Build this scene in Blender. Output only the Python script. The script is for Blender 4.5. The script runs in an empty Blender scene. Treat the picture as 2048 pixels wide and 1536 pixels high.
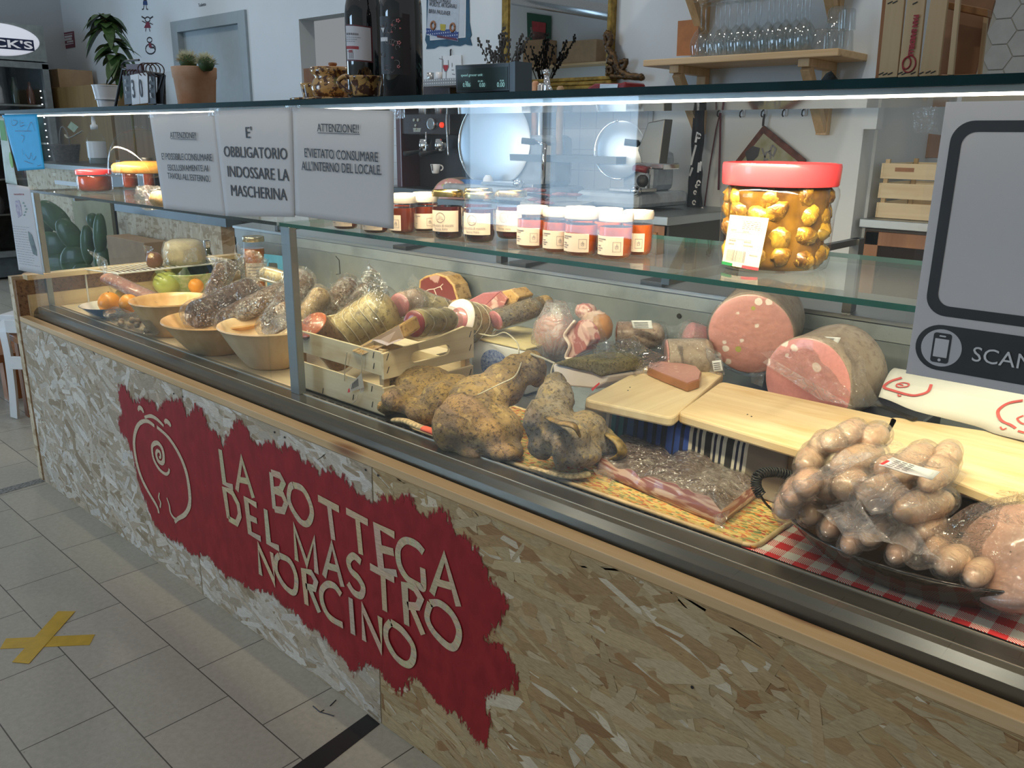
import bpy, bmesh, math, random
from mathutils import Vector, Matrix, noise, Euler
PI = math.pi
R = math.radians
sc = bpy.context.scene
C = sc.collection
random.seed(7)

# ------------------------------------------------------------------ camera
FPX = 1683.07
CAM = Vector((3.24539, -0.98045, 1.25))
YAW, PIT, ROL = 0.738459, 0.284024, 0.011702
_f = Vector((-math.sin(YAW)*math.cos(PIT), math.cos(YAW)*math.cos(PIT), -math.sin(PIT)))
_r0 = Vector((math.cos(YAW), math.sin(YAW), 0)); _u0 = _r0.cross(_f)
_r = _r0*math.cos(ROL) + _u0*math.sin(ROL); _u = -_r0*math.sin(ROL) + _u0*math.cos(ROL)
cd = bpy.data.cameras.new('camera'); cam = bpy.data.objects.new('camera', cd); C.objects.link(cam)
cd.sensor_width = 36.0; cd.sensor_fit = 'HORIZONTAL'; cd.lens = FPX/2048*36.0
cd.clip_start = 0.02; cd.clip_end = 60
cam.matrix_world = Matrix(((_r.x, _u.x, -_f.x, CAM.x), (_r.y, _u.y, -_f.y, CAM.y), (_r.z, _u.z, -_f.z, CAM.z), (0, 0, 0, 1)))
sc.camera = cam

# ------------------------------------------------------------------ view, world, lamps
vs = sc.view_settings
vs.view_transform = 'Standard'; vs.look = 'None'; vs.gamma = 1; vs.use_curve_mapping = False; vs.exposure = 0.0
sc.cycles.max_bounces = 10; sc.cycles.transparent_max_bounces = 24; sc.cycles.transmission_bounces = 8
sc.cycles.caustics_reflective = False; sc.cycles.caustics_refractive = False
sc.cycles.sample_clamp_indirect = 4.0
w = bpy.data.worlds.new('room_ambient'); sc.world = w; w.use_nodes = True
bg = w.node_tree.nodes['Background']; bg.inputs[0].default_value = (0.90, 0.95, 1.0, 1); bg.inputs[1].default_value = 0.27

def area(name, loc, target, size, energy, color, sy=None):
    l = bpy.data.lights.new(name, 'AREA'); l.energy = energy; l.color = color; l.size = size
    if sy: l.shape = 'RECTANGLE'; l.size_y = sy
    o = bpy.data.objects.new(name, l); C.objects.link(o); o.location = loc
    o.rotation_euler = (Vector(target)-Vector(loc)).to_track_quat('-Z', 'Y').to_euler()
    return o
# (daylight comes in through window_1 of the front wall and an added left-wall window, the counter's own light from its LED strip)
for i, (lx, ly) in enumerate(((2.6, -1.9), (0.2, 1.4), (-2.6, 1.0), (2.2, 1.5), (0.4, -2.2))):
    a_ = area('ceiling_downlight', (lx, ly, 3.05), (lx, ly, 0), 0.16, 9, (1.0, 0.92, 0.80)); a_.data.shape = 'DISK'

# ------------------------------------------------------------------ points of the place
def at(px, py, x=None, y=None, z=None, d=None):
    v = _r*((px-1024)/FPX) - _u*((py-768)/FPX) + _f
    if x is not None: t = (x-CAM.x)/v.x
    elif y is not None: t = (y-CAM.y)/v.y
    elif z is not None: t = (z-CAM.z)/v.z
    else: t = d
    return CAM + v*t
def depth(p): return (Vector(p)-CAM).dot(_f)
def V(*a): return Vector(a)
def lerp(a, b, t): return a+(b-a)*t

# ------------------------------------------------------------------ mesh helpers
class B:
    """collects shapes into one mesh"""
    def __init__(s): s.v = []; s.f = []; s.m = []; s.col = []; s.uv = None
    def add(s, vs, fs, mi=0, col=None):
        o = len(s.v); s.v += [Vector(p) for p in vs]
        for f in fs:
            s.f.append([i+o for i in f]); s.m.append(mi); s.col.append(col)
        return s
    def box(s, lo, hi, mi=0):
        x0, y0, z0 = lo; x1, y1, z1 = hi
        return s.add([(x0,y0,z0),(x1,y0,z0),(x1,y1,z0),(x0,y1,z0),(x0,y0,z1),(x1,y0,z1),(x1,y1,z1),(x0,y1,z1)],
                     [(0,3,2,1),(4,5,6,7),(0,1,5,4),(1,2,6,5),(2,3,7,6),(3,0,4,7)], mi)
    def obox(s, c, ax, ay, az, mi=0):
        """box from centre and three half vectors"""
        c = Vector(c); ax, ay, az = Vector(ax), Vector(ay), Vector(az)
        P = [c+ax*i+ay*j+az*k for k in (-1,1) for j in (-1,1) for i in (-1,1)]
        return s.add(P, [(0,2,3,1),(4,5,7,6),(0,1,5,4),(1,3,7,5),(3,2,6,7),(2,0,4,6)], mi)
    def prism(s, pts, dv, mi=0):
        """polygon (3-D points) pushed along dv"""
        n = len(pts); dv = Vector(dv); P = [Vector(p) for p in pts]
        return s.add(P+[p+dv for p in P], [list(range(n))[::-1], list(range(n, 2*n))]+[(i,(i+1)%n,n+(i+1)%n,n+i) for i in range(n)], mi)
    def rings(s, rs, caps=(True, True), mi=0, closed=True):
        n = len(rs[0]); vs = [p for r in rs for p in r]; fs = []
        for k in range(len(rs)-1):
            for i in range(n if closed else n-1):
                j = (i+1) % n
                fs.append((k*n+i, k*n+j, (k+1)*n+j, (k+1)*n+i))
        if caps[0]: fs.append(list(range(n))[::-1])
        if caps[1]: fs.append([(len(rs)-1)*n+i for i in range(n)])
        return s.add(vs, fs, mi)
    def tube(s, path, rad, seg=10, caps=(True, True), mi=0, nz=0, nf=8, seed=0, flat=1.0, up=None):
        """round bar along a path; rad a number or one per point; flat squashes along up"""
        path = [Vector(p) for p in path]; n = len(path)
        rad = rad if isinstance(rad, (list, tuple)) else [rad]*n
        rs = []; prev = None
        for i, p in enumerate(path):
            d = (path[min(i+1, n-1)]-path[max(i-1, 0)])
            if d.length < 1e-9: d = Vector((0, 0, 1))
            d.normalize()
            if prev is None:
                a = Vector(up) if up else (Vector((0,0,1)) if abs(d.z) < .9 else Vector((1,0,0)))
            else: a = prev
            a = (a-d*a.dot(d))
            if a.length < 1e-6: a = d.orthogonal()
            a.normalize(); b = d.cross(a); prev = a
            ring = []
            for k in range(seg):
                t = 2*PI*k/seg; q = (a*math.cos(t)*flat+b*math.sin(t))*rad[i]
                if nz: q = q*(1+nz*noise.noise((p+q)*nf+Vector((seed*7.3, seed*3.1, 0))))
                ring.append(p+q)
            rs.append(ring)
        return s.rings(rs, caps, mi)
    def lathe(s, prof, c=(0,0,0), seg=24, mi=0, caps=(True, True), axis=None, sx=1, sy=1):
        c = Vector(c); q = Vector((0,0,1)).rotation_difference(Vector(axis).normalized()) if axis else None
        rs = []
        for r, z in prof:
            ring = []
            for k in range(seg):
                t = 2*PI*k/seg; p = Vector((r*math.cos(t)*sx, r*math.sin(t)*sy, z))
                ring.append(c+(q @ p if q else p))
            rs.append(ring)
        return s.rings(rs, caps, mi)
    def ball(s, c, r, seg=14, nz=0, nf=10, seed=0, mi=0, rot=None):
        c = Vector(c); r = Vector(r) if not isinstance(r, (int, float)) else Vector((r,r,r)); m = seg//2
        rs = []
        for j in range(1, m):
            a = PI*j/m; ring = []
            for k in range(seg):
                t = 2*PI*k/seg
                p = Vector((math.sin(a)*math.cos(t), math.sin(a)*math.sin(t), -math.cos(a)))
                g = 1+nz*noise.noise(p*nf*.3+Vector((seed*5.7, 0, seed*2.2))) if nz else 1
                p = Vector((p.x*r.x, p.y*r.y, p.z*r.z))*g
                if rot: p = rot @ p
                ring.append(c+p)
            rs.append(ring)
        return s.rings(rs, (True, True), mi)
    def grid(s, fn, nu, nv, mi=0):
        vs = [fn(i/nu, j/nv) for j in range(nv+1) for i in range(nu+1)]
        return s.add(vs, [(j*(nu+1)+i, j*(nu+1)+i+1, (j+1)*(nu+1)+i+1, (j+1)*(nu+1)+i) for j in range(nv) for i in range(nu)], mi)
    def xf(s, m):
        s.v = [m @ p for p in s.v]; return s

def obj(name, b, mat, parent=None, smooth=False, loc=None, bevel=0, solid=0, sub=0, ang=None):
    """link a B as ONE mesh object; its origin goes to its own base unless it hangs on a parent"""
    me = bpy.data.meshes.new(name)
    if parent is not None:
        o0 = Vector(parent['_o'])
    elif loc is not None: o0 = Vector(loc)
    else:
        lo = [min(p[i] for p in b.v) for i in range(3)]; hi = [max(p[i] for p in b.v) for i in range(3)]
        o0 = Vector(((lo[0]+hi[0])/2, (lo[1]+hi[1])/2, lo[2]))
    me.from_pydata([tuple(p-o0) for p in b.v], [], b.f)
    mats = mat if isinstance(mat, (list, tuple)) else [mat]
    for m in mats: me.materials.append(m)
    for i, p in enumerate(me.polygons):
        p.material_index = b.m[i]; p.use_smooth = smooth
    if any(c is not None for c in b.col):
        ca = me.color_attributes.new('tint', 'FLOAT_COLOR', 'CORNER')
        for i, p in enumerate(me.polygons):
            c = b.col[i] or (1, 1, 1)
            for li in p.loop_indices: ca.data[li].color = (*c, 1)
    if b.uv:
        ul = me.uv_layers.new(name='uv')
        for p in me.polygons:
            for li in p.loop_indices: ul.data[li].uv = b.uv[me.loops[li].vertex_index]
    bm = bmesh.new(); bm.from_mesh(me); bmesh.ops.recalc_face_normals(bm, faces=bm.faces); bm.to_mesh(me); bm.free()
    o = bpy.data.objects.new(name, me); C.objects.link(o)
    o['_o'] = tuple(o0)
    if parent is not None: o.parent = parent
    else: o.location = o0
    if solid:
        md = o.modifiers.new('thickness', 'SOLIDIFY'); md.thickness = solid; md.offset = 0
    if bevel:
        md = o.modifiers.new('bevel', 'BEVEL'); md.width = bevel; md.segments = 2; md.limit_method = 'ANGLE'; md.angle_limit = R(40)
    if sub:
        md = o.modifiers.new('sub', 'SUBSURF'); md.levels = sub; md.render_levels = sub
    if ang: me.set_sharp_from_angle(angle=R(ang))
    return o
def thing(name, label, cat, loc=(0,0,0), group=None):
    o = bpy.data.objects.new(name, None); C.objects.link(o); o.location = loc; o['_o'] = tuple(loc)
    o.empty_display_size = .05
    return tag(o, label, cat, group)
def tag(o, label, cat, group=None, kind=None):
    o['label'] = label; o['category'] = cat
    if group: o['group'] = group
    if kind: o['kind'] = kind
    return o
def struct(name, b, mat, **k):
    o = obj(name, b, mat, **k); o['kind'] = 'structure'; return o
def dup(root, loc, label, rz=0, rot=None, scale=None, group=None):
    c = root.copy(); C.objects.link(c); c.location = loc; c.rotation_euler = rot if rot else (0, 0, rz)
    if scale: c.scale = scale
    c['label'] = label
    if group: c['group'] = group
    def kids(a, b):
        for ch in list(a.children):
            k = ch.copy(); C.objects.link(k); k.parent = b; kids(ch, k)
    kids(root, c)
    return c
def text(name, body, size, o, xd, yd, mat, parent=None, align='LEFT', lift=.0006, font=None, sx=1.0, weight=0, space=1.0, maxw=None):
    """lettering standing on a surface: origin, reading direction, up direction"""
    cu = bpy.data.curves.new(name, 'FONT'); cu.body = body; cu.size = size; cu.align_x = align; cu.extrude = .0002
    cu.offset = weight; cu.space_character = space; cu.resolution_u = 3
    ob = bpy.data.objects.new(name, cu); C.objects.link(ob)
    dg = bpy.context.evaluated_depsgraph_get(); dg.update()
    me = bpy.data.meshes.new_from_object(ob.evaluated_get(dg)); bpy.data.objects.remove(ob)
    xd = Vector(xd).normalized(); yd = Vector(yd); yd = (yd-xd*yd.dot(xd)).normalized(); zd = xd.cross(yd)
    if maxw:
        wd = max(v.co.x for v in me.vertices)-min(v.co.x for v in me.vertices); sx = maxw/wd
    b = B(); o = Vector(o)
    b.add([o+xd*v.co.x*sx+yd*v.co.y+zd*(v.co.z+lift) for v in me.vertices], [list(p.vertices) for p in me.polygons])
    return obj(name, b, mat, parent)
def lines(b, o, xd, yd, w, n, pitch, th=.0008, lift=.0005, seed=1, mi=0):
    """rows of small print drawn as short bars"""
    rr = random.Random(seed); xd = Vector(xd).normalized(); yd = Vector(yd).normalized(); zd = xd.cross(yd); o = Vector(o)
    for i in range(n):
        x = 0; L = w*rr.uniform(.7, 1)
        while x < L:
            l = w*rr.uniform(.06, .2); l = min(l, L-x)
            p = o+xd*x-yd*pitch*i+zd*lift
            b.add([p, p+xd*l, p+xd*l+yd*th, p+yd*th], [(0,1,2,3)], mi); x += l+w*.03
    return b
def ribbon(pts, wd, nrm, lift=0, ends=True):
    """flat stroke along points lying in a plane with normal nrm"""
    pts = [Vector(p) for p in pts]; nrm = Vector(nrm).normalized(); n = len(pts); L = []; Rr = []
    wd = wd if isinstance(wd, (list, tuple)) else [wd]*n
    for i, p in enumerate(pts):
        d = (pts[min(i+1, n-1)]-pts[max(i-1, 0)]).normalized(); s = d.cross(nrm).normalized()
        if 0 < i < n-1:
            d1 = (pts[i]-pts[i-1]).normalized(); d2 = (pts[i+1]-pts[i]).normalized(); k = min(1.6, 1/max(.4, math.cos(d1.angle(d2)/2)))
        else: k = 1
        L.append(p+s*wd[i]*.5*k+nrm*lift); Rr.append(p-s*wd[i]*.5*k+nrm*lift)
    return L+Rr, [(i, i+1, n+i+1, n+i) for i in range(n-1)]
def arcpts(c, a, b, t0, t1, n):
    c, a, b = Vector(c), Vector(a), Vector(b)
    return [c+a*math.cos(lerp(t0, t1, i/n))+b*math.sin(lerp(t0, t1, i/n)) for i in range(n+1)]
def crom(P, n=8):
    """smooth path through points"""
    P = [Vector(p) for p in P]; Q = []
    for i in range(len(P)-1):
        p0, p1, p2, p3 = P[max(i-1, 0)], P[i], P[i+1], P[min(i+2, len(P)-1)]
        for k in range(n):
            t = k/n
            Q.append(.5*((2*p1)+(p2-p0)*t+(2*p0-5*p1+4*p2-p3)*t*t+(3*p1-p0-3*p2+p3)*t**3))
    return Q+[P[-1]]
# ------------------------------------------------------------------ materials (all procedural)
class N:
    def __init__(s, name):
        s.mat = bpy.data.materials.new(name); s.mat.use_nodes = True; s.t = s.mat.node_tree; s.t.nodes.clear()
        s.out = s.n('ShaderNodeOutputMaterial')
    def n(s, typ, **k):
        nd = s.t.nodes.new(typ)
        for a, v in k.items():
            if a.startswith('i_'): nd.inputs[a[2:].replace('_', ' ')].default_value = v
            else: setattr(nd, a, v)
        return nd
    def l(s, a, b): s.t.links.new(a, b)
    def coord(s, rot=(0,0,0), scale=(1,1,1), kind='Object', loc=(0,0,0)):
        tc = s.n('ShaderNodeTexCoord'); mp = s.n('ShaderNodeMapping')
        mp.inputs['Rotation'].default_value = rot; mp.inputs['Scale'].default_value = scale; mp.inputs['Location'].default_value = loc
        s.l(tc.outputs[kind], mp.inputs[0]); return mp.outputs[0]
    def noise(s, vec, scale, detail=4, rough=.55, dist=0, out=0):
        nd = s.n('ShaderNodeTexNoise'); nd.inputs['Scale'].default_value = scale; nd.inputs['Detail'].default_value = detail
        nd.inputs['Roughness'].default_value = rough; nd.inputs['Distortion'].default_value = dist
        if vec is not None: s.l(vec, nd.inputs['Vector'])
        return nd.outputs[out]
    def vor(s, vec, scale, out='Distance', feature='F1', rand=1):
        nd = s.n('ShaderNodeTexVoronoi', feature=feature); nd.inputs['Scale'].default_value = scale; nd.inputs['Randomness'].default_value = rand
        s.l(vec, nd.inputs['Vector']); return nd.outputs[out]
    def ramp(s, fac, stops, interp='LINEAR'):
        nd = s.n('ShaderNodeValToRGB'); cr = nd.color_ramp; cr.interpolation = interp
        cr.elements.remove(cr.elements[1])
        for i, (p, c) in enumerate(stops):
            e = cr.elements[0] if i == 0 else cr.elements.new(p)
            e.position = p; e.color = (*c, 1) if not isinstance(c, (int, float)) else (c, c, c, 1)
        s.l(fac, nd.inputs[0]); return nd.outputs[0]
    def mix(s, fac, a, b, mode='MIX'):
        nd = s.n('ShaderNodeMix', data_type='RGBA', blend_type=mode)
        for sock, v in ((nd.inputs[0], fac), (nd.inputs[6], a), (nd.inputs[7], b)):
            if isinstance(v, (int, float)): sock.default_value = v
            elif isinstance(v, tuple): sock.default_value = (*v, 1)
            else: s.l(v, sock)
        return nd.outputs[2]
    def math(s, op, a, b=0.0):
        nd = s.n('ShaderNodeMath', operation=op)
        for i, v in enumerate((a, b)):
            if isinstance(v, (int, float)): nd.inputs[i].default_value = v
            else: s.l(v, nd.inputs[i])
        return nd.outputs[0]
    def bump(s, h, strength=.3, dist=.002):
        nd = s.n('ShaderNodeBump'); nd.inputs['Strength'].default_value = strength; nd.inputs['Distance'].default_value = dist
        s.l(h, nd.inputs['Height']); return nd.outputs[0]
    def bsdf(s, color, rough=.5, metal=0, normal=None, spec=.5, coat=0, emit=None, es=0, sss=0, alpha=None, sheen=0, crough=.05):
        p = s.n('ShaderNodeBsdfPrincipled')
        def put(k, v):
            if isinstance(v, (int, float)): p.inputs[k].default_value = v
            elif isinstance(v, tuple): p.inputs[k].default_value = (*v, 1)
            else: s.l(v, p.inputs[k])
        put('Base Color', color); put('Roughness', rough); put('Metallic', metal); put('Specular IOR Level', spec); put('Coat Weight', coat)
        put('Coat Roughness', crough)
        if sheen: put('Sheen Weight', sheen)
        if sss: put('Subsurface Weight', sss); p.inputs['Subsurface Radius'].default_value = (.012, .006, .004); p.inputs['Subsurface Scale'].default_value = .5
        if emit: put('Emission Color', emit); p.inputs['Emission Strength'].default_value = es
        if alpha is not None: put('Alpha', alpha)
        if normal is not None: s.l(normal, p.inputs['Normal'])
        return p.outputs[0]
    def done(s, sh): s.l(sh, s.out.inputs[0]); return s.mat

def plain(name, c, rough=.5, metal=0, var=.12, sc_=20, bump=0, spec=.5, coat=0, stretch=(1,1,1), rot=(0,0,0), bs=None, sss=0, c2=None, emit=0):
    n = N(name); v = n.coord(rot, stretch)
    f = n.noise(v, sc_)
    c2 = c2 or tuple(max(0, x*(1-var*2.2)) for x in c)
    col = n.ramp(f, [(.32, c2), (.68, c)])
    nm = n.bump(n.noise(v, bs or sc_*4, 5), bump) if bump else None
    return n.done(n.bsdf(col, rough, metal, nm, spec, coat, sss=sss, emit=c if emit else None, es=emit))
def wood(name, c1, c2, axis=0, fine=60, rough=.55, knots=None, coarse=5, bump=.12, stain=None, coat=0):
    """straight grain running along axis"""
    n = N(name); s = [fine, fine, fine]; s[axis] = fine*.04
    v = n.coord(scale=tuple(x/10 for x in s))
    g = n.noise(v, 8, 6, .6, .4); g2 = n.noise(n.coord(scale=tuple(1 if i != axis else .08 for i in range(3))), coarse*5, 3, .5, .6)
    col = n.ramp(n.math('ADD', n.math('MULTIPLY', g, .55), n.math('MULTIPLY', g2, .45)), [(.35, c2), (.62, c1)])
    if knots:
        k = n.vor(n.coord(scale=tuple(2.2 if i == axis else 9 for i in range(3))), 1.0)
        col = n.mix(n.ramp(k, [(.06, 1), (.16, 0)]), col, knots)
    if stain:
        col = n.mix(n.ramp(n.noise(n.coord(scale=tuple(1 if i != axis else .25 for i in range(3))), 14, 4), [(.54, 0), (.72, .7)]), col, stain)
    return n.done(n.bsdf(col, rough, 0, n.bump(g, bump, .001), .4, coat))
def metal(name, c, rough=.3, axis=0, bump=.04, aniso=80):
    n = N(name); s = [aniso]*3; s[axis] = 2
    g = n.noise(n.coord(scale=tuple(s)), 6, 3)
    return n.done(n.bsdf(n.ramp(g, [(.3, tuple(x*.93 for x in c)), (.7, c)]), n.ramp(g, [(.3, rough*.95), (.7, rough*1.08)]), 1, n.bump(g, bump*.25, .0003)))
def pane(name, tint=(1,1,1), rough=.0, refl=1.0, fog=None, milk=0.0, ior=1.5):
    """thin clear sheet: straight-through light plus a mirror-like skin"""
    n = N(name)
    tr = n.n('ShaderNodeBsdfTransparent'); tr.inputs[0].default_value = (*tint, 1)
    gl = n.n('ShaderNodeBsdfGlossy'); gl.inputs['Roughness'].default_value = rough; gl.inputs[0].default_value = (refl, refl, refl, 1)
    lw = n.n('ShaderNodeLayerWeight'); lw.inputs[0].default_value = .5; f0 = ((ior-1)/(ior+1))**2
    fr = n.math('ADD', n.math('MULTIPLY', n.math('POWER', lw.outputs['Facing'], 5.0), (1-f0)*.6), f0*.7)
    mx = n.n('ShaderNodeMixShader'); n.l(fr, mx.inputs[0]); n.l(tr.outputs[0], mx.inputs[1]); n.l(gl.outputs[0], mx.inputs[2])
    sh = mx.outputs[0]
    if fog or milk:
        df = n.n('ShaderNodeBsdfDiffuse'); df.inputs[0].default_value = (.85, .87, .88, 1)
        m2 = n.n('ShaderNodeMixShader'); n.l(sh, m2.inputs[1]); n.l(df.outputs[0], m2.inputs[2])
        if fog:
            n.l(fog(n), m2.inputs[0])
        else: m2.inputs[0].default_value = milk
        sh = m2.outputs[0]
    return n.done(sh)
def film(name, milk=.05, tint=(1,1,1), rough=.06, bump=1.0, bs=38, gloss=.06, dist=.02):
    """crinkled clear plastic bag"""
    n = N(name); v = n.coord()
    h = n.math('ABSOLUTE', n.math('SUBTRACT', n.noise(v, bs, 3, .55, 1.2), .5))
    h2 = n.vor(v, bs*.8, 'Distance', 'DISTANCE_TO_EDGE')
    hh = n.math('ADD', h, n.math('MULTIPLY', h2, .5))
    nm = n.bump(hh, bump, dist)
    tr = n.n('ShaderNodeBsdfTransparent'); tr.inputs[0].default_value = (*tint, 1)
    gl = n.n('ShaderNodeBsdfGlossy'); gl.inputs['Roughness'].default_value = rough; n.l(nm, gl.inputs['Normal'])
    df = n.n('ShaderNodeBsdfDiffuse'); df.inputs[0].default_value = (.88, .88, .9, 1); n.l(nm, df.inputs['Normal'])
    tl = n.n('ShaderNodeBsdfTranslucent'); tl.inputs[0].default_value = (.88, .88, .9, 1)
    ad = n.n('ShaderNodeMixShader'); ad.inputs[0].default_value = .5; n.l(df.outputs[0], ad.inputs[1]); n.l(tl.outputs[0], ad.inputs[2])
    crease = n.ramp(h, [(0, milk*2.0), (.12, milk)])
    m1 = n.n('ShaderNodeMixShader'); n.l(crease, m1.inputs[0]); n.l(tr.outputs[0], m1.inputs[1]); n.l(ad.outputs[0], m1.inputs[2])
    fr = n.n('ShaderNodeLayerWeight'); fr.inputs[0].default_value = .25; n.l(nm, fr.inputs['Normal'])
    m2 = n.n('ShaderNodeMixShader'); n.l(n.math('ADD', n.math('MULTIPLY', fr.outputs[0], .45), gloss), m2.inputs[0]); n.l(m1.outputs[0], m2.inputs[1]); n.l(gl.outputs[0], m2.inputs[2])
    return n.done(m2.outputs[0])
def liquid(name, c, rough=.05, c2=None, s=20):
    n = N(name); v = n.coord(); col = n.ramp(n.noise(v, s, 4), [(.35, c2 or tuple(x*.5 for x in c)), (.65, c)])
    return n.done(n.bsdf(col, .12, 0, None, .6, .8, sss=.15))

white_wall = plain('painted_wall', (.72,.77,.80), .8, var=.02, sc_=3, bump=.05, bs=120)
grey_wall = plain('grey_wall', (.50,.53,.55), .8, var=.02, sc_=3)
beige_wall = plain('beige_wall', (.56,.55,.50), .8, var=.02, sc_=3)
white_paint = plain('white_paint', (.80,.82,.83), .45, var=.03)
black_paint = plain('black_paint', (.018,.018,.02), .4, var=.1)
dark_metal = plain('dark_enamel', (.045,.05,.05), .35, var=.15, bump=.03)
steel = metal('brushed_steel', (.62,.63,.63), .28)
steel_dark = metal('dark_steel', (.17,.175,.17), .34)
chrome = metal('chrome', (.8,.8,.8), .08, bump=.0)
silver_edge = metal('silver_edge', (.90,.84,.72), .42, bump=.0)
aluminium = metal('aluminium', (.36,.40,.42), .38)
gold_lid = metal('gold_lid', (.75,.60,.26), .25, bump=.0)
gilt = plain('gilt_wood', (.42,.27,.06), .35, .6, var=.3, sc_=30, bump=.4)
pine = wood('pine', (.72,.52,.30), (.58,.38,.18), 0, 60, .5, knots=(.28,.13,.06))
pine_y = wood('pine_across', (.72,.52,.30), (.58,.38,.18), 1, 60, .5)
pine_z = wood('pine_upright', (.70,.49,.27), (.52,.33,.16), 2, 60, .5)
pine_brown = wood('stained_pine', (.42,.22,.09), (.30,.14,.05), 2, 50, .5)
crate_wood_x = wood('poplar_crate_x', (.80,.68,.46), (.66,.52,.32), 0, 70, .65, stain=(.50,.30,.12))
crate_wood_y = wood('poplar_crate_y', (.80,.68,.46), (.66,.52,.32), 1, 70, .65, stain=(.45,.30,.16))
crate_wood_z = wood('poplar_crate_z', (.66,.50,.30), (.50,.35,.18), 2, 70, .65)
board_wood = wood('beech_board_x', (.80,.62,.38), (.68,.48,.26), 0, 60, .5, stain=(.60,.34,.10))
board_wood_y = wood('beech_board_y', (.82,.66,.42), (.68,.50,.28), 1, 60, .5)
tray_wood = wood('tray_ply', (.74,.62,.42), (.62,.50,.32), 0, 40, .5)
bowl_wood = wood('turned_bowl', (.80,.52,.24), (.66,.38,.14), 2, 34, .38, coat=.25)
bowl_pale = wood('pale_turned_bowl', (.84,.64,.40), (.74,.52,.30), 2, 34, .42, coat=.2)
brown_wood = wood('brown_table', (.36,.15,.05), (.24,.09,.03), 2, 40, .45)
cabinet_wood = wood('cabinet_wood', (.38,.19,.10), (.26,.12,.06), 2, 40, .5)
cardboard = plain('cardboard', (.45,.30,.17), .8, var=.08, sc_=12)
def m_paper():
    n = N('paper'); df = n.n('ShaderNodeBsdfDiffuse'); df.inputs[0].default_value = (.80,.81,.84,1); tl = n.n('ShaderNodeBsdfTranslucent'); tl.inputs[0].default_value = (.80,.80,.78,1)
    mx = n.n('ShaderNodeMixShader'); mx.inputs[0].default_value = .30; n.l(df.outputs[0], mx.inputs[1]); n.l(tl.outputs[0], mx.inputs[2]); return n.done(mx.outputs[0])
paper = m_paper()
label_paper = plain('label_paper', (.58,.50,.40), .55, var=.03, sc_=30)
ink = plain('print_ink', (.03,.03,.04), .5)
ink_soft = plain('soft_print', (.22,.21,.22), .6)
white_print = plain('white_print', (.75,.76,.78), .6)
red_print = plain('red_print', (.42,.04,.05), .6)
red_plastic = plain('red_plastic', (.80,.05,.06), .28, var=.03, coat=.5)
white_plastic = plain('white_plastic', (.80,.81,.83), .3, var=.02)
white_lid = plain('white_lid', (.46,.43,.38), .3, var=.02, coat=.3)
clear_front = None
def fogfn(n):
    sp = n.n('ShaderNodeSeparateXYZ'); tc = n.n('ShaderNodeTexCoord'); n.l(tc.outputs['Object'], sp.inputs[0])
    low = n.ramp(sp.outputs[2], [(.0, 1), (.085, .5), (.17, 0)])
    dr = n.ramp(n.vor(tc.outputs['Object'], 190, 'Distance'), [(.16, 1), (.36, 0)])
    pt = n.ramp(n.noise(tc.outputs['Object'], 3.2, 2), [(.42, 0), (.62, 1)])
    g = n.math('MULTIPLY', n.math('MULTIPLY', low, pt), n.math('ADD', n.math('MULTIPLY', dr, .16), .10))
    sm = n.ramp(n.noise(n.coord(scale=(1,1,4)), 2.0, 5, .7), [(.45, .001), (.75, .007)])
    dots = n.ramp(n.vor(tc.outputs['Object'], 34, 'Distance'), [(.030, .8), (.045, 0)])
    keep = n.ramp(n.vor(tc.outputs['Object'], 34, 'Color'), [(.76, 0), (.80, 1)])
    return n.math('ADD', n.math('ADD', g, sm), n.math('MULTIPLY', dots, keep))
front_glass = pane('counter_glass', (.97,.985,.98), fog=fogfn)
clear_glass = pane('clear_glass', (.985,.99,.985))
jar_glass = pane('jar_glass', (.98,.985,.98))
wine_glass_m = pane('wine_glass', (.88,.90,.90), refl=1, ior=2.3)
shelf_glass = pane('shelf_glass', (.90,.95,.93), ior=1.55, milk=.015)
green_edge = plain('glass_edge_green', (.004,.085,.065), .15, var=.1, coat=1)
blue_edge = plain('top_edge_teal', (.006,.036,.040), .45, var=.15, spec=.12)
bag = film('plastic_bag')
bag_milky = film('milky_bag', .17, gloss=.07, bs=26)
bag_tight = film('shrink_wrap', .012, bs=60, gloss=.04, dist=.006)
foil_bag = film('glossy_bag', .012, bs=55, gloss=.15, rough=.09, dist=.07)

def m_osb():
    n = N('osb_board'); v = n.coord()
    at_ = n.n('ShaderNodeAttribute', attribute_name='tint')
    g = n.noise(n.coord(scale=(1, 1, 6)), 60, 5, .6); sp = n.noise(v, 170, 3, .7)
    col = n.mix(1, at_.outputs[0], n.ramp(g, [(.3, (.74,.70,.66)), (.65, (1,1,1))]), 'MULTIPLY')
    col = n.mix(n.ramp(sp, [(.66, 0), (.74, .75)]), col, (.13,.08,.045))
    return n.done(n.bsdf(col, .62, 0, n.bump(g, .15, .001), .35))
osb = m_osb()
def m_osb_plain():
    n = N('osb_flakes'); v = n.coord()
    c1 = n.ramp(n.vor(n.coord(rot=(0,.5,.3), scale=(14,14,60)), 1, 'Color'), [(.1, (.42,.30,.17)), (.5, (.62,.50,.33)), (.9, (.76,.68,.52))], 'CONSTANT')
    c2 = n.ramp(n.vor(n.coord(rot=(.4,-.6,-.5), scale=(60,20,16)), 1, 'Color'), [(.1, (.50,.38,.22)), (.6, (.70,.60,.44))])
    col = n.mix(n.ramp(n.noise(v, 22, 3), [(.45, 0), (.55, 1)]), c1, c2)
    return n.done(n.bsdf(col, .65))
osb_flakes = m_osb_plain()
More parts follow.
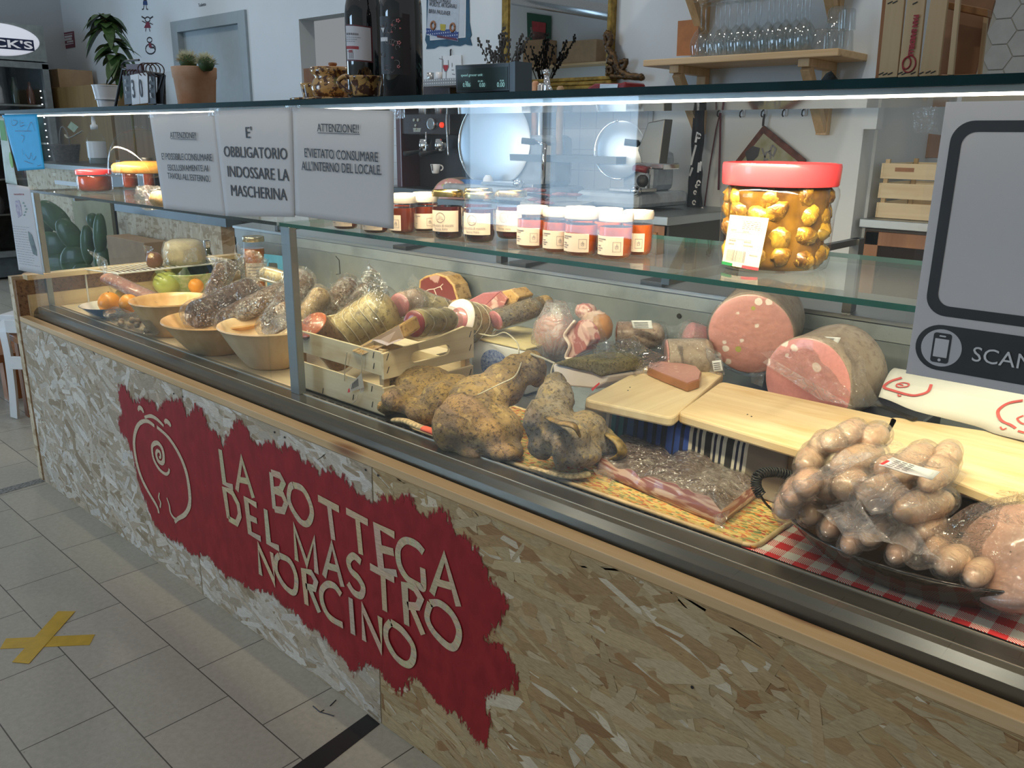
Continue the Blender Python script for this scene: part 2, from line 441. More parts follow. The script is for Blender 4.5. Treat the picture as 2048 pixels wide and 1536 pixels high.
def m_redpaint():
    n = N('red_paint'); v = n.coord(scale=(1, 1, .6))
    at_ = n.n('ShaderNodeAttribute', attribute_name='tint')
    sc1 = n.noise(n.coord(rot=(0,.5,0), scale=(1,1,.35)), 95, 4, .75, .4)
    sc2 = n.noise(v, 30, 3, .6)
    f = n.math('ADD', at_.outputs[2], n.math('MULTIPLY', n.math('SUBTRACT', sc1, .5), 1.5))
    al = n.ramp(f, [(.40, 0), (.52, 1)])
    fl = n.ramp(n.noise(n.coord(rot=(0,-.8,0), scale=(2,1,.4)), 120, 4, .8, 1.0), [(.655, 1), (.69, .35)])
    col = n.ramp(sc2, [(.35, (.265,.012,.016)), (.7, (.37,.02,.026))])
    return n.done(n.bsdf(col, .5, 0, n.bump(sc1, .08, .0006), .35, alpha=n.math('MULTIPLY', al, fl)))
red_paint = m_redpaint()
def m_tiles():
    n = N('floor_tiles'); v = n.coord(rot=(0,0,R(.55)), loc=(0,0,0))
    br = n.n('ShaderNodeTexBrick'); br.offset = .5; n.l(v, br.inputs['Vector'])
    br.inputs['Scale'].default_value = 1; br.inputs['Brick Width'].default_value = .2935; br.inputs['Row Height'].default_value = .1985
    br.inputs['Mortar Size'].default_value = .0016; br.inputs['Mortar Smooth'].default_value = .3
    br.inputs['Color1'].default_value = (.47,.445,.375,1); br.inputs['Color2'].default_value = (.43,.415,.355,1); br.inputs['Mortar'].default_value = (.09,.08,.065,1)
    sp = n.noise(n.coord(), 70, 6, .7); big = n.noise(n.coord(), 4, 3)
    col = n.mix(.5, br.outputs[0], n.ramp(sp, [(.38, (.75,.73,.70)), (.62, (1,1,1))]), 'MULTIPLY')
    col = n.mix(n.ramp(n.noise(n.coord(), 60, 2), [(.74, 0), (.76, .6)]), col, (.2,.18,.15))
    return n.done(n.bsdf(col, n.ramp(big, [(.3, .32), (.7, .5)]), 0, n.bump(br.outputs[1], .3, -.001), .4))
tiles = m_tiles()
def m_grid(name, c, line, sx, sz, ms=.004, rough=.25, off=0, axes='xz'):
    n = N(name); tc = n.n('ShaderNodeTexCoord'); sp = n.n('ShaderNodeSeparateXYZ'); n.l(tc.outputs['Object'], sp.inputs[0])
    cb = n.n('ShaderNodeCombineXYZ'); n.l(sp.outputs['xyz'.index(axes[0])], cb.inputs[0]); n.l(sp.outputs['xyz'.index(axes[1])], cb.inputs[1])
    br = n.n('ShaderNodeTexBrick'); br.offset = off; n.l(cb.outputs[0], br.inputs['Vector'])
    br.inputs['Scale'].default_value = 1; br.inputs['Brick Width'].default_value = sx; br.inputs['Row Height'].default_value = sz; br.inputs['Mortar Size'].default_value = ms
    br.inputs['Color1'].default_value = (*c, 1); br.inputs['Color2'].default_value = (*[x*.97 for x in c], 1); br.inputs['Mortar'].default_value = (*line, 1)
    return n.done(n.bsdf(br.outputs[0], rough))
wall_tiles = m_grid('wall_tiles', (.66,.70,.74), (.50,.53,.55), .10, .10, .002)
recess_tiles = m_grid('recess_tiles', (.50,.50,.46), (.30,.30,.28), .25, .33, .003)
def m_stripes(name, stops, axis=0, period=1.0, rough=.85, weave=900):
    n = N(name); tc = n.n('ShaderNodeTexCoord'); sp = n.n('ShaderNodeSeparateXYZ'); n.l(tc.outputs['Object'], sp.inputs[0])
    f = n.math('DIVIDE', sp.outputs[axis], period)
    col = n.ramp(f, stops, 'CONSTANT')
    return n.done(n.bsdf(col, rough, 0, n.bump(n.noise(n.coord(), weave/3, 3), .25, .0006), .2, sheen=.2))
def m_check():
    n = N('red_check_cloth'); tc = n.n('ShaderNodeTexCoord'); sp = n.n('ShaderNodeSeparateXYZ'); n.l(tc.outputs['Object'], sp.inputs[0])
    a = n.math('GREATER_THAN', n.math('FRACT', n.math('DIVIDE', sp.outputs[0], .044)), .5)
    b = n.math('GREATER_THAN', n.math('FRACT', n.math('DIVIDE', sp.outputs[1], .044)), .5)
    s = n.math('MULTIPLY', n.math('ADD', a, b), .5)
    st = n.math('GREATER_THAN', n.math('FRACT', n.math('DIVIDE', n.math('ADD', sp.outputs[0], sp.outputs[1]), .004)), .5)
    f = n.math('ADD', n.math('MULTIPLY', n.math('MULTIPLY', a, b), 1), n.math('MULTIPLY', n.math('ABSOLUTE', n.math('SUBTRACT', a, b)), st))
    return n.done(n.bsdf(n.mix(f, (.72,.68,.60), (.60,.03,.035)), .8, 0, n.bump(st, .2, .0005), .2))
check_cloth = m_check()
def m_mat():
    n = N('woven_mat'); v = n.coord()
    w1 = n.vor(n.coord(scale=(120, 260, 60)), 1, 'Color'); d = n.vor(n.coord(scale=(120, 260, 60)), 1, 'Distance')
    col = n.ramp(w1, [(.0, (.42,.05,.03)), (.22, (.60,.20,.04)), (.34, (.62,.44,.14)), (.62, (.16,.22,.08)), (.76, (.66,.48,.20)), (.9, (.50,.06,.05))], 'CONSTANT')
    big = n.ramp(n.math('FRACT', n.math('MULTIPLY', n.noise(n.coord(scale=(.02,1,1)), 18, 1), 3)), [(.45, 0), (.6, .25)])
    col = n.mix(big, col, (.62,.45,.18))
    return n.done(n.bsdf(col, .7, 0, n.bump(n.ramp(d, [(0, 1), (.7, 0)]), .8, .002), .3))
woven = m_mat()
def m_rind(name, c1, c2, c3, s=45, bump=.8, rough=.75, dist=.004, coat=0, spots=None):
    """crusted skin: base, patches, specks"""
    n = N(name); v = n.coord()
    a = n.noise(v, s*.35, 5, .65, .6); b = n.noise(v, s*2.2, 6, .75)
    col = n.mix(n.ramp(a, [(.42, 0), (.60, 1)]), c1, c2)
    col = n.mix(n.ramp(b, [(.50, 0), (.62, 1)]), col, c3)
    if spots: col = n.mix(n.ramp(n.noise(v, s*.9, 4, .6), [(.58, 0), (.66, .9)]), col, spots)
    h = n.math('ADD', n.math('MULTIPLY', b, .5), a)
    return n.done(n.bsdf(col, rough, 0, n.bump(h, bump, dist), .35, coat))
ham_crust = m_rind('pepper_crust', (.47,.30,.11), (.30,.21,.13), (.12,.08,.05), 55, 1.0, .65, .009, spots=(.60,.42,.17))
ham_grey = m_rind('grey_pepper_crust', (.33,.24,.13), (.31,.26,.20), (.10,.075,.055), 60, 1.0, .65, .009, spots=(.50,.36,.15))
salami_mould = m_rind('moulded_casing', (.24,.13,.085), (.52,.46,.41), (.06,.03,.025), 75, 1.0, .5, .006, coat=.4, spots=(.80,.78,.75))
salami_dark = m_rind('dark_casing', (.12,.055,.032), (.20,.11,.07), (.03,.014,.01), 75, 1.0, .4, .006, coat=.6, spots=(.56,.50,.44))
casing_tan = m_rind('tan_casing', (.42,.32,.14), (.50,.42,.24), (.20,.15,.08), 30, .4, .4, .003, coat=.4)
casing_brown = m_rind('brown_casing', (.33,.19,.10), (.26,.13,.07), (.12,.06,.04), 40, .6, .5, .003, coat=.3)
herb_rind = m_rind('herb_rind', (.16,.13,.05), (.25,.20,.09), (.05,.04,.02), 70, 1, .8, .005)
mort_skin = m_rind('mortadella_skin', (.36,.28,.22), (.44,.36,.29), (.28,.21,.17), 26, .3, .45, .003, coat=.3)
pork_skin = m_rind('pork_rind', (.55,.33,.12), (.62,.40,.18), (.28,.15,.05), 24, .4, .35, .003, coat=.3)
fat = plain('cured_fat', (.80,.66,.58), .4, var=.06, sc_=30, bump=.15, coat=.2)
white_fat = plain('white_lard', (.84,.74,.70), .4, var=.04, sc_=26, coat=.2)
def m_meat(name, c, fatc, dark=None, vs_=34, amt=.5, coat=.4, pis=None, rough=.35, streak=(1,1,1)):
    """sliced face with fat cubes"""
    n = N(name); v = n.coord(scale=streak)
    fine = n.noise(v, 130, 4, .7); base = n.ramp(fine, [(.35, tuple(x*.86 for x in c)), (.65, c)])
    d = n.vor(v, vs_, 'Distance'); cc = n.vor(v, vs_, 'Color')
    wv = n.noise(v, 70, 3)
    f = n.math('MULTIPLY', n.ramp(n.math('ADD', d, n.math('MULTIPLY', wv, .30)), [(.41, 1), (.46, 0)]), n.ramp(cc, [(.5+.34*(.5-amt)-.01, 0), (.5+.34*(.5-amt)+.01, 1)]))
    col = n.mix(f, base, fatc)
    if pis:
        d2 = n.vor(n.coord(scale=streak, loc=(.37,.11,.2)), vs_*1.1, 'Distance'); c2 = n.vor(n.coord(scale=streak, loc=(.37,.11,.2)), vs_*1.1, 'Color')
        col = n.mix(n.math('MULTIPLY', n.ramp(d2, [(.30, 1), (.34, 0)]), n.ramp(c2, [(.70, 0), (.71, 1)])), col, pis)
    if dark:
        col = n.mix(n.ramp(n.noise(v, 22, 3), [(.60, 0), (.70, .8)]), col, dark)
    return n.done(n.bsdf(col, rough, 0, None, .5, coat, sss=.1))
mort_face = m_meat('mortadella_face', (.62,.29,.27), (.84,.72,.68), None, 36, .52, pis=(.42,.40,.10))
mort_face2 = m_meat('coarse_mortadella_face', (.62,.27,.27), (.80,.64,.60), (.42,.12,.13), 30, .30)
ham_face = m_meat('cooked_ham_face', (.60,.29,.25), (.66,.36,.31), None, 60, .1)
raw_face = m_meat('cured_lean', (.20,.035,.035), (.50,.30,.27), (.12,.02,.02), 12, .18, coat=.8)
pink_face = m_meat('pink_lean', (.50,.18,.20), (.66,.38,.36), None, 40, .2, coat=.7)
burger = m_meat('burger_meat', (.64,.36,.27), (.68,.42,.33), (.58,.31,.23), 160, .3, coat=.3)
salami_face = m_meat('salami_cut', (.52,.14,.06), (.80,.60,.40), (.36,.09,.05), 110, .65, coat=.6)
sausage_skin = plain('sausage_casing', (.80,.55,.36), .28, var=.10, sc_=26, coat=.7, sss=.15, c2=(.72,.42,.28))
def m_bacon():
    n = N('streaky_bacon_side'); v = n.coord(scale=(2.2, 2.2, 15))
    a = n.noise(v, 3.4, 3, .5, .8)
    col = n.ramp(a, [(.40, (.66,.44,.34)), (.47, (.36,.13,.10)), (.55, (.34,.12,.10)), (.60, (.72,.52,.42))])
    return n.done(n.bsdf(col, .35, 0, None, .5, .5))
bacon_side = m_bacon()
bacon_top = m_rind('bacon_top', (.30,.20,.16), (.42,.31,.26), (.16,.10,.08), 34, .8, .30, .008, coat=.7, spots=(.50,.42,.36))
pancetta = N('pancetta_face'); _v = pancetta.coord()
pancetta = pancetta.done(pancetta.bsdf(pancetta.ramp(pancetta.noise(_v, 16, 3, .5, 1.6), [(.42, (.74,.50,.44)), (.50, (.42,.15,.14)), (.60, (.48,.18,.16)), (.66, (.72,.50,.44))]), .35, 0, None, .5, .5))
def m_cer():
    n = N('speckled_ceramic'); v = n.coord()
    a = n.noise(v, 60, 4, .6, .4); b = n.noise(n.coord(loc=(3,1,2)), 22, 3, .5, .3)
    col = n.mix(n.ramp(a, [(.50, 0), (.54, 1)]), (.62,.36,.12), (.10,.035,.015))
    col = n.mix(n.ramp(b, [(.62, 0), (.66, .8)]), col, (.13,.15,.02))
    return n.done(n.bsdf(col, .2, 0, None, .6, .7))
ceramic = m_cer()
terracotta = plain('terracotta', (.58,.25,.11), .75, var=.10, sc_=14, bump=.1, c2=(.66,.42,.28))
leaf = plain('leaf_green', (.05,.11,.03), .45, var=.25, sc_=30)
cactus_g = plain('cactus_green', (.06,.12,.035), .6, var=.25, sc_=60, bump=.3)
cactus_pad = plain('prickly_pear_green', (.035,.11,.02), .45, var=.25, sc_=14, coat=.2)
orange_skin = plain('orange_peel', (.86,.33,.02), .4, var=.06, sc_=20, bump=.25, bs=170, coat=.2)
lemon_skin = plain('lemon_peel', (.82,.52,.05), .4, var=.05, sc_=20, bump=.2, bs=150)
pear_skin = plain('pear_peel', (.52,.46,.10), .45, var=.2, sc_=22, c2=(.40,.30,.07))
apple_skin = plain('apple_peel', (.50,.56,.12), .3, var=.12, sc_=14, coat=.3)
twine = plain('twine', (.70,.62,.46), .8, var=.15, sc_=80)
dark_bottle = plain('dark_bottle_glass', (.006,.007,.008), .04, var=.2, coat=1, spec=.7)
black_rubber = plain('black_rubber', (.012,.012,.013), .5)
blue_screen = plain('lcd_window', (.10,.15,.16), .15, var=.1)
slate = plain('slate_blue_plastic', (.11,.15,.18), .35, var=.05)
cloth_black = plain('black_apron_cloth', (.014,.015,.022), .85, var=.2, sc_=40, bump=.2)
cyan_paper = plain('cyan_paper', (.01,.42,.80), .6, var=.03)
green_print = plain('green_print', (.10,.36,.08), .6)
burlap = plain('burlap', (.66,.52,.28), .85, var=.3, sc_=160, bump=.6)
smoked = N('smoked_glass'); _g = smoked.n('ShaderNodeBsdfTransparent'); _g.inputs[0].default_value = (.30,.19,.09,1)
_k = smoked.n('ShaderNodeBsdfGlossy'); _k.inputs['Roughness'].default_value = .08
_d = smoked.n('ShaderNodeBsdfDiffuse'); _d.inputs[0].default_value = (.20,.11,.045,1); _x = smoked.n('ShaderNodeMixShader'); _x.inputs[0].default_value = .45
smoked.l(_g.outputs[0], _x.inputs[1]); smoked.l(_d.outputs[0], _x.inputs[2]); _g = _x
_m = smoked.n('ShaderNodeMixShader'); _lw = smoked.n('ShaderNodeLayerWeight'); _lw.inputs[0].default_value = .35
smoked.l(smoked.math('ADD', smoked.math('MULTIPLY', smoked.math('POWER', _lw.outputs['Facing'], 3.0), .8), .06), _m.inputs[0]); smoked.l(_g.outputs[0], _m.inputs[1]); smoked.l(_k.outputs[0], _m.inputs[2]); smoked = smoked.done(_m.outputs[0])
led = N('led_diode'); _e = led.n('ShaderNodeEmission'); _e.inputs[0].default_value = (1,.86,.66,1); _e.inputs[1].default_value = 14; led = led.done(_e.outputs[0])
sky_glow = N('window_daylight'); _e = sky_glow.n('ShaderNodeEmission'); _e.inputs[0].default_value = (.52,.75,1.0,1); _e.inputs[1].default_value = 7.8; sky_glow = sky_glow.done(_e.outputs[0])
lit_sign = N('lit_sign'); lit_sign = lit_sign.done(lit_sign.bsdf((.75,.76,.80), .3, emit=(.85,.88,1.0), es=.45))
fridge_in = plain('fridge_interior', (.12,.15,.17), .4)
terr = terracotta
mirror_m = N('mirror_silver'); mirror_m = mirror_m.done(mirror_m.bsdf((.80,.82,.82), .01, 1))
# ------------------------------------------------------------------ room shell
YB = 2.5                                     # wall behind the staff aisle
XL, YF = -5.75, -4.5
struct('floor', B().box((-7.6, -5, -.05), (6, 4.6, 0)), tiles, loc=(1.640, -.182, 0))
w_ = B()
w_.box((-5.75, YB, 0), (-3.60, YB+.12, 3.2)); w_.box((-3.60, YB, 2.10), (-2.50, YB+.12, 3.2)); w_.box((-2.50, YB, 0), (-1.87, YB+.12, 3.2))
w_.box((-1.87, YB, 1.99), (-.95, YB+.12, 3.2)); w_.box((-.95, YB, 0), (1.93, YB+.12, 3.2))
struct('wall_back', w_, white_wall)
r_ = B(); r_.box((-2.6, 3.5, 0), (-.2, 3.6, 3.2)); struct('wall_alcove', r_, beige_wall)
r_ = B(); r_.box((-2.3, 3.47, 0), (-.3, 3.5, 1.62)); struct('trim_1', r_, recess_tiles)
struct('wall_left', B().box((XL-.1, -3.6, 0), (XL, -1.55, 3.2)).box((XL-.1, -.05, 0), (XL, YB+.1, 3.2)).box((XL-.1, -1.55, 2.2), (XL, -.05, 3.2)).box((XL-.1, -1.55, 0), (XL, -.05, .05)), grey_wall)
r_ = B(); r_.box((1.928, YB+.12, 0), (1.942, 3.6, 3.2)); r_.box((1.93, YB-.02, 1.30), (1.985, YB+.04, 3.2)); struct('wall_return', r_, white_wall)
r_ = B(); r_.box((1.99, 3.5, 0), (6, 3.6, 3.2)); struct('wall_right', r_, beige_wall)
# white hexagon tiles on the far wall, right
hx = B(); hr = .062; rr_ = random.Random(3)
for i in range(26):
    for j in range(22):
        cx = 2.02+i*hr*1.5; cz = 1.25+j*hr*1.732+(hr*.866 if i % 2 else 0)
        if cx < 2.06: continue
        pts = [V(cx+.96*hr*math.cos(PI/3*k), 3.5, cz+.96*hr*math.sin(PI/3*k)) for k in range(6)]
        hx.prism(pts, (0, -.006, 0))
struct('trim_2', hx, plain('hexagon_tiles', (.62,.64,.64), .25, var=.06, sc_=14), bevel=.002)
r_ = B(); r_.box((-2.5, YB-.008, 0), (-1.87, YB, 1.45)); r_.box((-.95, YB-.008, 0), (.95, YB, 1.45)); struct('trim_3', r_, wall_tiles)
# front wall with shop windows (behind the camera; it shows in the glass and in the gilt mirror)
f_ = B(); wa, wb = -2.45, -.5
for lo, hi in (((-7.4,YF-.1,0),(wa,YF,3.4)), ((wa,YF-.1,2.5),(wb,YF,3.4)), ((wb,YF-.1,0),(6,YF,3.4)), ((wa,YF-.1,0),(wb,YF,.45))): f_.box(lo, hi)
struct('wall_front', f_, white_wall)
def shop_window(n, o0, ud, nd, w, z0, z1, mull):
    """frame and bright pane: left foot o0, along ud, facing nd"""
    b = B(); t = .05; ud, nd = Vector(ud), Vector(nd); o0 = Vector(o0)
    def bx(u0, u1, za, zb, d0=-.06, d1=.01): return [o0+ud*u+nd*d+V(0,0,z) for z in (za, zb) for d in (d0, d1) for u in (u0, u1)]
    def put(B_, P): B_.add(P, [(0,2,3,1),(4,5,7,6),(0,1,5,4),(1,3,7,5),(3,2,6,7),(2,0,4,6)])
    for q in ((0,w,z0,z0+t), (0,w,z1-t,z1), (0,t,z0,z1), (w-t,w,z0,z1)): put(b, bx(*q))
    for mx in mull: put(b, bx(mx-t/2, mx+t/2, z0, z1))
    o = struct(n, b, aluminium); o['_o'] = tuple(o.location)
    p = B(); put(p, bx(t, w-t, z0+t, z1-t, -.05, -.045)); obj('pane', p, sky_glow, o)
w1 = shop_window('window_1', (-2.45, YF, 0), (1,0,0), (0,1,0), 1.95, .45, 2.5, (.98,))
w2 = shop_window('fill_window', (XL, -1.55, 0), (0,1,0), (1,0,0), 1.5, .05, 2.2, (.75,))  # unseen glowing window, added in the left wall to keep the room bright
# grey door with frame
d_ = B(); d_.box((-3.60, YB-.02, 0), (-3.50, YB+.12, 2.10)); d_.box((-2.60, YB-.02, 0), (-2.50, YB+.12, 2.10)); d_.box((-3.50, YB-.02, 2.02), (-2.60, YB+.12, 2.10))
door_grey = plain('door_grey', (.40,.46,.49), .5, var=.03); frame_grey = plain('door_frame_grey', (.34,.40,.43), .5, var=.03)
dd = struct('door_1', d_, frame_grey)
obj('door_leaf', B().box((-3.50, YB+.03, 0), (-2.60, YB+.07, 2.02)), door_grey, dd)
h_ = B().tube([(-2.68, YB+.03, 1.02), (-2.68, YB-.03, 1.02), (-2.80, YB-.03, 1.02)], .009, 8); obj('door_handle', h_, chrome, dd)
h_ = B(); h_.box((-2.61, YB-.005, 1.75), (-2.595, YB+.03, 1.83)); obj('hinge', h_, chrome, dd)

# ------------------------------------------------------------------ the refrigerated counter
CX1 = 3.75
counter = thing('refrigerated_display_counter', 'long glass fronted deli counter clad in chipboard with red painted shop sign', 'display counter', (0, 0, 0))
seam = [at(385, 983, y=0).x, at(755, 1220, y=0).x]
def flakes(x0, x1, z0, z1, y, n, white, seed, horiz):
    rr = random.Random(seed); b = B()
    for i in range(n):
        L = rr.uniform(.03, .15)*(1.15 if not white else .85); W = rr.uniform(.006, .028)*(1.1 if white else 1.1)
        cx, cz = rr.uniform(x0, x1), rr.uniform(z0, z1)
        a = rr.gauss(horiz, .42 if white else .30) if rr.random() < .8 else rr.uniform(-1.5, 1.5)
        d = V(math.cos(a), 0, math.sin(a)); s = V(-d.z, 0, d.x)
        pts = [(-L, -W*rr.uniform(.2, 1)), (-L*rr.uniform(.6,.95), -W), (L*rr.uniform(.6,.95), -W*rr.uniform(.7,1)), (L, W*rr.uniform(-.6,.6)), (L*rr.uniform(.6,.95), W), (-L*rr.uniform(.7,1), W*rr.uniform(.6,1))]
        P = [V(cx, 0, cz)+d*(p[0]/2)+s*(p[1]/2) for p in pts]
        P = [V(min(max(p.x, x0), x1), y-.00005-.0000004*i, min(max(p.z, z0), z1)) for p in P]
        k = rr.random()
        if white:
            c = ((.62,.56,.46), (.70,.64,.54), (.52,.44,.33), (.76,.72,.64), (.58,.48,.36))[int(k*5)]
            if rr.random() < .07: c = (.78,.75,.69)
            if rr.random() < .10: c = (.42,.33,.22)
        else:
            c = tuple(.92*q for q in ((.56,.40,.20), (.62,.47,.26), (.50,.33,.16), (.64,.51,.31), (.57,.42,.23), (.59,.46,.26))[int(k*6)])
            if rr.random() < .05: c = (.38,.22,.10)
            if rr.random() < .07: c = (.74,.65,.48)
        g = rr.uniform(.86, 1.1); c = tuple(min(1, q*g) for q in c)
        b.add(P, [range(6)], 0, c)
    return b
def panel(x0, x1, white, n, seed, name='chipboard_panel'):
    b = B(); b.add([(x0,.018,0),(x1,.018,0),(x1,.018,.610),(x0,.018,.610),(x0,0,0),(x1,0,0),(x1,0,.610),(x0,0,.610)],
                   [(0,1,2,3),(7,6,5,4),(0,4,5,1),(1,5,6,2),(2,6,7,3),(3,7,4,0)])
    for i in range(6): b.col[i] = (.50,.42,.30) if white else (.52,.38,.20)
    f = flakes(x0+.001, x1-.001, .002, .609, 0, n, white, seed, -.15)
    o = len(b.v); b.v += f.v; b.f += [[i+o for i in q] for q in f.f]; b.m += f.m; b.col += f.col
    return obj(name, b, osb, counter)
p1_ = panel(0, seam[0]-.0012, True, 1500, 1); p2_ = panel(seam[0]+.0012, seam[1]-.0012, True, 1900, 2); p3_ = panel(seam[1]+.0012, CX1, False, 3000, 3)
# red painted patch, brushed on with a ragged edge
RP = [(238,770),(252,772),(268,806),(292,796),(306,802),(316,818),(330,803),(362,798),(370,815),(374,832),(395,812),(408,822),(416,850),(436,868),(447,892),(458,868),(478,836),(494,852),(505,878),(520,892),(545,880),(560,902),(575,893),(600,905),(612,924),(632,930),(640,948),(655,938),(672,945),(690,955),(716,985),(738,1000),(752,1008),(762,990),(790,1000),(820,985),(836,1022),(850,1032),(882,1015),(905,1040),(910,1065),(940,1078),(962,1110),(975,1140),(985,1165),(1005,1180),(1022,1210),(1005,1235),(985,1260),(968,1272),(1000,1290),(1022,1320),(1040,1350),(1025,1378),(985,1385),(972,1400),(985,1450),(977,1484),(955,1488),(940,1458),(915,1430),(880,1410),(855,1380),(830,1352),(815,1372),(795,1385),(775,1360),(762,1338),(745,1328),(720,1335),(705,1345),(690,1318),(668,1300),(640,1262),(612,1250),(590,1222),(570,1215),(560,1198),(530,1182),(505,1180),(480,1163),(450,1150),(430,1130),(415,1108),(400,1112),(380,1105),(365,1085),(345,1080),(325,1065),(310,1050),(300,1020),(285,985),(275,945),(265,905),(255,875),(240,860),(237,840),(247,825),(240,800)]
RW = [(p.x, p.z) for p in (at(x, y, y=0) for x, y in RP)]
def sdist(x, z):
    ins = False; dm = 9
    n = len(RW)
    for i in range(n):
        ax, az = RW[i]; bx, bz = RW[(i+1) % n]
        if (az > z) != (bz > z) and x < (bx-ax)*(z-az)/(bz-az)+ax: ins = not ins
        dx, dz = bx-ax, bz-az; t = max(0, min(1, ((x-ax)*dx+(z-az)*dz)/(dx*dx+dz*dz)))
        dm = min(dm, math.hypot(x-ax-dx*t, z-az-dz*t))
    return dm if ins else -dm
def red_patch():
    x0, x1 = min(p[0] for p in RW)-.03, max(p[0] for p in RW)+.03; z0, z1 = min(p[1] for p in RW)-.03, min(.606, max(p[1] for p in RW)+.03); st = .0075
    nx, nz = int((x1-x0)/st), int((z1-z0)/st); b = B(); idx = {}; val = []
    S = [[sdist(x0+i*st, z0+j*st) for i in range(nx+1)] for j in range(nz+1)]
    def vid(i, j):
        if (i, j) not in idx:
            idx[(i, j)] = len(b.v); b.v.append(V(x0+i*st, -.0022, z0+j*st)); val.append(max(0, min(1, .46+S[j][i]/.055)))
        return idx[(i, j)]
    for j in range(nz):
        for i in range(nx):
            if max(S[j][i], S[j][i+1], S[j+1][i], S[j+1][i+1]) < -.022: continue
            b.f.append([vid(i, j), vid(i+1, j), vid(i+1, j+1), vid(i, j+1)]); b.m.append(0); b.col.append(None)
    o = obj('red_paint_patch', b, red_paint, counter)
    ca = o.data.color_attributes.new('tint', 'FLOAT_COLOR', 'POINT')
    for i, v_ in enumerate(val): ca.data[i].color = (v_, v_, v_, 1)
    o['label'] = 'brushed red paint patch with ragged edge'
    return o
red_patch()
LS = [[(72,58),(100,275),(155,300)], [(180,322),(210,118),(285,368)], [(193,250),(247,262)],
 [(398,205),(420,440)], [(400,205),(455,225),(478,270),(460,315),(415,318)], [(415,318),(470,340),(495,400),(478,450),(420,440)],
 [(540,285),(600,310),(645,390),(660,470),(635,530),(590,520),(535,440),(512,370),(520,305),(540,285)],
 [(700,368),(835,440)], [(770,408),(798,635)], [(880,450),(1020,525)], [(952,490),(975,728)],
 [(1190,605),(1075,545),(1105,825),(1205,850)], [(1095,690),(1185,715)],
 [(1375,715),(1330,665),(1260,640),(1215,690),(1220,790),(1270,880),(1340,925),(1375,935),(1370,815)],
 [(1430,980),(1510,740),(1600,1060)], [(1460,905),(1550,930)],
 [(128,500),(100,310),(150,330),(190,410),(200,480),(180,530),(128,500)], [(308,415),(240,375),(265,590),(335,630)], [(255,490),(310,515)], [(365,440),(385,655),(452,690)],
 [(565,770),(548,550),(630,790),(675,630),(692,850)], [(740,870),(790,665),(858,935)], [(758,800),(825,820)],
 [(975,778),(930,738),(897,770),(912,830),(960,880),(990,940),(975,990),(930,970),(893,912)], [(1035,805),(1190,890)], [(1118,860),(1130,1090)],
 [(1270,1180),(1255,920),(1320,940),(1360,1010),(1340,1060),(1275,1055)], [(1300,1060),(1375,1240)],
 [(1420,1040),(1480,1040),(1560,1110),(1605,1220),(1580,1310),(1530,1310),(1440,1220),(1400,1130),(1420,1040)],
 [(335,860),(318,670),(425,910),(405,715)], [(455,735),(520,770),(560,860),(560,950),(535,970),(480,920),(435,830),(435,760),(455,735)],
 [(630,1050),(610,830),(660,845),(690,900),(680,945),(625,930)], [(650,945),(712,1098)],
 [(850,985),(810,930),(760,920),(725,965),(735,1050),(780,1130),(862,1180)], [(912,1005),(928,1238)],
 [(1000,1280),(985,1060),(1110,1340),(1100,1125)], [(1170,1160),(1240,1210),(1310,1310),(1310,1400),(1270,1430),(1200,1380),(1145,1280),(1140,1200),(1170,1160)]]
b_ = B()
for s in LS:
    pts = [at(420+x/3.2, 880+y/3.2, y=0) for x, y in s]
    if len(s) > 4 or s[0] == s[-1]: pts = crom(pts, 6) if s[0] in ((540,285),(1420,1040),(455,735),(1170,1160),(1375,715),(975,778),(850,985)) else pts
    vs_, fs_ = ribbon(pts, [.0165*(1+.14*noise.noise(p*40)) for p in pts], (0,-1,0), .0034+.00006*len(b_.f)/10)
    b_.add(vs_, fs_, 0, (.70,.56,.37)); 
    for k in range(len(fs_)): b_.col[-1-k] = tuple(q*random.uniform(.85, 1.05) for q in (.70,.57,.38))
obj('stencilled_shop_name', b_, osb, counter)
PG = [[(485,1155),(470,1100),(400,980),(345,870),(305,740),(285,600),(295,500),(330,430),(390,410),(450,450)], [(470,458),(560,540),(640,660),(700,800),(730,950),(735,1080),(700,1160),(640,1200),(615,1228)],
      [(370,380),(420,370),(470,395),(525,450)], [(318,325),(328,302),(350,315),(362,345)], [(533,425),(545,410),(570,430),(582,455)],
      [(570,795),(565,825),(540,838),(490,800),(445,720),(430,630),(445,595),(480,590),(515,640),(525,720),(510,750),(480,730),(465,680),(475,650),(495,665),(500,700),(488,706)],
      [(490,990),(485,1030),(500,1070),(495,1110)], [(550,1030),(570,1090),(580,1150),(610,1195),(640,1200)]]
PW = [.016,.016,.012,.014,.014,.014,.008,.009]
b_ = B()
for s, wd in zip(PG, PW):
    pts = crom([at(200+x/4.043, 740+y/4.043, y=0) for x, y in s], 5); n_ = len(pts)
    ws = [wd*(.55+.45*math.sin(PI*min(1, max(.08, i/n_*1.0))))*(1+.15*noise.noise(p*50)) for i, p in enumerate(pts)]
    vs_, fs_ = ribbon(pts, ws, (0,-1,0), .0036)
    b_.add(vs_, fs_, 0, (.70,.58,.41))
obj('stencilled_pig_emblem', b_, osb, counter)
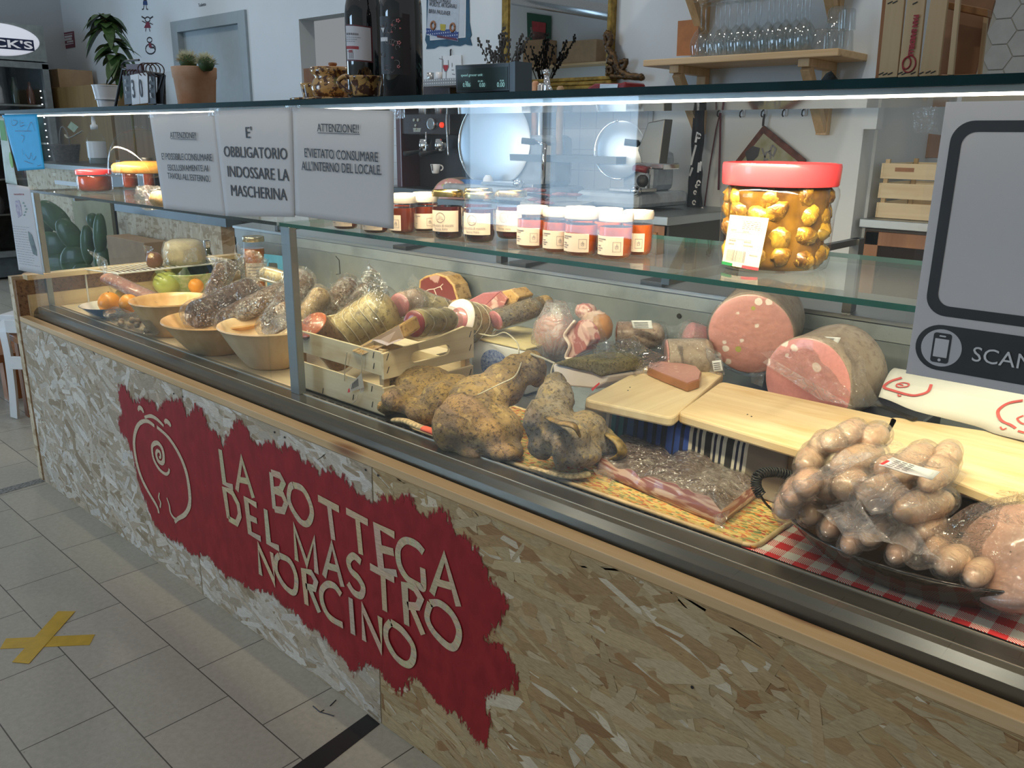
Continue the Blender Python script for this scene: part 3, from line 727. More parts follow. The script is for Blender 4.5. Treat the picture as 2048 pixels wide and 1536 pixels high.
# screw heads along the top edge
for px_, py_ in ((551,864),(571,874),(733,939),(758,950),(349,787),(367,793),(1386,1373),(1600,1250)):
    p = at(px_, py_, y=0)
    if p.z < .608: obj('screw_head', B().lathe([(.0028, 0), (.0026, .0006)], p+V(0,-.0025,0), 8, axis=(0,-1,0)), black_paint, counter)
tr_ = B(); tr_.box((0, 0, .610), (CX1, .032, .628)); obj('pine_batten', tr_, pine, counter, bevel=.0015)
tr_ = B(); tr_.box((-.055, 0, 0), (-.02, .95, .765)); obj('end_panel', tr_, osb_flakes, counter)
tr_ = B(); tr_.box((-.02, .004, .0), (.0, .92, .755)); obj('inner_end_board', tr_, casing_brown, counter)
tr_ = B(); tr_.box((-.02, .035, .755), (.03, .95, .772)); tr_.box((.0, .035, .60), (.012, .95, .70)); obj('end_lining', tr_, board_wood_y, counter)
# dark steel tub edge behind the glass
prof = [(.036,.56),(.040,.615),(.046,.640),(.056,.652),(.066,.6555),(.108,.6555),(.112,.650),(.116,.6445)]
b_ = B()
for i in range(len(prof)-1):
    (y0, z0), (y1, z1) = prof[i], prof[i+1]
    b_.add([(0,y0,z0),(CX1,y0,z0),(CX1,y1,z1),(0,y1,z1)], [(0,1,2,3)])
obj('tub_edge', b_, plain('tub_edge_steel', (.13,.125,.11), .24, .75, var=.04), counter)
b_ = B(); b_.box((0, .0655, .6553), (CX1, .0672, .6562)); b_.box((0, .108, .655), (CX1, .1105, .6575)); obj('edge_trim', b_, silver_edge, counter)
b_ = B(); b_.box((0, .112, .60), (CX1, .88, .644)); obj('deck', b_, steel, counter)
b_ = B()
rr_ = random.Random(5)
for k in range(3):
    x = 1.55+k*.011
    while x < 3.7:
        b_.box((x, .120+k*.009, .6441), (x+.022, .1235+k*.009, .6446)); x += .031
obj('deck_slots', b_, black_paint, counter)
b_ = B(); b_.box((.015, .135, .644), (1.50, .84, .650)); obj('deck_board', b_, tray_wood, counter)
# rear: back wall, perforated air grille, ledge
def m_perf():
    n = N('perforated_grille'); d = n.vor(n.coord(scale=(1, 1, 1)), 190, 'Distance', 'F1', .12)
    col = n.ramp(d, [(.30, (.02,.025,.03)), (.42, (.30,.34,.37))])
    col = n.mix(n.ramp(n.noise(n.coord(), 6, 4), [(.45, 0), (.75, .7)]), col, (.05,.07,.08))
    return n.done(n.bsdf(col, .4, .5))
backm = plain('back_wall_steel', (.34,.38,.41), .32, .55, var=.10, sc_=5, c2=(.20,.24,.27))
b_ = B(); b_.box((0, .86, .60), (CX1, .90, .842)); obj('tub_back_wall', b_, backm, counter)
b_ = B(); b_.box((0, .856, .842), (CX1, .90, .882)); obj('air_grille', b_, m_perf(), counter)
b_ = B(); b_.add([(0,.848,.880),(CX1,.848,.880),(CX1,.848,.889),(0,.848,.889),(0,1.06,.905),(CX1,1.06,.905),(CX1,1.06,.58),(0,1.06,.58)], [(0,1,2,3),(3,2,5,4),(4,5,6,7)]); obj('rear_ledge', b_, metal('ledge_steel', (.60,.63,.62), .34), counter)
for px_ in (800, 1035, 1300):
    p = at(px_, 560+(px_-1035)*.16, y=.85); obj('ledge_bracket', B().box((p.x-.03, .846, .8892), (p.x+.035, 1.0, .9025)), steel_dark, counter)
b_ = B(); b_.lathe([(.007,0),(.006,.002)], at(1358, 632, y=.858), 10, axis=(0,-1,0)); obj('wall_bolt', b_, black_paint, counter)
b_ = B(); b_.box((0, .03, .0), (CX1, 1.04, .56)); obj('counter_body', b_, dark_metal, counter)
# posts and glass
for nm, x0 in (('glazing_post', 1.541), ('glazing_post', -.020)):
    b_ = B(); b_.box((x0, .098, .655), (x0+.036, .118, 1.052)); o = obj(nm, b_, aluminium, counter, bevel=.002)
b_ = B(); b_.box((.002, .034, .622), (1.558, .0400, 1.308)); b_.box((1.560, .034, .622), (CX1, .0400, 1.308)); obj('front_glass', b_, front_glass, counter)
def slab(x0, x1, y0, y1, z0, z1, nm, mat, em):
    b = B(); b.box((x0, y0, z0), (x1, y1, z1)); o = obj(nm, b, mat, counter)
    e = B(); e.box((x0, y0-.0008, z0), (x1, y0-.0002, z1)); e.box((x0, y1+.0002, z0), (x1, y1+.0008, z1)); e.box((x0-.0008, y0, z0), (x0-.0002, y1, z1)); obj('polished_edge', e, em, o if False else counter)
    return o
slab(1.543, CX1, .096, .53, 1.052, 1.060, 'glass_shelf', shelf_glass, green_edge)
slab(.0, 1.532, .096, .53, 1.052, 1.060, 'glass_shelf', shelf_glass, plain('dark_shelf_edge', (.02,.03,.03), .2, coat=.6))
for x_ in (.3, 1.5, 2.55, 3.5):
    b_ = B(); b_.box((x_, .12, 1.038), (x_+.014, .90, 1.051)); b_.box((x_, .86, .89), (x_+.02, .89, 1.051)); obj('shelf_arm', b_, steel_dark, counter)
b_ = B(); b_.box((-.06, .028, 1.3095), (CX1, .62, 1.3185)); obj('counter_top', b_, plain('top_smoked_glass', (.035,.045,.045), .06, var=.05, coat=1), counter)
b_ = B(); b_.box((-.06, .0268, 1.3085), (CX1, .0278, 1.319)); obj('top_polished_edge', b_, blue_edge, counter)
b_ = B(); b_.box((0, .050, 1.3025), (CX1, .070, 1.3093)); obj('led_channel', b_, aluminium, counter)
b_ = B(); b_.box((0, .0555, 1.2995), (CX1, .0645, 1.3024)); obj('led_strip', b_, led, counter); b_ = None
for x_ in (.62, 1.86, 3.1):
    a_ = area('led_strip_light', (x_, .066, 1.297), (x_, .45, .9), 1.22, 11.5, (1.0, .80, .56), .012); a_.data.spread = R(116)
# ------------------------------------------------------------------ helpers for the goods in the counter
DZ = .645
def away(p):
    d = Vector((p[0]-CAM.x, p[1]-CAM.y, 0)); return d.normalized()
def base(px, py, z, r):
    """centre of a round foot whose nearest edge shows at this point"""
    p = at(px, py, z=z); return p+away(p)*r
def mid(a, b, t=.5): return Vector(a).lerp(Vector(b), t)
def sheet(fn4, nu=16, nv=12, amp=.006, fq=30, seed=0):
    """crinkled sheet between four corners"""
    p0, p1, p2, p3 = [Vector(q) for q in fn4]; nrm = (p1-p0).cross(p3-p0).normalized()
    def f(u, v):
        p = p0.lerp(p1, u).lerp(p3.lerp(p2, u), v)
        return p+nrm*amp*(noise.noise(p*fq+Vector((seed*9.1, seed*4.7, 0)))*2)
    return B().grid(f, nu, nv)
def flap(parent, c4, mat=None, amp=.008, seed=0, name='bag_flap', fq=26):
    return obj(name, sheet(c4, 18, 14, amp, fq, seed), mat or bag, parent, smooth=True)
def pathrad(a, b, r, n, ta, tb, ends, sag=0):
    a, b = Vector(a), Vector(b); pts = []; rad = []
    for i in range(n+1):
        t = i/n; pts.append(a.lerp(b, t)+Vector((0,0,-sag*math.sin(PI*t))))
        k = 1
        if ends[0] and t < ta: k = min(k, math.sqrt(max(.03, 1-(1-t/ta)**2)))
        if ends[1] and 1-t < tb: k = min(k, math.sqrt(max(.03, 1-(1-(1-t)/tb)**2)))
        rad.append(r*k)
    return pts, rad
def salami(name, label, cat, a, b, r, mat, group=None, seed=0, cutA=None, cutB=None, wrap=None, ta=.2, tb=.2, lump=.10, flat=1.0, sag=0, tie=0, netting=None, wr=1.10, nf=18, part='casing'):
    a, b = Vector(a), Vector(b)
    t = thing(name, label, cat, tuple(mid(a, b)-Vector((0, 0, r))), group)
    pts, rad = pathrad(a, b, r, 22, ta, tb, (not cutA, not cutB), sag)
    obj(part, B().tube(pts, rad, 26, nz=lump, nf=nf, seed=seed, flat=flat), mat, t, smooth=True, ang=50)
    ax = (b-a).normalized()
    for cut, p, d in ((cutA, a, -ax), (cutB, b, ax)):
        if cut:
            up = Vector((0,0,1)); u = (up-d*up.dot(d)).normalized(); v = d.cross(u); ring = []; k = 30; bb = B()
            for rr, off in ((.98, .0006), (.93, .0035), (.5, .0045), (.02, .005)):
                ring.append([p+d*off+(u*flat*math.cos(2*PI*i/k)+v*math.sin(2*PI*i/k))*r*rr*(1+lump*noise.noise((p+u*math.cos(2*PI*i/k)*r+v*math.sin(2*PI*i/k)*r)*nf+Vector((seed*7.3, seed*3.1, 0)))) for i in range(k)])
            bb.rings(ring, (False, True)); obj('cut_face', bb, cut, t, smooth=True)
    if wrap:
        pts2, rad2 = pathrad(a-ax*r*.25, b+ax*r*.25, r*wr, 26, .10, .10, (True, True), sag)
        obj('bag', B().tube(pts2, rad2, 26, nz=.10, nf=32, seed=seed+3, flat=flat), wrap, t, smooth=True)
    for i in range(tie):
        q = lerp(.18, .82, i/max(1, tie-1)); p = a.lerp(b, q)-Vector((0,0,sag*math.sin(PI*q)))
        up = ax.orthogonal().normalized(); vv = ax.cross(up)
        obj('string', B().tube([p+ax*.006*math.sin(3*k)+(up*math.cos(k)+vv*math.sin(k))*r*1.03 for k in [2*PI*j/22 for j in range(23)]], .0011, 6), twine, t)
    return t
def blob(name, balls, mat, parent, voxel=.006, sm=8, disp=.006, dscale=.03, depth_=3):
    """several lumps grown together into one skin"""
    bb = B()
    for c, r, *q in balls: bb.ball(c, r, 18, rot=q[0] if q else None)
    o = obj(name, bb, mat, parent, smooth=True)
    m = o.modifiers.new('skin', 'REMESH'); m.mode = 'VOXEL'; m.voxel_size = voxel; m.use_smooth_shade = True
    m = o.modifiers.new('smooth', 'SMOOTH'); m.factor = .6; m.iterations = sm
    if disp:
        tx = bpy.data.textures.new('lumps', 'CLOUDS'); tx.noise_scale = dscale; tx.noise_depth = depth_
        m = o.modifiers.new('lumps', 'DISPLACE'); m.texture = tx; m.strength = disp; m.mid_level = .5; m.texture_coords = 'GLOBAL'
    return o
def pb(px, py, y, r):
    """lump centre seen at this point at depth y; r in pixels there"""
    p = at(px, py, y=y); k = depth(p)/FPX
    return (p, tuple(q*k for q in r) if isinstance(r, tuple) else r*k)

# ------------------------------------------------------------------ left end of the counter
# white wire rack
rk = thing('wire_rack', 'white coated wire rack with a wrapped cheese standing on it', 'wire rack', (.08, .45, .650))
X0, X1, Y0, Y1, ZR = -.0, .20, .235, .70, .772
X0 = .014
b_ = B()
for path in ([(X0,Y0,.651),(X0,Y0,ZR-.012),(X0+.006,Y0,ZR),(X1,Y0+.04,ZR),(X1,Y1,ZR),(X0,Y1,ZR),(X0,Y0,ZR-.006)], [(X0,Y1,.651),(X0,Y1,ZR)], [(X1,Y1,.651),(X1,Y1,ZR)], [(X1,Y0+.04,.651),(X1,Y0+.04,ZR)]): b_.tube(path, .0033, 7)
obj('frame', b_, white_plastic, rk)
b_ = B()
for i in range(22):
    y = lerp(Y0+.05, Y1-.02, i/21); b_.tube([(X0, y, ZR), (X1, y, ZR)], .0017, 6)
obj('wires', b_, white_plastic, rk)
# wrapped cheese on the rack
p = at(348, 527, z=ZR+.002)
ch = thing('cheese_piece', 'pale round topped cheese wrapped in clear film on the wire rack', 'cheese', tuple(p))
q = at(348, 500, y=p.y); k = depth(q)/FPX
wq = 44*k; hq = at(348,478,y=p.y+.03).z-p.z
obj('cheese', B().lathe([(wq*.97,.001),(wq,hq*.3),(wq*.98,hq*.62),(wq*.86,hq*.9),(wq*.6,hq),(.001,hq*1.02)], V(q.x, p.y+.04, p.z), 30, caps=(True,False), sy=.9), plain('pale_cheese', (.78,.68,.46), .5, var=.06, sc_=10, coat=.2), ch, smooth=True)
obj('film', B().lathe([(wq*1.03,.001),(wq*1.06,hq*.3),(wq*1.05,hq*.62),(wq*.92,hq*.94),(wq*.6,hq*1.05),(.001,hq*1.06)], V(q.x, p.y+.04, p.z), 30, caps=(False,False), sy=.9), bag, ch, smooth=True)
flap(ch, (at(365,500,y=p.y), at(395,495,y=p.y), at(397,523,y=p.y-.01), at(368,527,y=p.y-.01)), seed=4)
p = at(306, 533, z=ZR+.003)
sp = thing('speck_piece', 'small dark marbled end of cured meat in film beside the cheese', 'cured meat', tuple(p))
q = at(304, 523, y=p.y); k = depth(q)/FPX
obj('meat', B().ball(q+V(0,.01,.004), (18*k, .03, 17*k), 16, nz=.25), m_meat('speck_cut', (.22,.10,.06), (.62,.46,.28), None, 26, .5), sp, smooth=True)
flap(sp, (at(288,490,y=p.y), at(305,497,y=p.y), at(300,515,y=p.y), at(289,505,y=p.y)), seed=6)
# blue fruit dish with citrus
p = base(222, 640, .650, .05)
c_ = V(p.x, p.y, .650)
d_ = thing('fruit_dish', 'small shallow dish, white inside and blue outside, holding oranges', 'dish', tuple(c_))
pr = [(.030,0),(.034,.004),(.062,.018),(.088,.040),(.094,.044)]
obj('dish_body', B().lathe(pr, c_, 36, caps=(True, False)), plain('blue_glaze', (.06,.22,.50), .2, coat=.6, c2=(.14,.36,.60)), d_, smooth=True)
obj('dish_inside', B().lathe([(.092,.0445),(.086,.041),(.06,.020),(.001,.008)], c_, 36, caps=(False, False)), plain('white_glaze', (.80,.76,.68), .2, coat=.6), d_, smooth=True)
def fruit(name, label, cat, px, py, y, rpx, mat, grp=None, squash=(1,1,1), stem=True, nz=.02):
    c, r = pb(px, py, y, rpx)
    t = thing(name, label, cat, tuple(c-V(0,0,r*squash[2])), grp)
    obj('peel', B().ball(c, tuple(r*s for s in squash), 22, nz=nz), mat, t, smooth=True)
    if stem: obj('stem', B().tube([c+V(0,0,r*squash[2]*.96), c+V(.001,0,r*squash[2]*1.05)], r*.05, 6), brown_wood, t)
    return t
yc = c_.y
fruit('orange', 'left orange in the blue dish', 'orange', 219, 606, yc-.02, 22, orange_skin, 'oranges in the blue dish')
fruit('orange', 'right orange in the blue dish, partly behind the cured pork loin', 'orange', 258, 607, yc-.005, 19, orange_skin, 'oranges in the blue dish')
fruit('lemon', 'yellow lemon behind the two oranges in the blue dish', 'lemon', 247, 594, yc+.05, 17, lemon_skin, squash=(1.2,1,1))
# crumpled bag of small sausages lying by the dish
p = at(255, 660, z=.652)
bg_ = thing('bagged_snack_sausages', 'crumpled clear bag of small pale sausages lying between the dish and the wooden bowls', 'bagged sausages', tuple(p))
rr_ = random.Random(2); pale_ = m_rind('pale_snack', (.60,.42,.22), (.72,.60,.42), (.42,.22,.12), 50, .5)
for i in range(9):
    q = at(rr_.uniform(240, 296), rr_.uniform(633, 662), y=p.y+rr_.uniform(.0,.04)); q.z = max(q.z, .660); obj('snack_sausage', B().ball(q, (.014,.009,.010), 10, nz=.2), pale_, bg_, smooth=True)
q0 = at(212, 628, y=p.y); q1 = at(306, 655, y=p.y)
obj('bag', B().tube([q0, q0.lerp(q1,.25)+V(0,0,.004), q0.lerp(q1,.6)+V(0,0,-.004), q1], [.012,.026,.030,.024], 22, nz=.35, nf=30), foil_bag, bg_, smooth=True)

# three turned wooden bowls
def wood_bowl(label, pb_, rb, pr_, rr, mat):
    p = at(*pb_, z=.650); d = away(p); c = p+d*rb; c.z = .650
    f = c-d*rr; q = at(*pr_, x=f.x); h = q.z-.650
    t = thing('wooden_bowl', label, 'bowl', tuple(c), 'wooden bowls of salami')
    pr = [(rb*.92,0),(rb,.004)]+[(lerp(rb, rr, k**.85), .004+(h-.004)*k) for k in (.2,.4,.6,.8,.95)]+[(rr*1.012, h-.002),(rr*1.0, h+.002),(rr*.965, h)]
    pr += [(lerp(rr*.95, rb*.8, k), lerp(h*.94, .016, k)) for k in (.05,.3,.6,.85,1)]+[(.001,.015)]
    obj('bowl', B().lathe(pr, c, 56, caps=(True, False)), mat, t, smooth=True, ang=60)
    return c, h
c1, h1 = wood_bowl('wooden bowl farthest from the camera, holding the cured pork loin', (348,676), .062, (330,614), .118, bowl_wood)
c2, h2 = wood_bowl('middle orange-brown wooden bowl of dark salami', (440,713), .078, (450,656), .150, bowl_wood)
c3, h3 = wood_bowl('palest wooden bowl, half hidden behind the metal post', (548,742), .070, (556,668), .138, bowl_pale)
# flat loin in a bag, leaning out of the first bowl
a = at(216, 556, y=.20); b = at(338, 612, y=.26)
lo = salami('cured_pork_loin', 'long flat reddish cured loin in a clear bag leaning over the first wooden bowl', 'cured meat', a, b, .030, m_rind('loin', (.33,.10,.07), (.42,.20,.14), (.55,.38,.30), 40, .4, .4, coat=.5), seed=2, cutA=raw_face, flat=.6, wrap=bag, ta=.1)
flap(lo, (at(176,498,y=.20), at(216,520,y=.21), at(220,560,y=.205), at(205,548,y=.195)), bag_milky, seed=1)
flap(lo, (at(212,560,y=.18), at(250,590,y=.18), at(345,615,y=.22), at(300,600,y=.2)), bag, .004, seed=3)
# salami in and over the bowls
a = at(372, 640, y=.14); b = at(520, 578, y=.30)
s1 = salami('dry_salami', 'thick dark salami in a shiny bag lying across the middle wooden bowl', 'salami', a, b, 30*depth(mid(a,b))/FPX, salami_dark, 'bagged dry salami in wooden bowls', 1, wrap=foil_bag, ta=.22, tb=.12, lump=.16)
flap(s1, (at(386,595,y=.16), at(430,565,y=.22), at(440,600,y=.22), at(392,640,y=.15)), bag, .010, 11)
flap(s1, (at(366,645,y=.13), at(392,632,y=.13), at(398,650,y=.13), at(368,650,y=.125)), bag_milky, .006, 12)
a = at(430, 650, y=.16); b = at(578, 575, y=.34)
s2 = salami('dry_salami', 'mottled salami under the thick dark one in the middle bowl', 'salami', a, b, 22*depth(mid(a,b))/FPX, salami_mould, 'bagged dry salami in wooden bowls', 2, wrap=foil_bag, lump=.16)
a = at(505, 636, y=.24); b = at(556, 600, y=.36)
s2b = salami('dry_salami', 'short dark salami at the right rim of the middle bowl, beside the metal post', 'salami', at(470,640,y=.22), at(566,608,y=.34), 15*depth(mid(a,b))/FPX, salami_dark, 'bagged dry salami in wooden bowls', 21, wrap=bag, lump=.2)
a = at(425, 600, y=.30); b = at(455, 525, y=.33)
s3 = salami('dry_salami', 'short salami standing upright in a bag at the back of the middle bowl', 'salami', a, b, 20*depth(mid(a,b))/FPX, salami_dark, 'bagged dry salami in wooden bowls', 3, wrap=foil_bag, lump=.16)
flap(s3, (at(388,605,y=.27), at(425,548,y=.29), at(440,560,y=.3), at(405,610,y=.28)), bag, .008, 14)
flap(s3, (at(415,508,y=.30), at(452,520,y=.31), at(455,545,y=.31), at(432,540,y=.3)), bag_milky, .008, 15)
for i, (c4, m_) in enumerate((((470,540),(475,482),(500,520),(512,560)), ((455,530),(500,500),(535,520),(500,570)), ((500,545),(540,515),(548,528),(505,580)), ((440,560),(480,530),(520,560),(480,590)))[k] for k in range(0)): pass
for i, c4 in enumerate((((462,545),(476,482),(488,505),(500,560)), ((455,535),(500,498),(536,518),(505,568)), ((495,572),(536,516),(530,540),(505,585)))):
    flap(s3, [at(x, y, y=.33+.01*i) for x, y in c4], foil_bag, .010, 31+i)
# striped label of a bag behind the middle bowl
a = at(523, 545, y=.42); b = at(575, 560, y=.44)
s4 = salami('netted_salami', 'salami with white ladder netting behind the middle bowl, left of the post', 'salami', a, b, 15*depth(a)/FPX, casing_tan, None, 4, wrap=bag)
b_ = B(); ax_ = (b-a).normalized(); n_ = (CAM-a).normalized(); u_ = ax_.cross(n_).normalized(); k_ = depth(a)/FPX
for i in range(16):
    p = a.lerp(b, i/15)+n_*16.5*k_; b_.obox(p, u_*11*k_, ax_*1.0*k_, n_*.0004)
for j in (-11, -3.5, 3.5, 11): b_.obox(mid(a,b)+n_*16.6*k_+u_*j*k_, ax_*(b-a).length/2, u_*1.2*k_, n_*.0004)
obj('netting', b_, white_plastic, s4)
a = at(515, 682, y=.14); b = at(612, 548, y=.34)
s5 = salami('dry_salami', 'white moulded salami in a bag slanting out of the palest bowl behind the metal post', 'salami', at(532,668,y=.17), b, 27*depth(mid(a,b))/FPX, salami_mould, 'bagged dry salami in wooden bowls', 5, wrap=foil_bag, tb=.12, ta=.3, lump=.14)
flap(s5, (at(520,662,y=.15), at(575,610,y=.2), at(578,660,y=.19), at(528,668,y=.15)), bag_milky, .008, 41)
flap(s5, (at(590,560,y=.33), at(612,532,y=.35), at(624,560,y=.35), at(600,590,y=.33)), bag, .008, 42)
a = at(592, 655, y=.24); b = at(652, 580, y=.33)
s6 = salami('dry_salami', 'brown salami with wrinkled grain leaning against the white moulded one right of the post', 'salami', a, b, 21*depth(mid(a,b))/FPX, m_rind('wrinkled_casing', (.34,.22,.10), (.46,.33,.17), (.16,.09,.04), 40, 1, .5, .006, .3), None, 6, lump=.2, wrap=bag)
# ------------------------------------------------------------------ fruit bowl, jars and bottles behind the bowls
p = at(345, 600, y=.52)
c_ = V(at(372, 590, y=.55).x, .57, .650)
gb = thing('green_bowl', 'pale green ceramic bowl with fruit behind the wooden bowls', 'bowl', tuple(c_))
ht = at(385, 562, y=.46).z-.650
pr = [(.045,0),(.05,.006),(.09,ht*.5),(.118,ht*.95),(.120,ht),(.114,ht*.96),(.085,ht*.5),(.001,.012)]
obj('bowl', B().lathe(pr, c_, 36, caps=(True, False)), plain('green_glaze', (.30,.46,.16), .25, coat=.5, c2=(.60,.66,.40), sc_=60), gb, smooth=True)
fruit('apple', 'yellow-green apple at the front of the fruit bowl', 'apple', 334, 566, .47, 27, apple_skin, squash=(1,1,.88))
pe = fruit('pear', 'ripe pear lying tilted behind the green apple', 'pear', 326, 560, .53, 24, pear_skin, stem=False)
obj('neck', B().tube([at(318,560,y=.53), at(336,546,y=.54), at(350,538,y=.55), at(360,534,y=.555)], [.034,.028,.020,.012], 16), pear_skin, pe, smooth=True)
obj('stem', B().tube([at(360,534,y=.555), at(365,527,y=.56)], .0022, 6), brown_wood, pe)
fruit('orange', 'orange in the pale green bowl, right of the apple', 'orange', 392, 572, .53, 15, orange_skin)
def jar(name, label, cat, px, py, z, w, h, lidh, liq, lidm, grp=None, fill=.8, r=None, lidr=1.0, lab=None, labh=(.12,.6), labw=1.9, laboff=-.3, seg=36, labm=None, dark=None, neck=.93, yy=None, top=None):
    p = at(px, py, z=z) if yy is None else V(at(px, py, y=yy).x, yy, z); r = r or w/2*depth(p)/FPX; c = p+away(p)*r if yy is None else p; c.z = z
    if top: h = at(px, top, y=c.y).z-z-lidh
    t = thing(name, label, cat, tuple(c), grp)
    k = h
    pr = [(r*.80,0),(r*.93,.003),(r,.010),(r,k*.80),(r*.97,k*.86),(r*neck,k*.90),(r*neck,k)]
    obj('glass', B().lathe(pr, c, seg, caps=(False, False)), jar_glass, t, smooth=True)
    q = .955
    pl = [(r*.78*q,.003),(r*.92*q,.006),(r*.985*q,.013),(r*.985*q,min(k*fill, k*.80))]
    if fill > .8: pl += [(r*.95*q,k*.86),(r*neck*q*.98,min(k*fill, k*.97))]
    obj('contents', B().lathe(pl, c, seg), liq, t, smooth=True, ang=40)
    R2 = r*neck*1.07*lidr
    pl = [(R2*.99,k-.004),(R2,k-.003),(R2,k+lidh*.72-.002),(R2*.985,k+lidh-.003),(R2*.95,k+lidh-.001),(R2*.86,k+lidh-.002),(R2*.83,k+lidh-.0035),(.001,k+lidh-.0035)]
    obj('lid', B().lathe(pl, c, seg, caps=(False, False)), lidm, t, smooth=True, ang=35)
    if lab:
        d = (CAM-c); a0 = math.atan2(d.y, d.x)+laboff; aw = labw/2
        def f(u, v):
            a = a0-aw+2*aw*u; return c+V(math.cos(a)*(r+.0006), math.sin(a)*(r+.0006), lerp(labh[0], labh[1], v)*k)
        lb = obj('label', B().grid(f, 14, 1), labm or label_paper, t, smooth=True); 
        lb['_c'] = tuple(c); t['_r'] = r
        P = B()
        def bar(u0, u1, v0, v1):
            n = max(1, int((u1-u0)*14)+1); o = len(P.v)
            for i in range(n+1):
                u = lerp(u0, u1, i/n); a = a0-aw+2*aw*u
                for v in (v0, v1): P.v.append(c+V(math.cos(a)*(r+.0010), math.sin(a)*(r+.0010), lerp(labh[0], labh[1], v)*k))
            for i in range(n): P.f.append([o+2*i, o+2*i+2, o+2*i+3, o+2*i+1]); P.m.append(0); P.col.append(None)
        lab(bar, c, r, a0, aw, labh, k, t, P)
        if P.f: obj('label_print', P, dark or ink_soft, t)
    return t
def wraptext(t, body, c, r, a0, aw, u, z, size, mat, name='lettering', sx=1.0):
    """lettering bent round a jar, running from label position u"""
    cu = bpy.data.curves.new(name, 'FONT'); cu.body = body; cu.size = size; cu.resolution_u = 2
    ob = bpy.data.objects.new(name, cu); C.objects.link(ob); dg = bpy.context.evaluated_depsgraph_get(); dg.update()
    me = bpy.data.meshes.new_from_object(ob.evaluated_get(dg)); bpy.data.objects.remove(ob)
    b = B(); vs_ = []
    for v in me.vertices:
        a = a0-aw+2*aw*u+v.co.x*sx/r; vs_.append(c+V(math.cos(a)*(r+.0012), math.sin(a)*(r+.0012), z+v.co.y))
    b.add(vs_, [list(p.vertices) for p in me.polygons]); return obj(name, b, mat, t)
def lab_honey(bar, c, r, a0, aw, lh, k, t, P):
    for i in range(4): bar(.1, .8, .75-i*.18, .80-i*.18)
honey = liquid('honey', (.55,.16,.02), (.40,.09,.01))
jar('honey_jar', 'tall jar of orange honey with pale metal lid behind the bagged salami', 'jar', 508, 500, .650, 42, .215, .016, honey, metal('pale_lid', (.62,.56,.42), .3), None, .86, lab=lab_honey, labh=(.3,.62), labw=2.4, laboff=.2, yy=.74, top=472)
# narrow bottle with a silver cap standing behind the cheese
p = V(at(417, 520, y=.76).x, .76, .650)
bt = thing('slim_bottle', 'slim dark bottle with ribbed silver cap behind the wire rack', 'bottle', tuple(p))
zt = at(417, 482, y=.76).z-.650
obj('glass', B().lathe([(.026,0),(.027,.01),(.027,zt*.5),(.011,zt*.75),(.011,zt-.02)], p, 20), plain('olive_bottle', (.05,.06,.03), .1, coat=1), bt, smooth=True)
obj('cap', B().lathe([(.013,zt-.026)]+[(.013+.001*(i%2),zt-.026+.026*i/8) for i in range(9)], p, 20), chrome, bt)
# blue card stand and small tub behind the netted salami
p = at(535, 530, y=.62)
cs = thing('blue_card', 'small folded blue card with an arched cut out, left of the post behind the salami', 'card', (p.x, p.y, .650))
a, b, c, d = at(528,508,y=.62), at(566,512,y=.62), at(566,545,y=.62), at(528,545,y=.62)
b_ = B(); b_.prism([a, b, c, c.lerp(d,.25), b.lerp(c,.45).lerp(a.lerp(d,.45),.3), b.lerp(c,.45).lerp(a.lerp(d,.45),.75), c.lerp(d,.78), d], (0,.003,0)); b_.box((a.x+.002, .623, .650), (b.x-.002, .645, d.z+.006)); obj('card', b_, plain('blue_card_print', (.05,.22,.36), .5), cs)
jar('spread_tub', 'small jar of pale beige spread behind the blue card', 'jar', 543, 530, .650, 30, .155, .012, plain('beige_spread', (.56,.44,.22), .6, var=.2, sc_=60), dark_metal, None, .8, yy=.70, top=513)
# oval patterned tin (blue and red) behind the green bowl
p = at(395, 565, y=.62)
tn = thing('patterned_tin', 'round tin lid with blue and red print leaning behind the green bowl', 'tin', (p.x, p.y, .650))
c_ = V(p.x-.01, .64, .7165)
obj('disc', B().lathe([(.064,-.004),(.064,.004)], c_, 30, axis=(.45,-1,.25)), plain('tin_green', (.03,.06,.035), .4, var=.5, sc_=40), tn)
ax_ = V(.45,-1,.25).normalized(); u_ = V(1,.45,0).normalized(); v_ = ax_.cross(u_)
vs_, fs_ = ribbon(arcpts(c_+ax_*.006, u_*.055, v_*.055, -1.2, 1.2, 12), .016, ax_); obj('blue_band', B().add(vs_, fs_), plain('tin_blue', (.04,.10,.30), .4), tn)
vs_, fs_ = ribbon(arcpts(c_+ax_*.006, u_*.038, v_*.038, -1.6, .3, 12), .012, ax_); obj('red_band', B().add(vs_, fs_), red_print, tn)
# twisted glass flask by the post
p = V(at(668, 560, y=.70).x, .70, .650)
fl = thing('swing_top_flask', 'small clear flask with wire swing top behind the crate, right of the post', 'bottle', tuple(p))
zt = at(668, 505, y=.70).z-.650
obj('glass', B().lathe([(.030,0),(.032,.01),(.030,zt*.4),(.012,zt*.7)]+[(.012+.002*(i%2), lerp(zt*.7, zt, i/8)) for i in range(9)], p, 20), jar_glass, fl, smooth=True)
obj('wire_bail', B().tube([p+V(.016,0,zt*.95), p+V(.034,0,zt*.9), p+V(.036,0,zt*.70), p+V(.014,0,zt*.68)], .0015, 6), black_paint, fl)

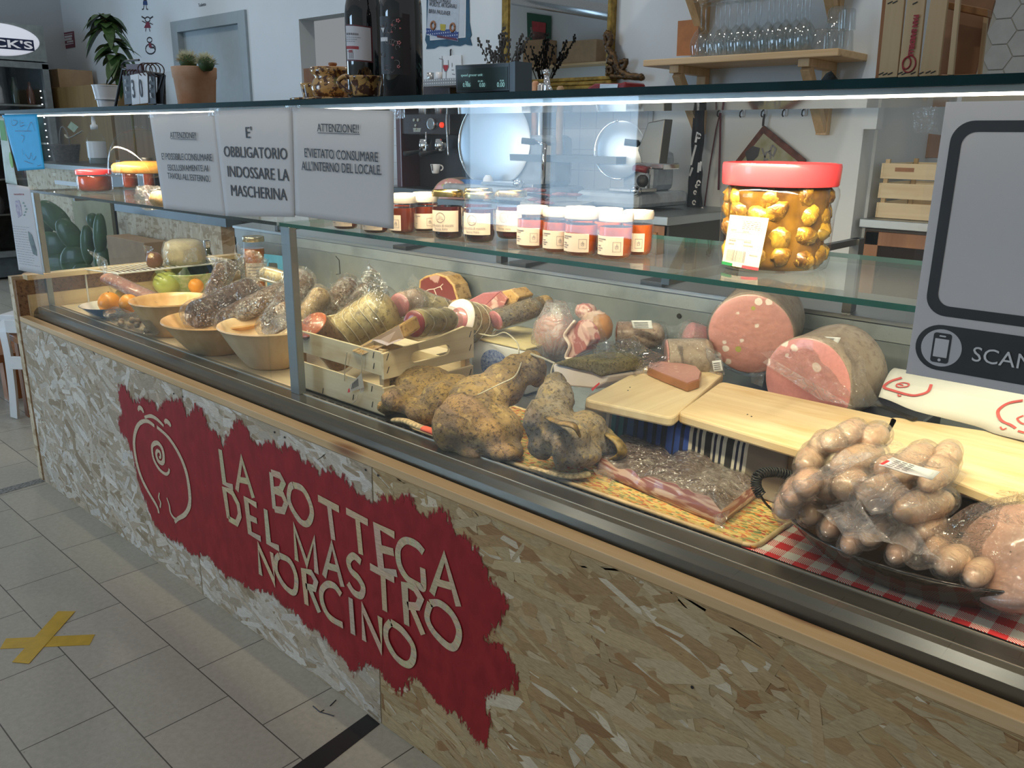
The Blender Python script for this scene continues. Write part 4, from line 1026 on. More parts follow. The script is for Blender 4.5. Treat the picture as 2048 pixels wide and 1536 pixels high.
# ------------------------------------------------------------------ wooden crate with cured meats
cr = thing('wooden_crate', 'pale stained poplar crate with hand hole, full of cured meats', 'crate', (1.66, .29, .645))
cx0, cx1, cy0, cy1 = 1.49, 1.826, .150, .430
def slat(nm, lo, hi, m_): return obj(nm, B().box(lo, hi), m_, cr, bevel=.001)
slat('front_slat', (cx0, cy0, .651), (cx1, cy0+.006, .718), crate_wood_x); slat('front_slat', (cx0, cy0, .742), (cx1, cy0+.006, .796), crate_wood_x)
slat('back_slat', (cx0, cy1-.006, .651), (cx1, cy1, .718), crate_wood_x); slat('back_slat', (cx0, cy1-.006, .742), (cx1, cy1, .796), crate_wood_x)
for xx in (cx0, cx1-.016):
    for yy in (cy0+.006, cy1-.022): slat('corner_post', (xx, yy, .652), (xx+.016, yy+.016, .800), crate_wood_z)
slat('bottom_board', (cx0, cy0+.006, .646), (cx1, cy1-.006, .651), crate_wood_x)
slat('end_board', (cx0-.008, cy0, .735), (cx0, cy1, .812), crate_wood_y)
def end_board(x):
    """upper end board with rounded top edge and hand hole"""
    zb, zt = .735, .799; yc = (cy0+cy1)/2
    out = [(cy0, zb), (cy1, zb), (cy1, zt+.010), (cy1-.03, zt+.018), (cy1-.11, zt+.006), (cy0+.03, zt-.002), (cy0, zt-.006)]
    hole = [(yc+.045*s+.016*math.cos(t), .770+.013*math.sin(t)) for s, t in [(1, -PI/2+PI*i/8) for i in range(9)]+[(-1, PI/2+PI*i/8) for i in range(9)]]
    bm = bmesh.new()
    def ed(P):
        vs_ = [bm.verts.new((x, a, b)) for a, b in P]
        return [bm.edges.new((vs_[i], vs_[(i+1) % len(vs_)])) for i in range(len(vs_))]
    e = ed(out)+ed(hole); bmesh.ops.triangle_fill(bm, use_beauty=True, edges=e)
    b = B(); bm.verts.index_update(); b.add([v.co.copy() for v in bm.verts], [[v.index for v in f.verts] for f in bm.faces]); bm.free()
    return b
o = obj('end_board', end_board(cx1+.004), crate_wood_y, cr); md = o.modifiers.new('thick', 'SOLIDIFY'); md.thickness = .008; md.offset = 0
slat('end_slat', (cx1, cy0, .651), (cx1+.007, cy1, .715), crate_wood_y)
b_ = B()
for (x, z) in ((1.80,.785),(1.80,.760),(1.79,.705),(1.79,.668),(1.60,.66),(1.72,.67)): b_.obox((x, cy0-.0006, z), (.0008,0,.0004), (0,.0006,0), (.002,0,.007))
for (y, z) in ((.162,.785),(.162,.755),(.418,.795),(.418,.762),(.418,.70)): b_.obox((cx1+.0085, y, z), (.0006,0,0), (0,.0008,.0004), (0,.003,.007))
obj('staples', b_, black_paint, cr)
GR = 'cured meats in the crate'
a = at(628, 652, y=.18); b = at(694, 730, y=.30)
salami('cut_salami', 'fat coarse salami in the crate with its red cut end towards the glass, left side', 'salami', at(625,650,y=.175), at(690,725,y=.27), 33*depth(a)/FPX, casing_brown, GR, 7, cutA=salami_face, wrap=bag_tight, tb=.1, lump=.06)
flap(bpy.data.objects['cut_salami'], (at(604,640,y=.17), at(622,622,y=.17), at(612,660,y=.165), at(605,655,y=.165)), bag_milky, .004, 51)
salami('tied_culatello', 'large tan string-tied ham in the middle of the crate', 'cured meat', at(668,690,y=.27), at(790,610,y=.36), 48*depth(at(730,650,y=.3))/FPX, casing_tan, GR, 8, wrap=bag_tight, tie=6, lump=.06, ta=.25)
salami('moulded_salami', 'white moulded salami at the back of the crate, left of the torn bag', 'salami', at(650,640,y=.36), at(710,560,y=.42), 26*depth(at(680,600,y=.4))/FPX, salami_mould, GR, 9, wrap=foil_bag)
sc4 = salami('moulded_salami', 'white salami under the tall torn plastic bag in the crate', 'salami', at(690,660,y=.32), at(755,570,y=.40), 28*depth(at(720,610,y=.36))/FPX, salami_mould, GR, 10, wrap=foil_bag)
for i, c4 in enumerate((((705,640),(738,520),(762,575),(760,650)), ((740,516),(756,545),(782,600),(748,600)), ((690,600),(725,560),(760,600),(720,690)), ((672,690),(700,600),(745,560),(760,640)), ((690,660),(720,640),(735,690),(715,700)))):
    flap(sc4, [at(x, y, y=.30+.015*i) for x, y in c4], (foil_bag, bag, foil_bag, foil_bag, bag_milky)[i], .012, 61+i)
salami('dark_salami', 'small dark red cured piece low at the front of the crate', 'cured meat', at(705,720,y=.19), at(760,690,y=.26), 17*depth(at(730,700,y=.2))/FPX, raw_face, GR, 11, wrap=bag)
# wedge of guanciale lying over the front edge, with a tag
gw = thing('guanciale_wedge', 'brown rinded wedge of pork with waxy cut side lying over the crate front', 'cured meat', tuple(at(745,700,y=.165)), GR)
f0, f1, f2, f3 = at(700,703,y=.145), at(802,648,y=.175), at(812,676,y=.18), at(722,712,y=.142)
bk = V(-.01,.055,.012)
b_ = B(); b_.add([f0, f1, f2, f3, f0+bk*.25, f1+bk, f2+bk, f3+bk*.25], [(0,1,2,3),(4,7,6,5),(0,4,5,1),(1,5,6,2),(2,6,7,3),(3,7,4,0)]); obj('rind', b_, pork_skin, gw, bevel=.005)
b_ = B(); cn_ = (f1-f0).cross(f2-f1).normalized(); cn_ = cn_ if cn_.y < 0 else -cn_; b_.prism([mid(f0,f1,.45)+cn_*.001, mid(f0,f1,.97)+cn_*.001, mid(f3,f2,.97)+cn_*.001, mid(f3,f2,.6)+cn_*.001], cn_*.0015); obj('cut_face', b_, plain('waxy_cut', (.66,.36,.16), .3, coat=.5, c2=(.74,.50,.34), sc_=14), gw)
b_ = B(); b_.tube(crom([at(694,704,y=.143), at(690,735,y=.145), at(689,762,y=.147)], 4), .0012, 6); b_.tube(crom([at(722,706,y=.142), at(724,730,y=.144), at(722,748,y=.146)], 4), .0011, 6); b_.tube(crom([at(716,790,y=.142), at(712,800,y=.14), at(705,806,y=.14)], 4), .0011, 6); obj('string', b_, twine, gw)
t0, t1, t2, t3 = at(700,770,y=.140), at(723,746,y=.142), at(728,775,y=.142), at(694,786,y=.139)
lt = obj('paper_tag', B().prism([t0, t1, t2, t3], (0,.0006,0)), label_paper, gw)
b_ = B()
for i in range(7):
    u = .25+.07*i; a = t0.lerp(t1, u); c = t3.lerp(t2, u); b_.prism([a.lerp(c,.15), a.lerp(c,.75), a.lerp(c,.75)+(t1-t0)*.025, a.lerp(c,.15)+(t1-t0)*.025], (0,-.0008,0))
obj('barcode', b_, ink, gw)
obj('red_bar', B().prism([t0.lerp(t3,.55), t0.lerp(t3,.55)+(t1-t0)*.10, t3.lerp(t2,.18), t3.lerp(t2,.06)], (0,-.0008,0)), red_plastic, gw)
obj('tag_band', B().prism([t3.lerp(t2,.7), t2, t2+V(0,0,-.008), t3.lerp(t2,.8)+V(0,0,-.01)], (0,.0006,0)), bag_milky, gw)
cp = salami('capocollo', 'string-tied capocollo with glossy dark red cut end at the right of the crate', 'cured meat', at(829,648,y=.27), at(905,640,y=.42), 27*depth(at(830,650,y=.3))/FPX, casing_tan, GR, 12, cutA=raw_face, wrap=bag_tight, tie=3, lump=.05)
flap(cp, (at(795,578,y=.38), at(835,582,y=.38), at(900,620,y=.40), at(820,625,y=.38)), bag, .008, 71)
salami('bagged_loin', 'pinkish loin end in a bag at the back of the crate, left of the capocollo', 'cured meat', at(800,610,y=.37), at(835,600,y=.44), 24*depth(at(800,600,y=.4))/FPX, m_rind('loin_pink', (.50,.32,.22), (.56,.40,.30), (.3,.18,.12), 30, .3, coat=.3), GR, 13, cutA=pink_face, wrap=bag)
salami('rolled_loin', 'rolled tan loin in a bag along the back of the crate', 'cured meat', at(815,590,y=.42), at(900,622,y=.52), 20*depth(at(860,605,y=.45))/FPX, casing_tan, None, 14, tie=2, wrap=bag)
# prosciutto on the ledge at the back
pj = thing('prosciutto_half', 'dark red half ham with cut face up against the steel back wall', 'cured meat', tuple(at(870,605,y=.80)))
b_ = B(); O = [(838,560),(850,552),(872,546),(893,552),(908,570),(917,600),(905,606),(870,604),(848,600),(836,585)]
b_.prism([at(x, y, y=.78) for x, y in O], V(0,.06,0)); obj('meat', b_, pork_skin, pj, bevel=.004)
b_ = B(); b_.prism([at(x, y, y=.7785) for x, y in [(842,562),(852,556),(872,550),(890,556),(904,572),(912,598),(900,602),(870,600),(852,596),(840,584)]], V(0,.002,0)); obj('cut_face', b_, raw_face, pj)
b_ = B()
for pth in ([(846,588),(856,580),(868,578),(880,574),(884,580)], [(868,578),(872,588),(874,594)], [(880,574),(886,568)]): b_.tube(crom([at(x, y, y=.7775) for x, y in pth], 4), .0016, 6)
obj('fat_vein', b_, fat, pj)
flap(pj, (at(815,562,y=.77), at(826,546,y=.77), at(842,560,y=.77), at(822,584,y=.77)), bag, .006, 81)
# culatello, stringed loins, pancetta roll behind the crate
salami('culatello', 'round culatello with pink face ringed in white fat, tan rind, right of the crate', 'cured meat', at(918,640,y=.46), at(968,652,y=.56), 41*depth(at(918,640,y=.48))/FPX, casing_tan, None, 15, cutA=white_fat, tb=.3, lump=.08, tie=3)
c_ = at(914,642,y=.452); ax_ = (at(918,640,y=.46)-at(968,652,y=.56)).normalized()
k_ = depth(c_)/FPX
cu_ = bpy.data.objects['culatello']
obj('lean', B().lathe([(25*k_,.0),(23*k_,.003),(.001,.0035)], at(918,640,y=.46)+ax_*.004, 26, axis=ax_, caps=(False,False)), pink_face, cu_, smooth=True)
obj('string', B().tube(crom([at(945,664,y=.50), at(985,672,y=.45), at(1010,665,y=.42), at(1034,685,y=.38), at(1038,706,y=.34)], 6), .0018, 6), twine, cu_)
ps = thing('pancetta_slab', 'striped pink and white pancetta slab with dark end behind the culatello', 'cured meat', tuple(at(980,640,y=.62)))
O = [(925,612),(965,590),(1000,583),(1020,596),(1008,612),(962,625),(940,622)]
b_ = B(); b_.prism([at(x, y, y=.60) for x, y in [(958,624),(1000,584),(1014,598),(1006,615)]], V(-.02,.08,.0)); obj('face', b_, pancetta, ps, bevel=.002)
b_ = B(); b_.prism([at(x, y, y=.61) for x, y in [(1000,583),(1022,578),(1038,594),(1030,612),(1007,616),(1014,598)]], V(0,.06,0)); obj('rind', b_, pork_skin, ps, bevel=.004)
b_ = B(); b_.prism([at(x, y, y=.615) for x, y in [(915,612),(965,586),(1000,583),(960,622)]], V(0,.06,0)); obj('lean', b_, pink_face, ps, bevel=.003)
salami('lonza', 'herb crusted loin with pink oval cut end under the pancetta slab', 'cured meat', at(992,640,y=.53), at(1080,610,y=.66), 26*depth(at(992,640,y=.53))/FPX, ham_grey, None, 16, cutA=pink_face, wrap=bag_tight, flat=.8)
salami('herb_loin', 'long brown herb crusted loin lying against the back wall right of the pancetta', 'cured meat', at(1020,632,y=.64), at(1105,600,y=.76), 17*depth(at(1060,610,y=.7))/FPX, ham_crust, None, 17)
# white box with blue oval under the meats
wb = thing('white_food_box', 'white box with a blue patterned oval and yellowish lid behind the pepper crusted hams', 'box', (1.86,.52,.645))
yb_ = .50
tl, tr, bl, br = at(943,700,y=yb_), at(1046,676,y=yb_), at(950,768,y=yb_), at(1048,760,y=yb_)
zt = (tl.z+tr.z)/2; x0, x1 = tl.x, tr.x+.01
obj('carton', B().box((x0, yb_, .646), (x1, yb_+.18, zt)), white_plastic, wb, bevel=.003)
obj('lid', B().box((x0-.002, yb_-.002, zt), (x1+.002, yb_+.182, zt+.006)), plain('yellowed_lid', (.74,.62,.32), .5), wb, bevel=.002)
cc = at(990,732,y=yb_)
def oval_(m, rx, rz, ly, nm):
    b = B(); b.prism([V(cc.x+rx*math.cos(2*PI*i/30), yb_-ly, cc.z+rz*math.sin(2*PI*i/30)) for i in range(30)], (0,.0004,0)); return obj(nm, b, m, wb)
oval_(plain('blue_flower_print', (.05,.10,.36), .5, var=.3, sc_=140, c2=(.45,.50,.66)), .050, .042, .0010, 'blue_oval')
salami('netted_end', 'small brown end of meat in netting leaning on the white box', 'cured meat', at(1010,728,y=.46), at(1040,745,y=.48), 18*depth(at(1010,730,y=.46))/FPX, ham_grey, None, 18)
# ------------------------------------------------------------------ pepper crusted hams pressed against the glass
def hamthing(label, lumps, mat, seed, extra=(), disp=.010, grp='pepper crusted hams'):
    cs = [pb(*l) for l in lumps]
    low = min(c.z-(r if not isinstance(r, tuple) else r[2]) for c, r in cs)
    t = thing('cured_ham', label, 'ham', (cs[0][0].x, cs[0][0].y, low), grp)
    blob('meat', cs, mat, t, .0055, 5, disp, .022, 4)
    return t
h1_ = hamthing('farthest pepper crusted ham, folded, in front of the crate end', [(850,765,.24,(62,60,32)),(800,758,.22,(28,40,22)),(910,780,.25,(40,40,34)),(800,798,.155,(34,40,26)),(775,812,.15,(14,26,18)),(845,822,.17,(40,34,28)),(880,800,.2,(40,40,40)),(930,790,.28,(26,30,24))], ham_crust, 1)
h2_ = hamthing('biggest pepper crusted ham with a twine tied shank pointing up, squashed on the glass', [(945,840,.150,(72,78,62)),(915,850,.125,(46,60,60)),(985,860,.16,(62,64,50)),(960,795,.19,(66,60,44)),(1005,770,.24,(48,50,46)),(1035,740,.28,(36,40,34)),(1060,722,.30,(24,30,22)),(1075,745,.29,(16,24,34)),(1010,900,.145,(40,40,20)),(950,900,.125,(40,40,20))], ham_crust, 2, disp=.008)
h3_ = hamthing('nearest pepper crusted ham, wedge shaped with grey crust and deep folds', [(1110,800,.21,(38,44,44)),(1100,850,.17,(46,44,52)),(1130,875,.16,(54,44,42)),(1075,840,.15,(26,36,46)),(1170,860,.22,(44,46,40)),(1195,880,.24,(38,40,30)),(1222,893,.25,(24,34,20)),(1110,768,.24,(22,30,24)),(1140,910,.15,(42,34,22)),(1085,890,.15,(30,30,30)),(1165,905,.18,(40,36,26))], ham_grey, 3)
fold = plain('ham_fold_flap', (.36,.23,.06), .5, var=.45, sc_=50, bump=.5, coat=.2)
def foldpiece(par, pts, r, mat=fold, flat=.45):
    p_ = crom([at(x, y, y=yy) for x, y, yy in pts], 5); n_ = len(p_); k = depth(p_[0])/FPX
    obj('fold', B().tube(p_, [r*k*(.35+.65*math.sin(PI*(i+1)/(n_+1))) for i in range(n_)], 14, nz=.22, nf=40, flat=flat), mat, par, smooth=True)
foldpiece(h3_, [(1092,834,.135),(1122,846,.126),(1148,852,.122),(1160,872,.135)], 12)
foldpiece(h3_, [(1118,862,.134),(1124,900,.128),(1122,936,.134)], 20, ham_grey, flat=.8)
foldpiece(h3_, [(1212,868,.228),(1238,886,.225),(1243,908,.222),(1220,922,.215)], 13)
foldpiece(h2_, [(880,800,.095),(876,840,.088),(892,880,.085)], 9, ham_crust)
b_ = B(); b_.tube(crom([at(1062,708,y=.29), at(1085,716,y=.27), at(1110,727,y=.26)], 5), .0022, 6); b_.tube(crom([at(1108,727,y=.26), at(1102,745,y=.25), at(1106,764,y=.235), at(1112,772,y=.23)], 5), .0016, 6); b_.tube(crom([at(1044,722,y=.27), at(1030,752,y=.23), at(1000,768,y=.19), at(955,790,y=.135)], 6), .0014, 6)
obj('twine', b_, twine, h2_)
# burlap strip peeping out below the hams
bu = tag(obj('burlap_strip', B().tube(crom([at(1060,935,y=.118), at(1100,945,y=.128), at(1140,952,y=.14), at(1180,948,y=.17)], 6), [.006]*6+[.011]*12+[.008]*1, 12, nz=.25, flat=.5), burlap, smooth=True), 'twisted strip of pale burlap under the nearest pepper crusted ham', 'cloth strip')
bu2 = thing('mesh_sleeve', 'pale mesh sleeve with red end lying at the tray edge below the farthest ham', 'net sleeve', tuple(at(820,855,y=.13)))
q_ = crom([at(785,840,y=.125), at(810,842,y=.122), at(836,853,y=.118), at(850,858,y=.116)], 5)
obj('sleeve', B().tube(q_, [.006]+[.0095]*(len(q_)-1), 12, nz=.1, flat=.6), burlap, bu2, smooth=True)
q_ = crom([at(848,857,y=.116), at(862,862,y=.113), at(872,866,y=.112)], 4)
obj('red_end', B().tube(q_, .010, 12, flat=.6), plain('red_netting', (.70,.12,.06), .7, bump=.5), bu2, smooth=True)

# ------------------------------------------------------------------ mat, bacon
mz = .6462
mt = thing('woven_mat', 'multicoloured woven straw mat with cane border under the bacon slab', 'mat', (2.3, .27, mz))
mx0, mx1, my0, my1 = 1.93, 2.735, .138, .400
obj('weave', B().grid(lambda u, v: V(lerp(mx0, mx1, u), lerp(my0, my1, v), mz+.004+.0006*noise.noise(V(u*40, v*14, 0))), 60, 16), woven, mt, smooth=True, solid=.004)
b_ = B(); rc = .02
cor = [(mx1-rc, my0+rc, -PI/2), (mx1-rc, my1-rc, 0), (mx0+rc, my1-rc, PI/2), (mx0+rc, my0+rc, PI)]
pth = [V(cx+rc*math.cos(a+PI/2*i/5), cy+rc*math.sin(a+PI/2*i/5), mz+.0045) for cx, cy, a in cor for i in range(6)]
b_.tube(pth+[pth[0]], .0042, 8); obj('cane_border', b_, plain('cane', (.72,.54,.28), .45, var=.15, sc_=30), mt, smooth=True)
bc = thing('bacon_slab', 'vacuum packed slab of streaky bacon lying on the woven mat', 'bacon', (2.51, .30, .652))
bz = .653; th_ = .040
Bq = [at(1200,946,z=bz), at(1440,1050,z=bz), at(1563,952,z=bz), at(1288,866,z=bz)]     # foot corners
cen = sum(Bq, Vector())/4
def bac(u, v, top):
    p = Bq[0].lerp(Bq[1], u).lerp(Bq[3].lerp(Bq[2], u), v)
    return p
nu, nv = 48, 36
def ftop(u, v):
    p = bac(u, v, 1); e = min(u, 1-u, v, 1-v)*2
    h = th_*(.82+.18*min(1, e*5))+.012*noise.noise(p*13)+.006*noise.noise(p*34)-.010*math.exp(-((u-.36-.1*v)/.035)**2)-.007*math.exp(-((u-.70)/.03)**2)
    return p+V(0,0,h-.010*(u>.9)*(u-.9)*10)
b_ = B(); b_.grid(ftop, nu, nv); nT = len(b_.v)
b_.f[:] = b_.f[:]
obj('top_rind', b_, bacon_top, bc, smooth=True)
b_ = B()
edge = [(i/nu, 0) for i in range(nu+1)]+[(1, j/nv) for j in range(1, nv+1)]+[(1-i/nu, 1) for i in range(1, nu+1)]+[(0, 1-j/nv) for j in range(1, nv)]
n_ = len(edge); rows = []
for s_ in (0, .25, .5, .75, 1):
    rw = []
    for u, v in edge:
        p0 = bac(u, v, 0); p1 = ftop(u, v); o_ = (p0-cen); o_.z = 0; o_.normalize()
        rw.append(p0.lerp(p1, s_)+o_*.006*math.sin(PI*min(1, s_+.15))*(1 if s_ < 1 else 0))
    rows.append(rw)
b_.rings(rows, (True, False)); obj('streaky_side', b_, bacon_side, bc, smooth=True)
def fw(u, v):
    p = ftop(min(1,max(0,u)), min(1,max(0,v))); return p+V(0,0,.0025+.002*abs(noise.noise(p*60)))
obj('shrink_film', B().grid(fw, 60, 44), film('bacon_film', .02, bs=52, gloss=.26, rough=.14, bump=1.0, dist=.03), bc, smooth=True)
flap(bc, (at(1186,936,z=.70), at(1226,942,z=.69), at(1232,972,z=.66), at(1196,955,z=.67)), bag_milky, .005, 91)
flap(bc, (at(1305,862,z=.70), at(1336,872,z=.70), at(1334,892,z=.69), at(1304,888,z=.685)), bag_milky, .004, 92)
flap(bc, (at(1425,1030,z=.675), at(1460,1020,z=.672), at(1450,1062,z=.653), at(1432,1056,z=.653)), bag_milky, .004, 93)
flap(bc, (at(1455,1030,z=.665), at(1560,955,z=.665), at(1590,960,z=.653), at(1462,1050,z=.653)), bag, .004, 94)
# black coil cord between bacon and sausages
coil = []
P = crom([at(1538,1010,z=.70), at(1522,990,z=.72), at(1512,970,z=.735), at(1518,950,z=.75), at(1545,944,z=.75), at(1575,950,z=.745), at(1592,962,z=.735)], 30)
for i, p in enumerate(P[30:]):
    d = (P[min(i+31, len(P)-1)]-P[i+29]).normalized(); a = d.orthogonal().normalized(); b = d.cross(a)
    if i % 1 == 0:
        for s_ in range(2):
            t = 2*PI*(i*2+s_)/10.5; coil.append(p+(a*math.cos(t)+b*math.sin(t))*.0075)
ck = thing('coil_cord', 'black spiral cord rising between the bacon slab and the bagged sausages', 'cord', tuple(at(1540,1015,z=.67)))
obj('coil', B().tube(coil, .0013, 6), black_rubber, ck, smooth=True)
obj('straight_end', B().tube(crom([at(1517,985,z=.725), at(1530,1005,z=.70), at(1545,1020,z=.68), at(1560,1030,z=.665)], 5), .0022, 6), black_rubber, ck, smooth=True)

# ------------------------------------------------------------------ boxes draped with the striped towel, cutting boards
bw = thing('white_tub', 'white plastic tub supporting the cutting boards, seen right of the towel', 'tub', (2.62, .47, .645))
def tub(x0, x1, y0, y1, z1, par): 
    b = B(); b.box((x0, y0, .646), (x1, y1, z1)); return obj('tub_body', b, white_plastic, par, bevel=.008)
tub(2.47, 2.722, .345, .60, .752, bw)
bw2 = thing('white_tub', 'second white plastic tub under the third cutting board', 'tub', (2.87, .47, .645)); tub(2.745, 2.99, .46, .60, .752, bw2)
bw3 = thing('wooden_riser', 'wooden block under the first cutting board', 'block', (2.36, .45, .645)); obj('block', B().box((2.27, .345, .646), (2.455, .60, .744)), brown_wood, bw3)
tx0, tx1 = 2.262, 2.695
navy, blue, teal, cream, blk, taupe = (.012,.012,.035), (.03,.07,.30), (.01,.12,.12), (.60,.54,.42), (.02,.018,.018), (.20,.16,.12)
def towel_mat():
    seq = []
    px_ = [(1195,taupe),(1212,cream),(1219,taupe),(1224,teal),(1232,navy),(1238,teal),(1247,navy),(1254,blue),(1265,navy),(1274,blue),(1285,navy),(1293,blue),(1303,navy),(1312,blue),(1322,navy),(1334,blue),(1346,navy),(1350,blue),(1360,navy),(1367,blue),(1376,cream),(1383,navy),(1390,cream),(1394,navy),(1400,cream),(1407,blk),(1421,cream),(1426,navy),(1431,cream),(1438,navy),(1444,cream),(1452,blk),(1466,cream),(1472,navy),(1477,cream),(1482,navy),(1487,cream),(1494,taupe)]
    xs = [at(px, 850+(px-1200)*.22, y=.318).x for px, _ in px_]
    x0, x1 = tx0, tx1
    stops = [(max(0, min(.999, (x-x0)/(x1-x0))), c) for x, (_, c) in zip(xs, px_)]
    n = N('striped_towel'); at_ = n.n('ShaderNodeAttribute', attribute_name='uv')
    sp = n.n('ShaderNodeSeparateXYZ'); n.l(at_.outputs['Vector'], sp.inputs[0])
    def half(lo, hi):
        st = [s for s in stops if lo <= s[0] < hi]
        prev = [s for s in stops if s[0] < lo]
        if prev and (not st or st[0][0] > lo+1e-4): st = [(lo, prev[-1][1])]+st
        sc_ = [((s[0]-lo)/(hi-lo), s[1]) for s in st]
        return n.ramp(n.math('DIVIDE', n.math('SUBTRACT', sp.outputs[0], lo), hi-lo), sc_[:31], 'CONSTANT')
    cut = stops[19][0]
    f = n.math('GREATER_THAN', sp.outputs[0], cut)
    col = n.mix(f, half(0, cut), half(cut, 1.0))
    return n.done(n.bsdf(col, .85, 0, n.bump(n.noise(n.coord(), 300, 3), .25, .0006), .2, sheen=.2))
tw = B(); uvs = []
prof = [(.600,.7455),(.50,.747),(.40,.7475),(.335,.747),(.324,.742),(.320,.730),(.318,.70),(.316,.67),(.315,.653),(.306,.6505)]
nx = 60
for j, (y, z) in enumerate(prof):
    for i in range(nx+1):
        u = i/nx; wv = .004*math.sin(u*21+1)*min(1, max(0, (j-3)/4)) if j > 3 else 0
        tw.v.append(V(lerp(tx0, tx1, u), y+wv, z+.005)); uvs.append((u, j/len(prof)))
for j in range(len(prof)-1):
    for i in range(nx): tw.f.append([j*(nx+1)+i, j*(nx+1)+i+1, (j+1)*(nx+1)+i+1, (j+1)*(nx+1)+i]); tw.m.append(0); tw.col.append(None)
tw.uv = uvs
tw_ = tag(obj('striped_towel', tw, towel_mat(), smooth=True, solid=.0025), 'blue, teal, cream and taupe striped towel draped under the cutting boards', 'towel')
def board(label, c4, z, th, mat, rc=.018, seed=0):
    """rounded board on four corners (pixels) at height z"""
    P = [at(x, y, z=z) for x, y in c4]; out = []
    for i in range(4):
        p, a, b = P[i], P[i-1], P[(i+1) % 4]; da = (a-p).normalized(); db = (b-p).normalized()
        for k in range(6):
            t = k/5; q0 = p+da*rc*(1-t)**2+db*rc*t**2; out.append(q0)
    c = sum(P, Vector())/4; t = thing('cutting_board', label, 'cutting board', (c.x, c.y, z-th), 'beech cutting boards')
    obj('board', B().prism([p-V(0,0,th) for p in out], (0,0,th)), mat, t, bevel=.004)
    return t, P
zb = .772
bA, PA = board('left beech cutting board with a half slice of ham on it', [(1166,798),(1345,836),(1450,745),(1297,729)], zb, .019, board_wood_y)
bB, PB = board('middle beech cutting board with brown knife wear in the centre', [(1354,826),(1745,940),(1800,838),(1442,762)], zb, .019, board_wood)
bC, PC = board('right beech cutting board in front of the printed paper', [(1752,900),(2230,1085),(2230,900),(1780,832)], zb, .019, board_wood)
b_ = B()
for px_, py_ in ((1256,781),(1260,775),(1495,829),(1503,833)): b_.lathe([(.0016,0),(.0012,.0008)], at(px_, py_, z=zb+.0004), 7)
obj('crumbs', b_, ink, bA)
# ham half slice
hp = [at(x, y, z=zb+.001) for x, y in [(1294,750),(1330,766),(1375,784),(1398,776),(1402,760),(1392,748),(1360,741),(1320,738),(1297,741)]]
hs = thing('ham_half_slice', 'thick half slice of pink cooked ham with brown rind on the left cutting board', 'ham', tuple(hp[0]))
b_ = B(); b_.prism([p for p in hp], (0,0,.017)); obj('rind', b_, plain('brown_rind', (.40,.16,.07), .35, var=.2, coat=.4), hs, bevel=.002)
c_ = sum(hp, Vector())/len(hp)
b_ = B(); b_.prism([c_.lerp(p, .955)+V(0,0,.0171) for p in hp], (0,0,.0008)); obj('slice_face', b_, ham_face, hs)

# ------------------------------------------------------------------ mortadellas and bagged meats behind the boards
def roll(name, label, cat, face_c, rpx, y, axis, L, skin, face, seed, wrap=None, grp=None, flat=1.0, nz=.04, rnd=.10):
    c = at(*face_c, y=y); r = rpx*depth(c)/FPX; ax = Vector(axis).normalized(); b = c+ax*L
    t = thing(name, label, cat, (c.x, c.y, c.z-r), grp)
    pts = [c, c+ax*.004]+[c+ax*(L*k) for k in (.1,.3,.5,.7,.85,.95,1.0)]; rad = [r*.985, r]+[r]*4+[r*.97, r*.84, r*.55]
    obj('casing', B().tube(pts, rad, 40, nz=nz, nf=9, seed=seed, flat=flat), skin, t, smooth=True, ang=50)
    up = V(0,0,1); u = (up-ax*up.dot(ax)).normalized(); v = ax.cross(u); R_ = []
    for rr, off in ((.975,.0008),(.94,.003),(.6,.0038),(.02,.004)):
        R_.append([c-ax*off+(u*flat*math.cos(2*PI*i/44)+v*math.sin(2*PI*i/44))*r*rr*(1+nz*noise.noise((c+(u*math.cos(2*PI*i/44)+v*math.sin(2*PI*i/44))*r)*9+Vector((seed*7.3, seed*3.1, 0)))) for i in range(44)])
    obj('cut_face', B().rings(R_, (False, True)), face, t, smooth=True)
    if wrap: obj('wrap', B().tube([c-ax*.010, c-ax*.006]+[c+ax*(L*k) for k in (.1,.4,.7,.95,1.08)], [r*.9, r*1.02, r*1.03, r*1.04, r*1.03, r*.95, r*.4], 40, nz=.05, nf=14, seed=seed+1, flat=flat), wrap, t, smooth=True)
    return t, c, r, ax
axm = (-.12, .98, .12)
mA, cA, rA, xA = roll('mortadella', 'large mortadella standing up, pale pink face with white fat and pistachio, under the shelf', 'mortadella', (1501,668), 85, .66, (-.25,.95,.10), .15, mort_skin, mort_face, 1, bag_tight)
mB, cB, rB, xB = roll('mortadella', 'biggest mortadella in a plastic bag with coarse pink face behind the middle board', 'mortadella', (1614,768), 96, .585, (.10,1,.06), .17, mort_skin, mort_face2, 2, None)
flap(mB, (at(1520,705,y=.57), at(1620,690,y=.575), at(1712,800,y=.57), at(1600,770,y=.565)), bag, .004, 101)
flap(mB, (at(1525,725,y=.57), at(1540,715,y=.575), at(1705,812,y=.565), at(1640,800,y=.565)), bag_milky, .003, 102)
flap(mB, (at(1690,680,y=.60), at(1715,700,y=.585), at(1765,812,y=.565), at(1705,815,y=.565)), bag, .010, 103)
flap(mB, (at(1498,745,y=.58), at(1530,735,y=.58), at(1528,775,y=.572), at(1500,765,y=.572)), bag, .006, 104)
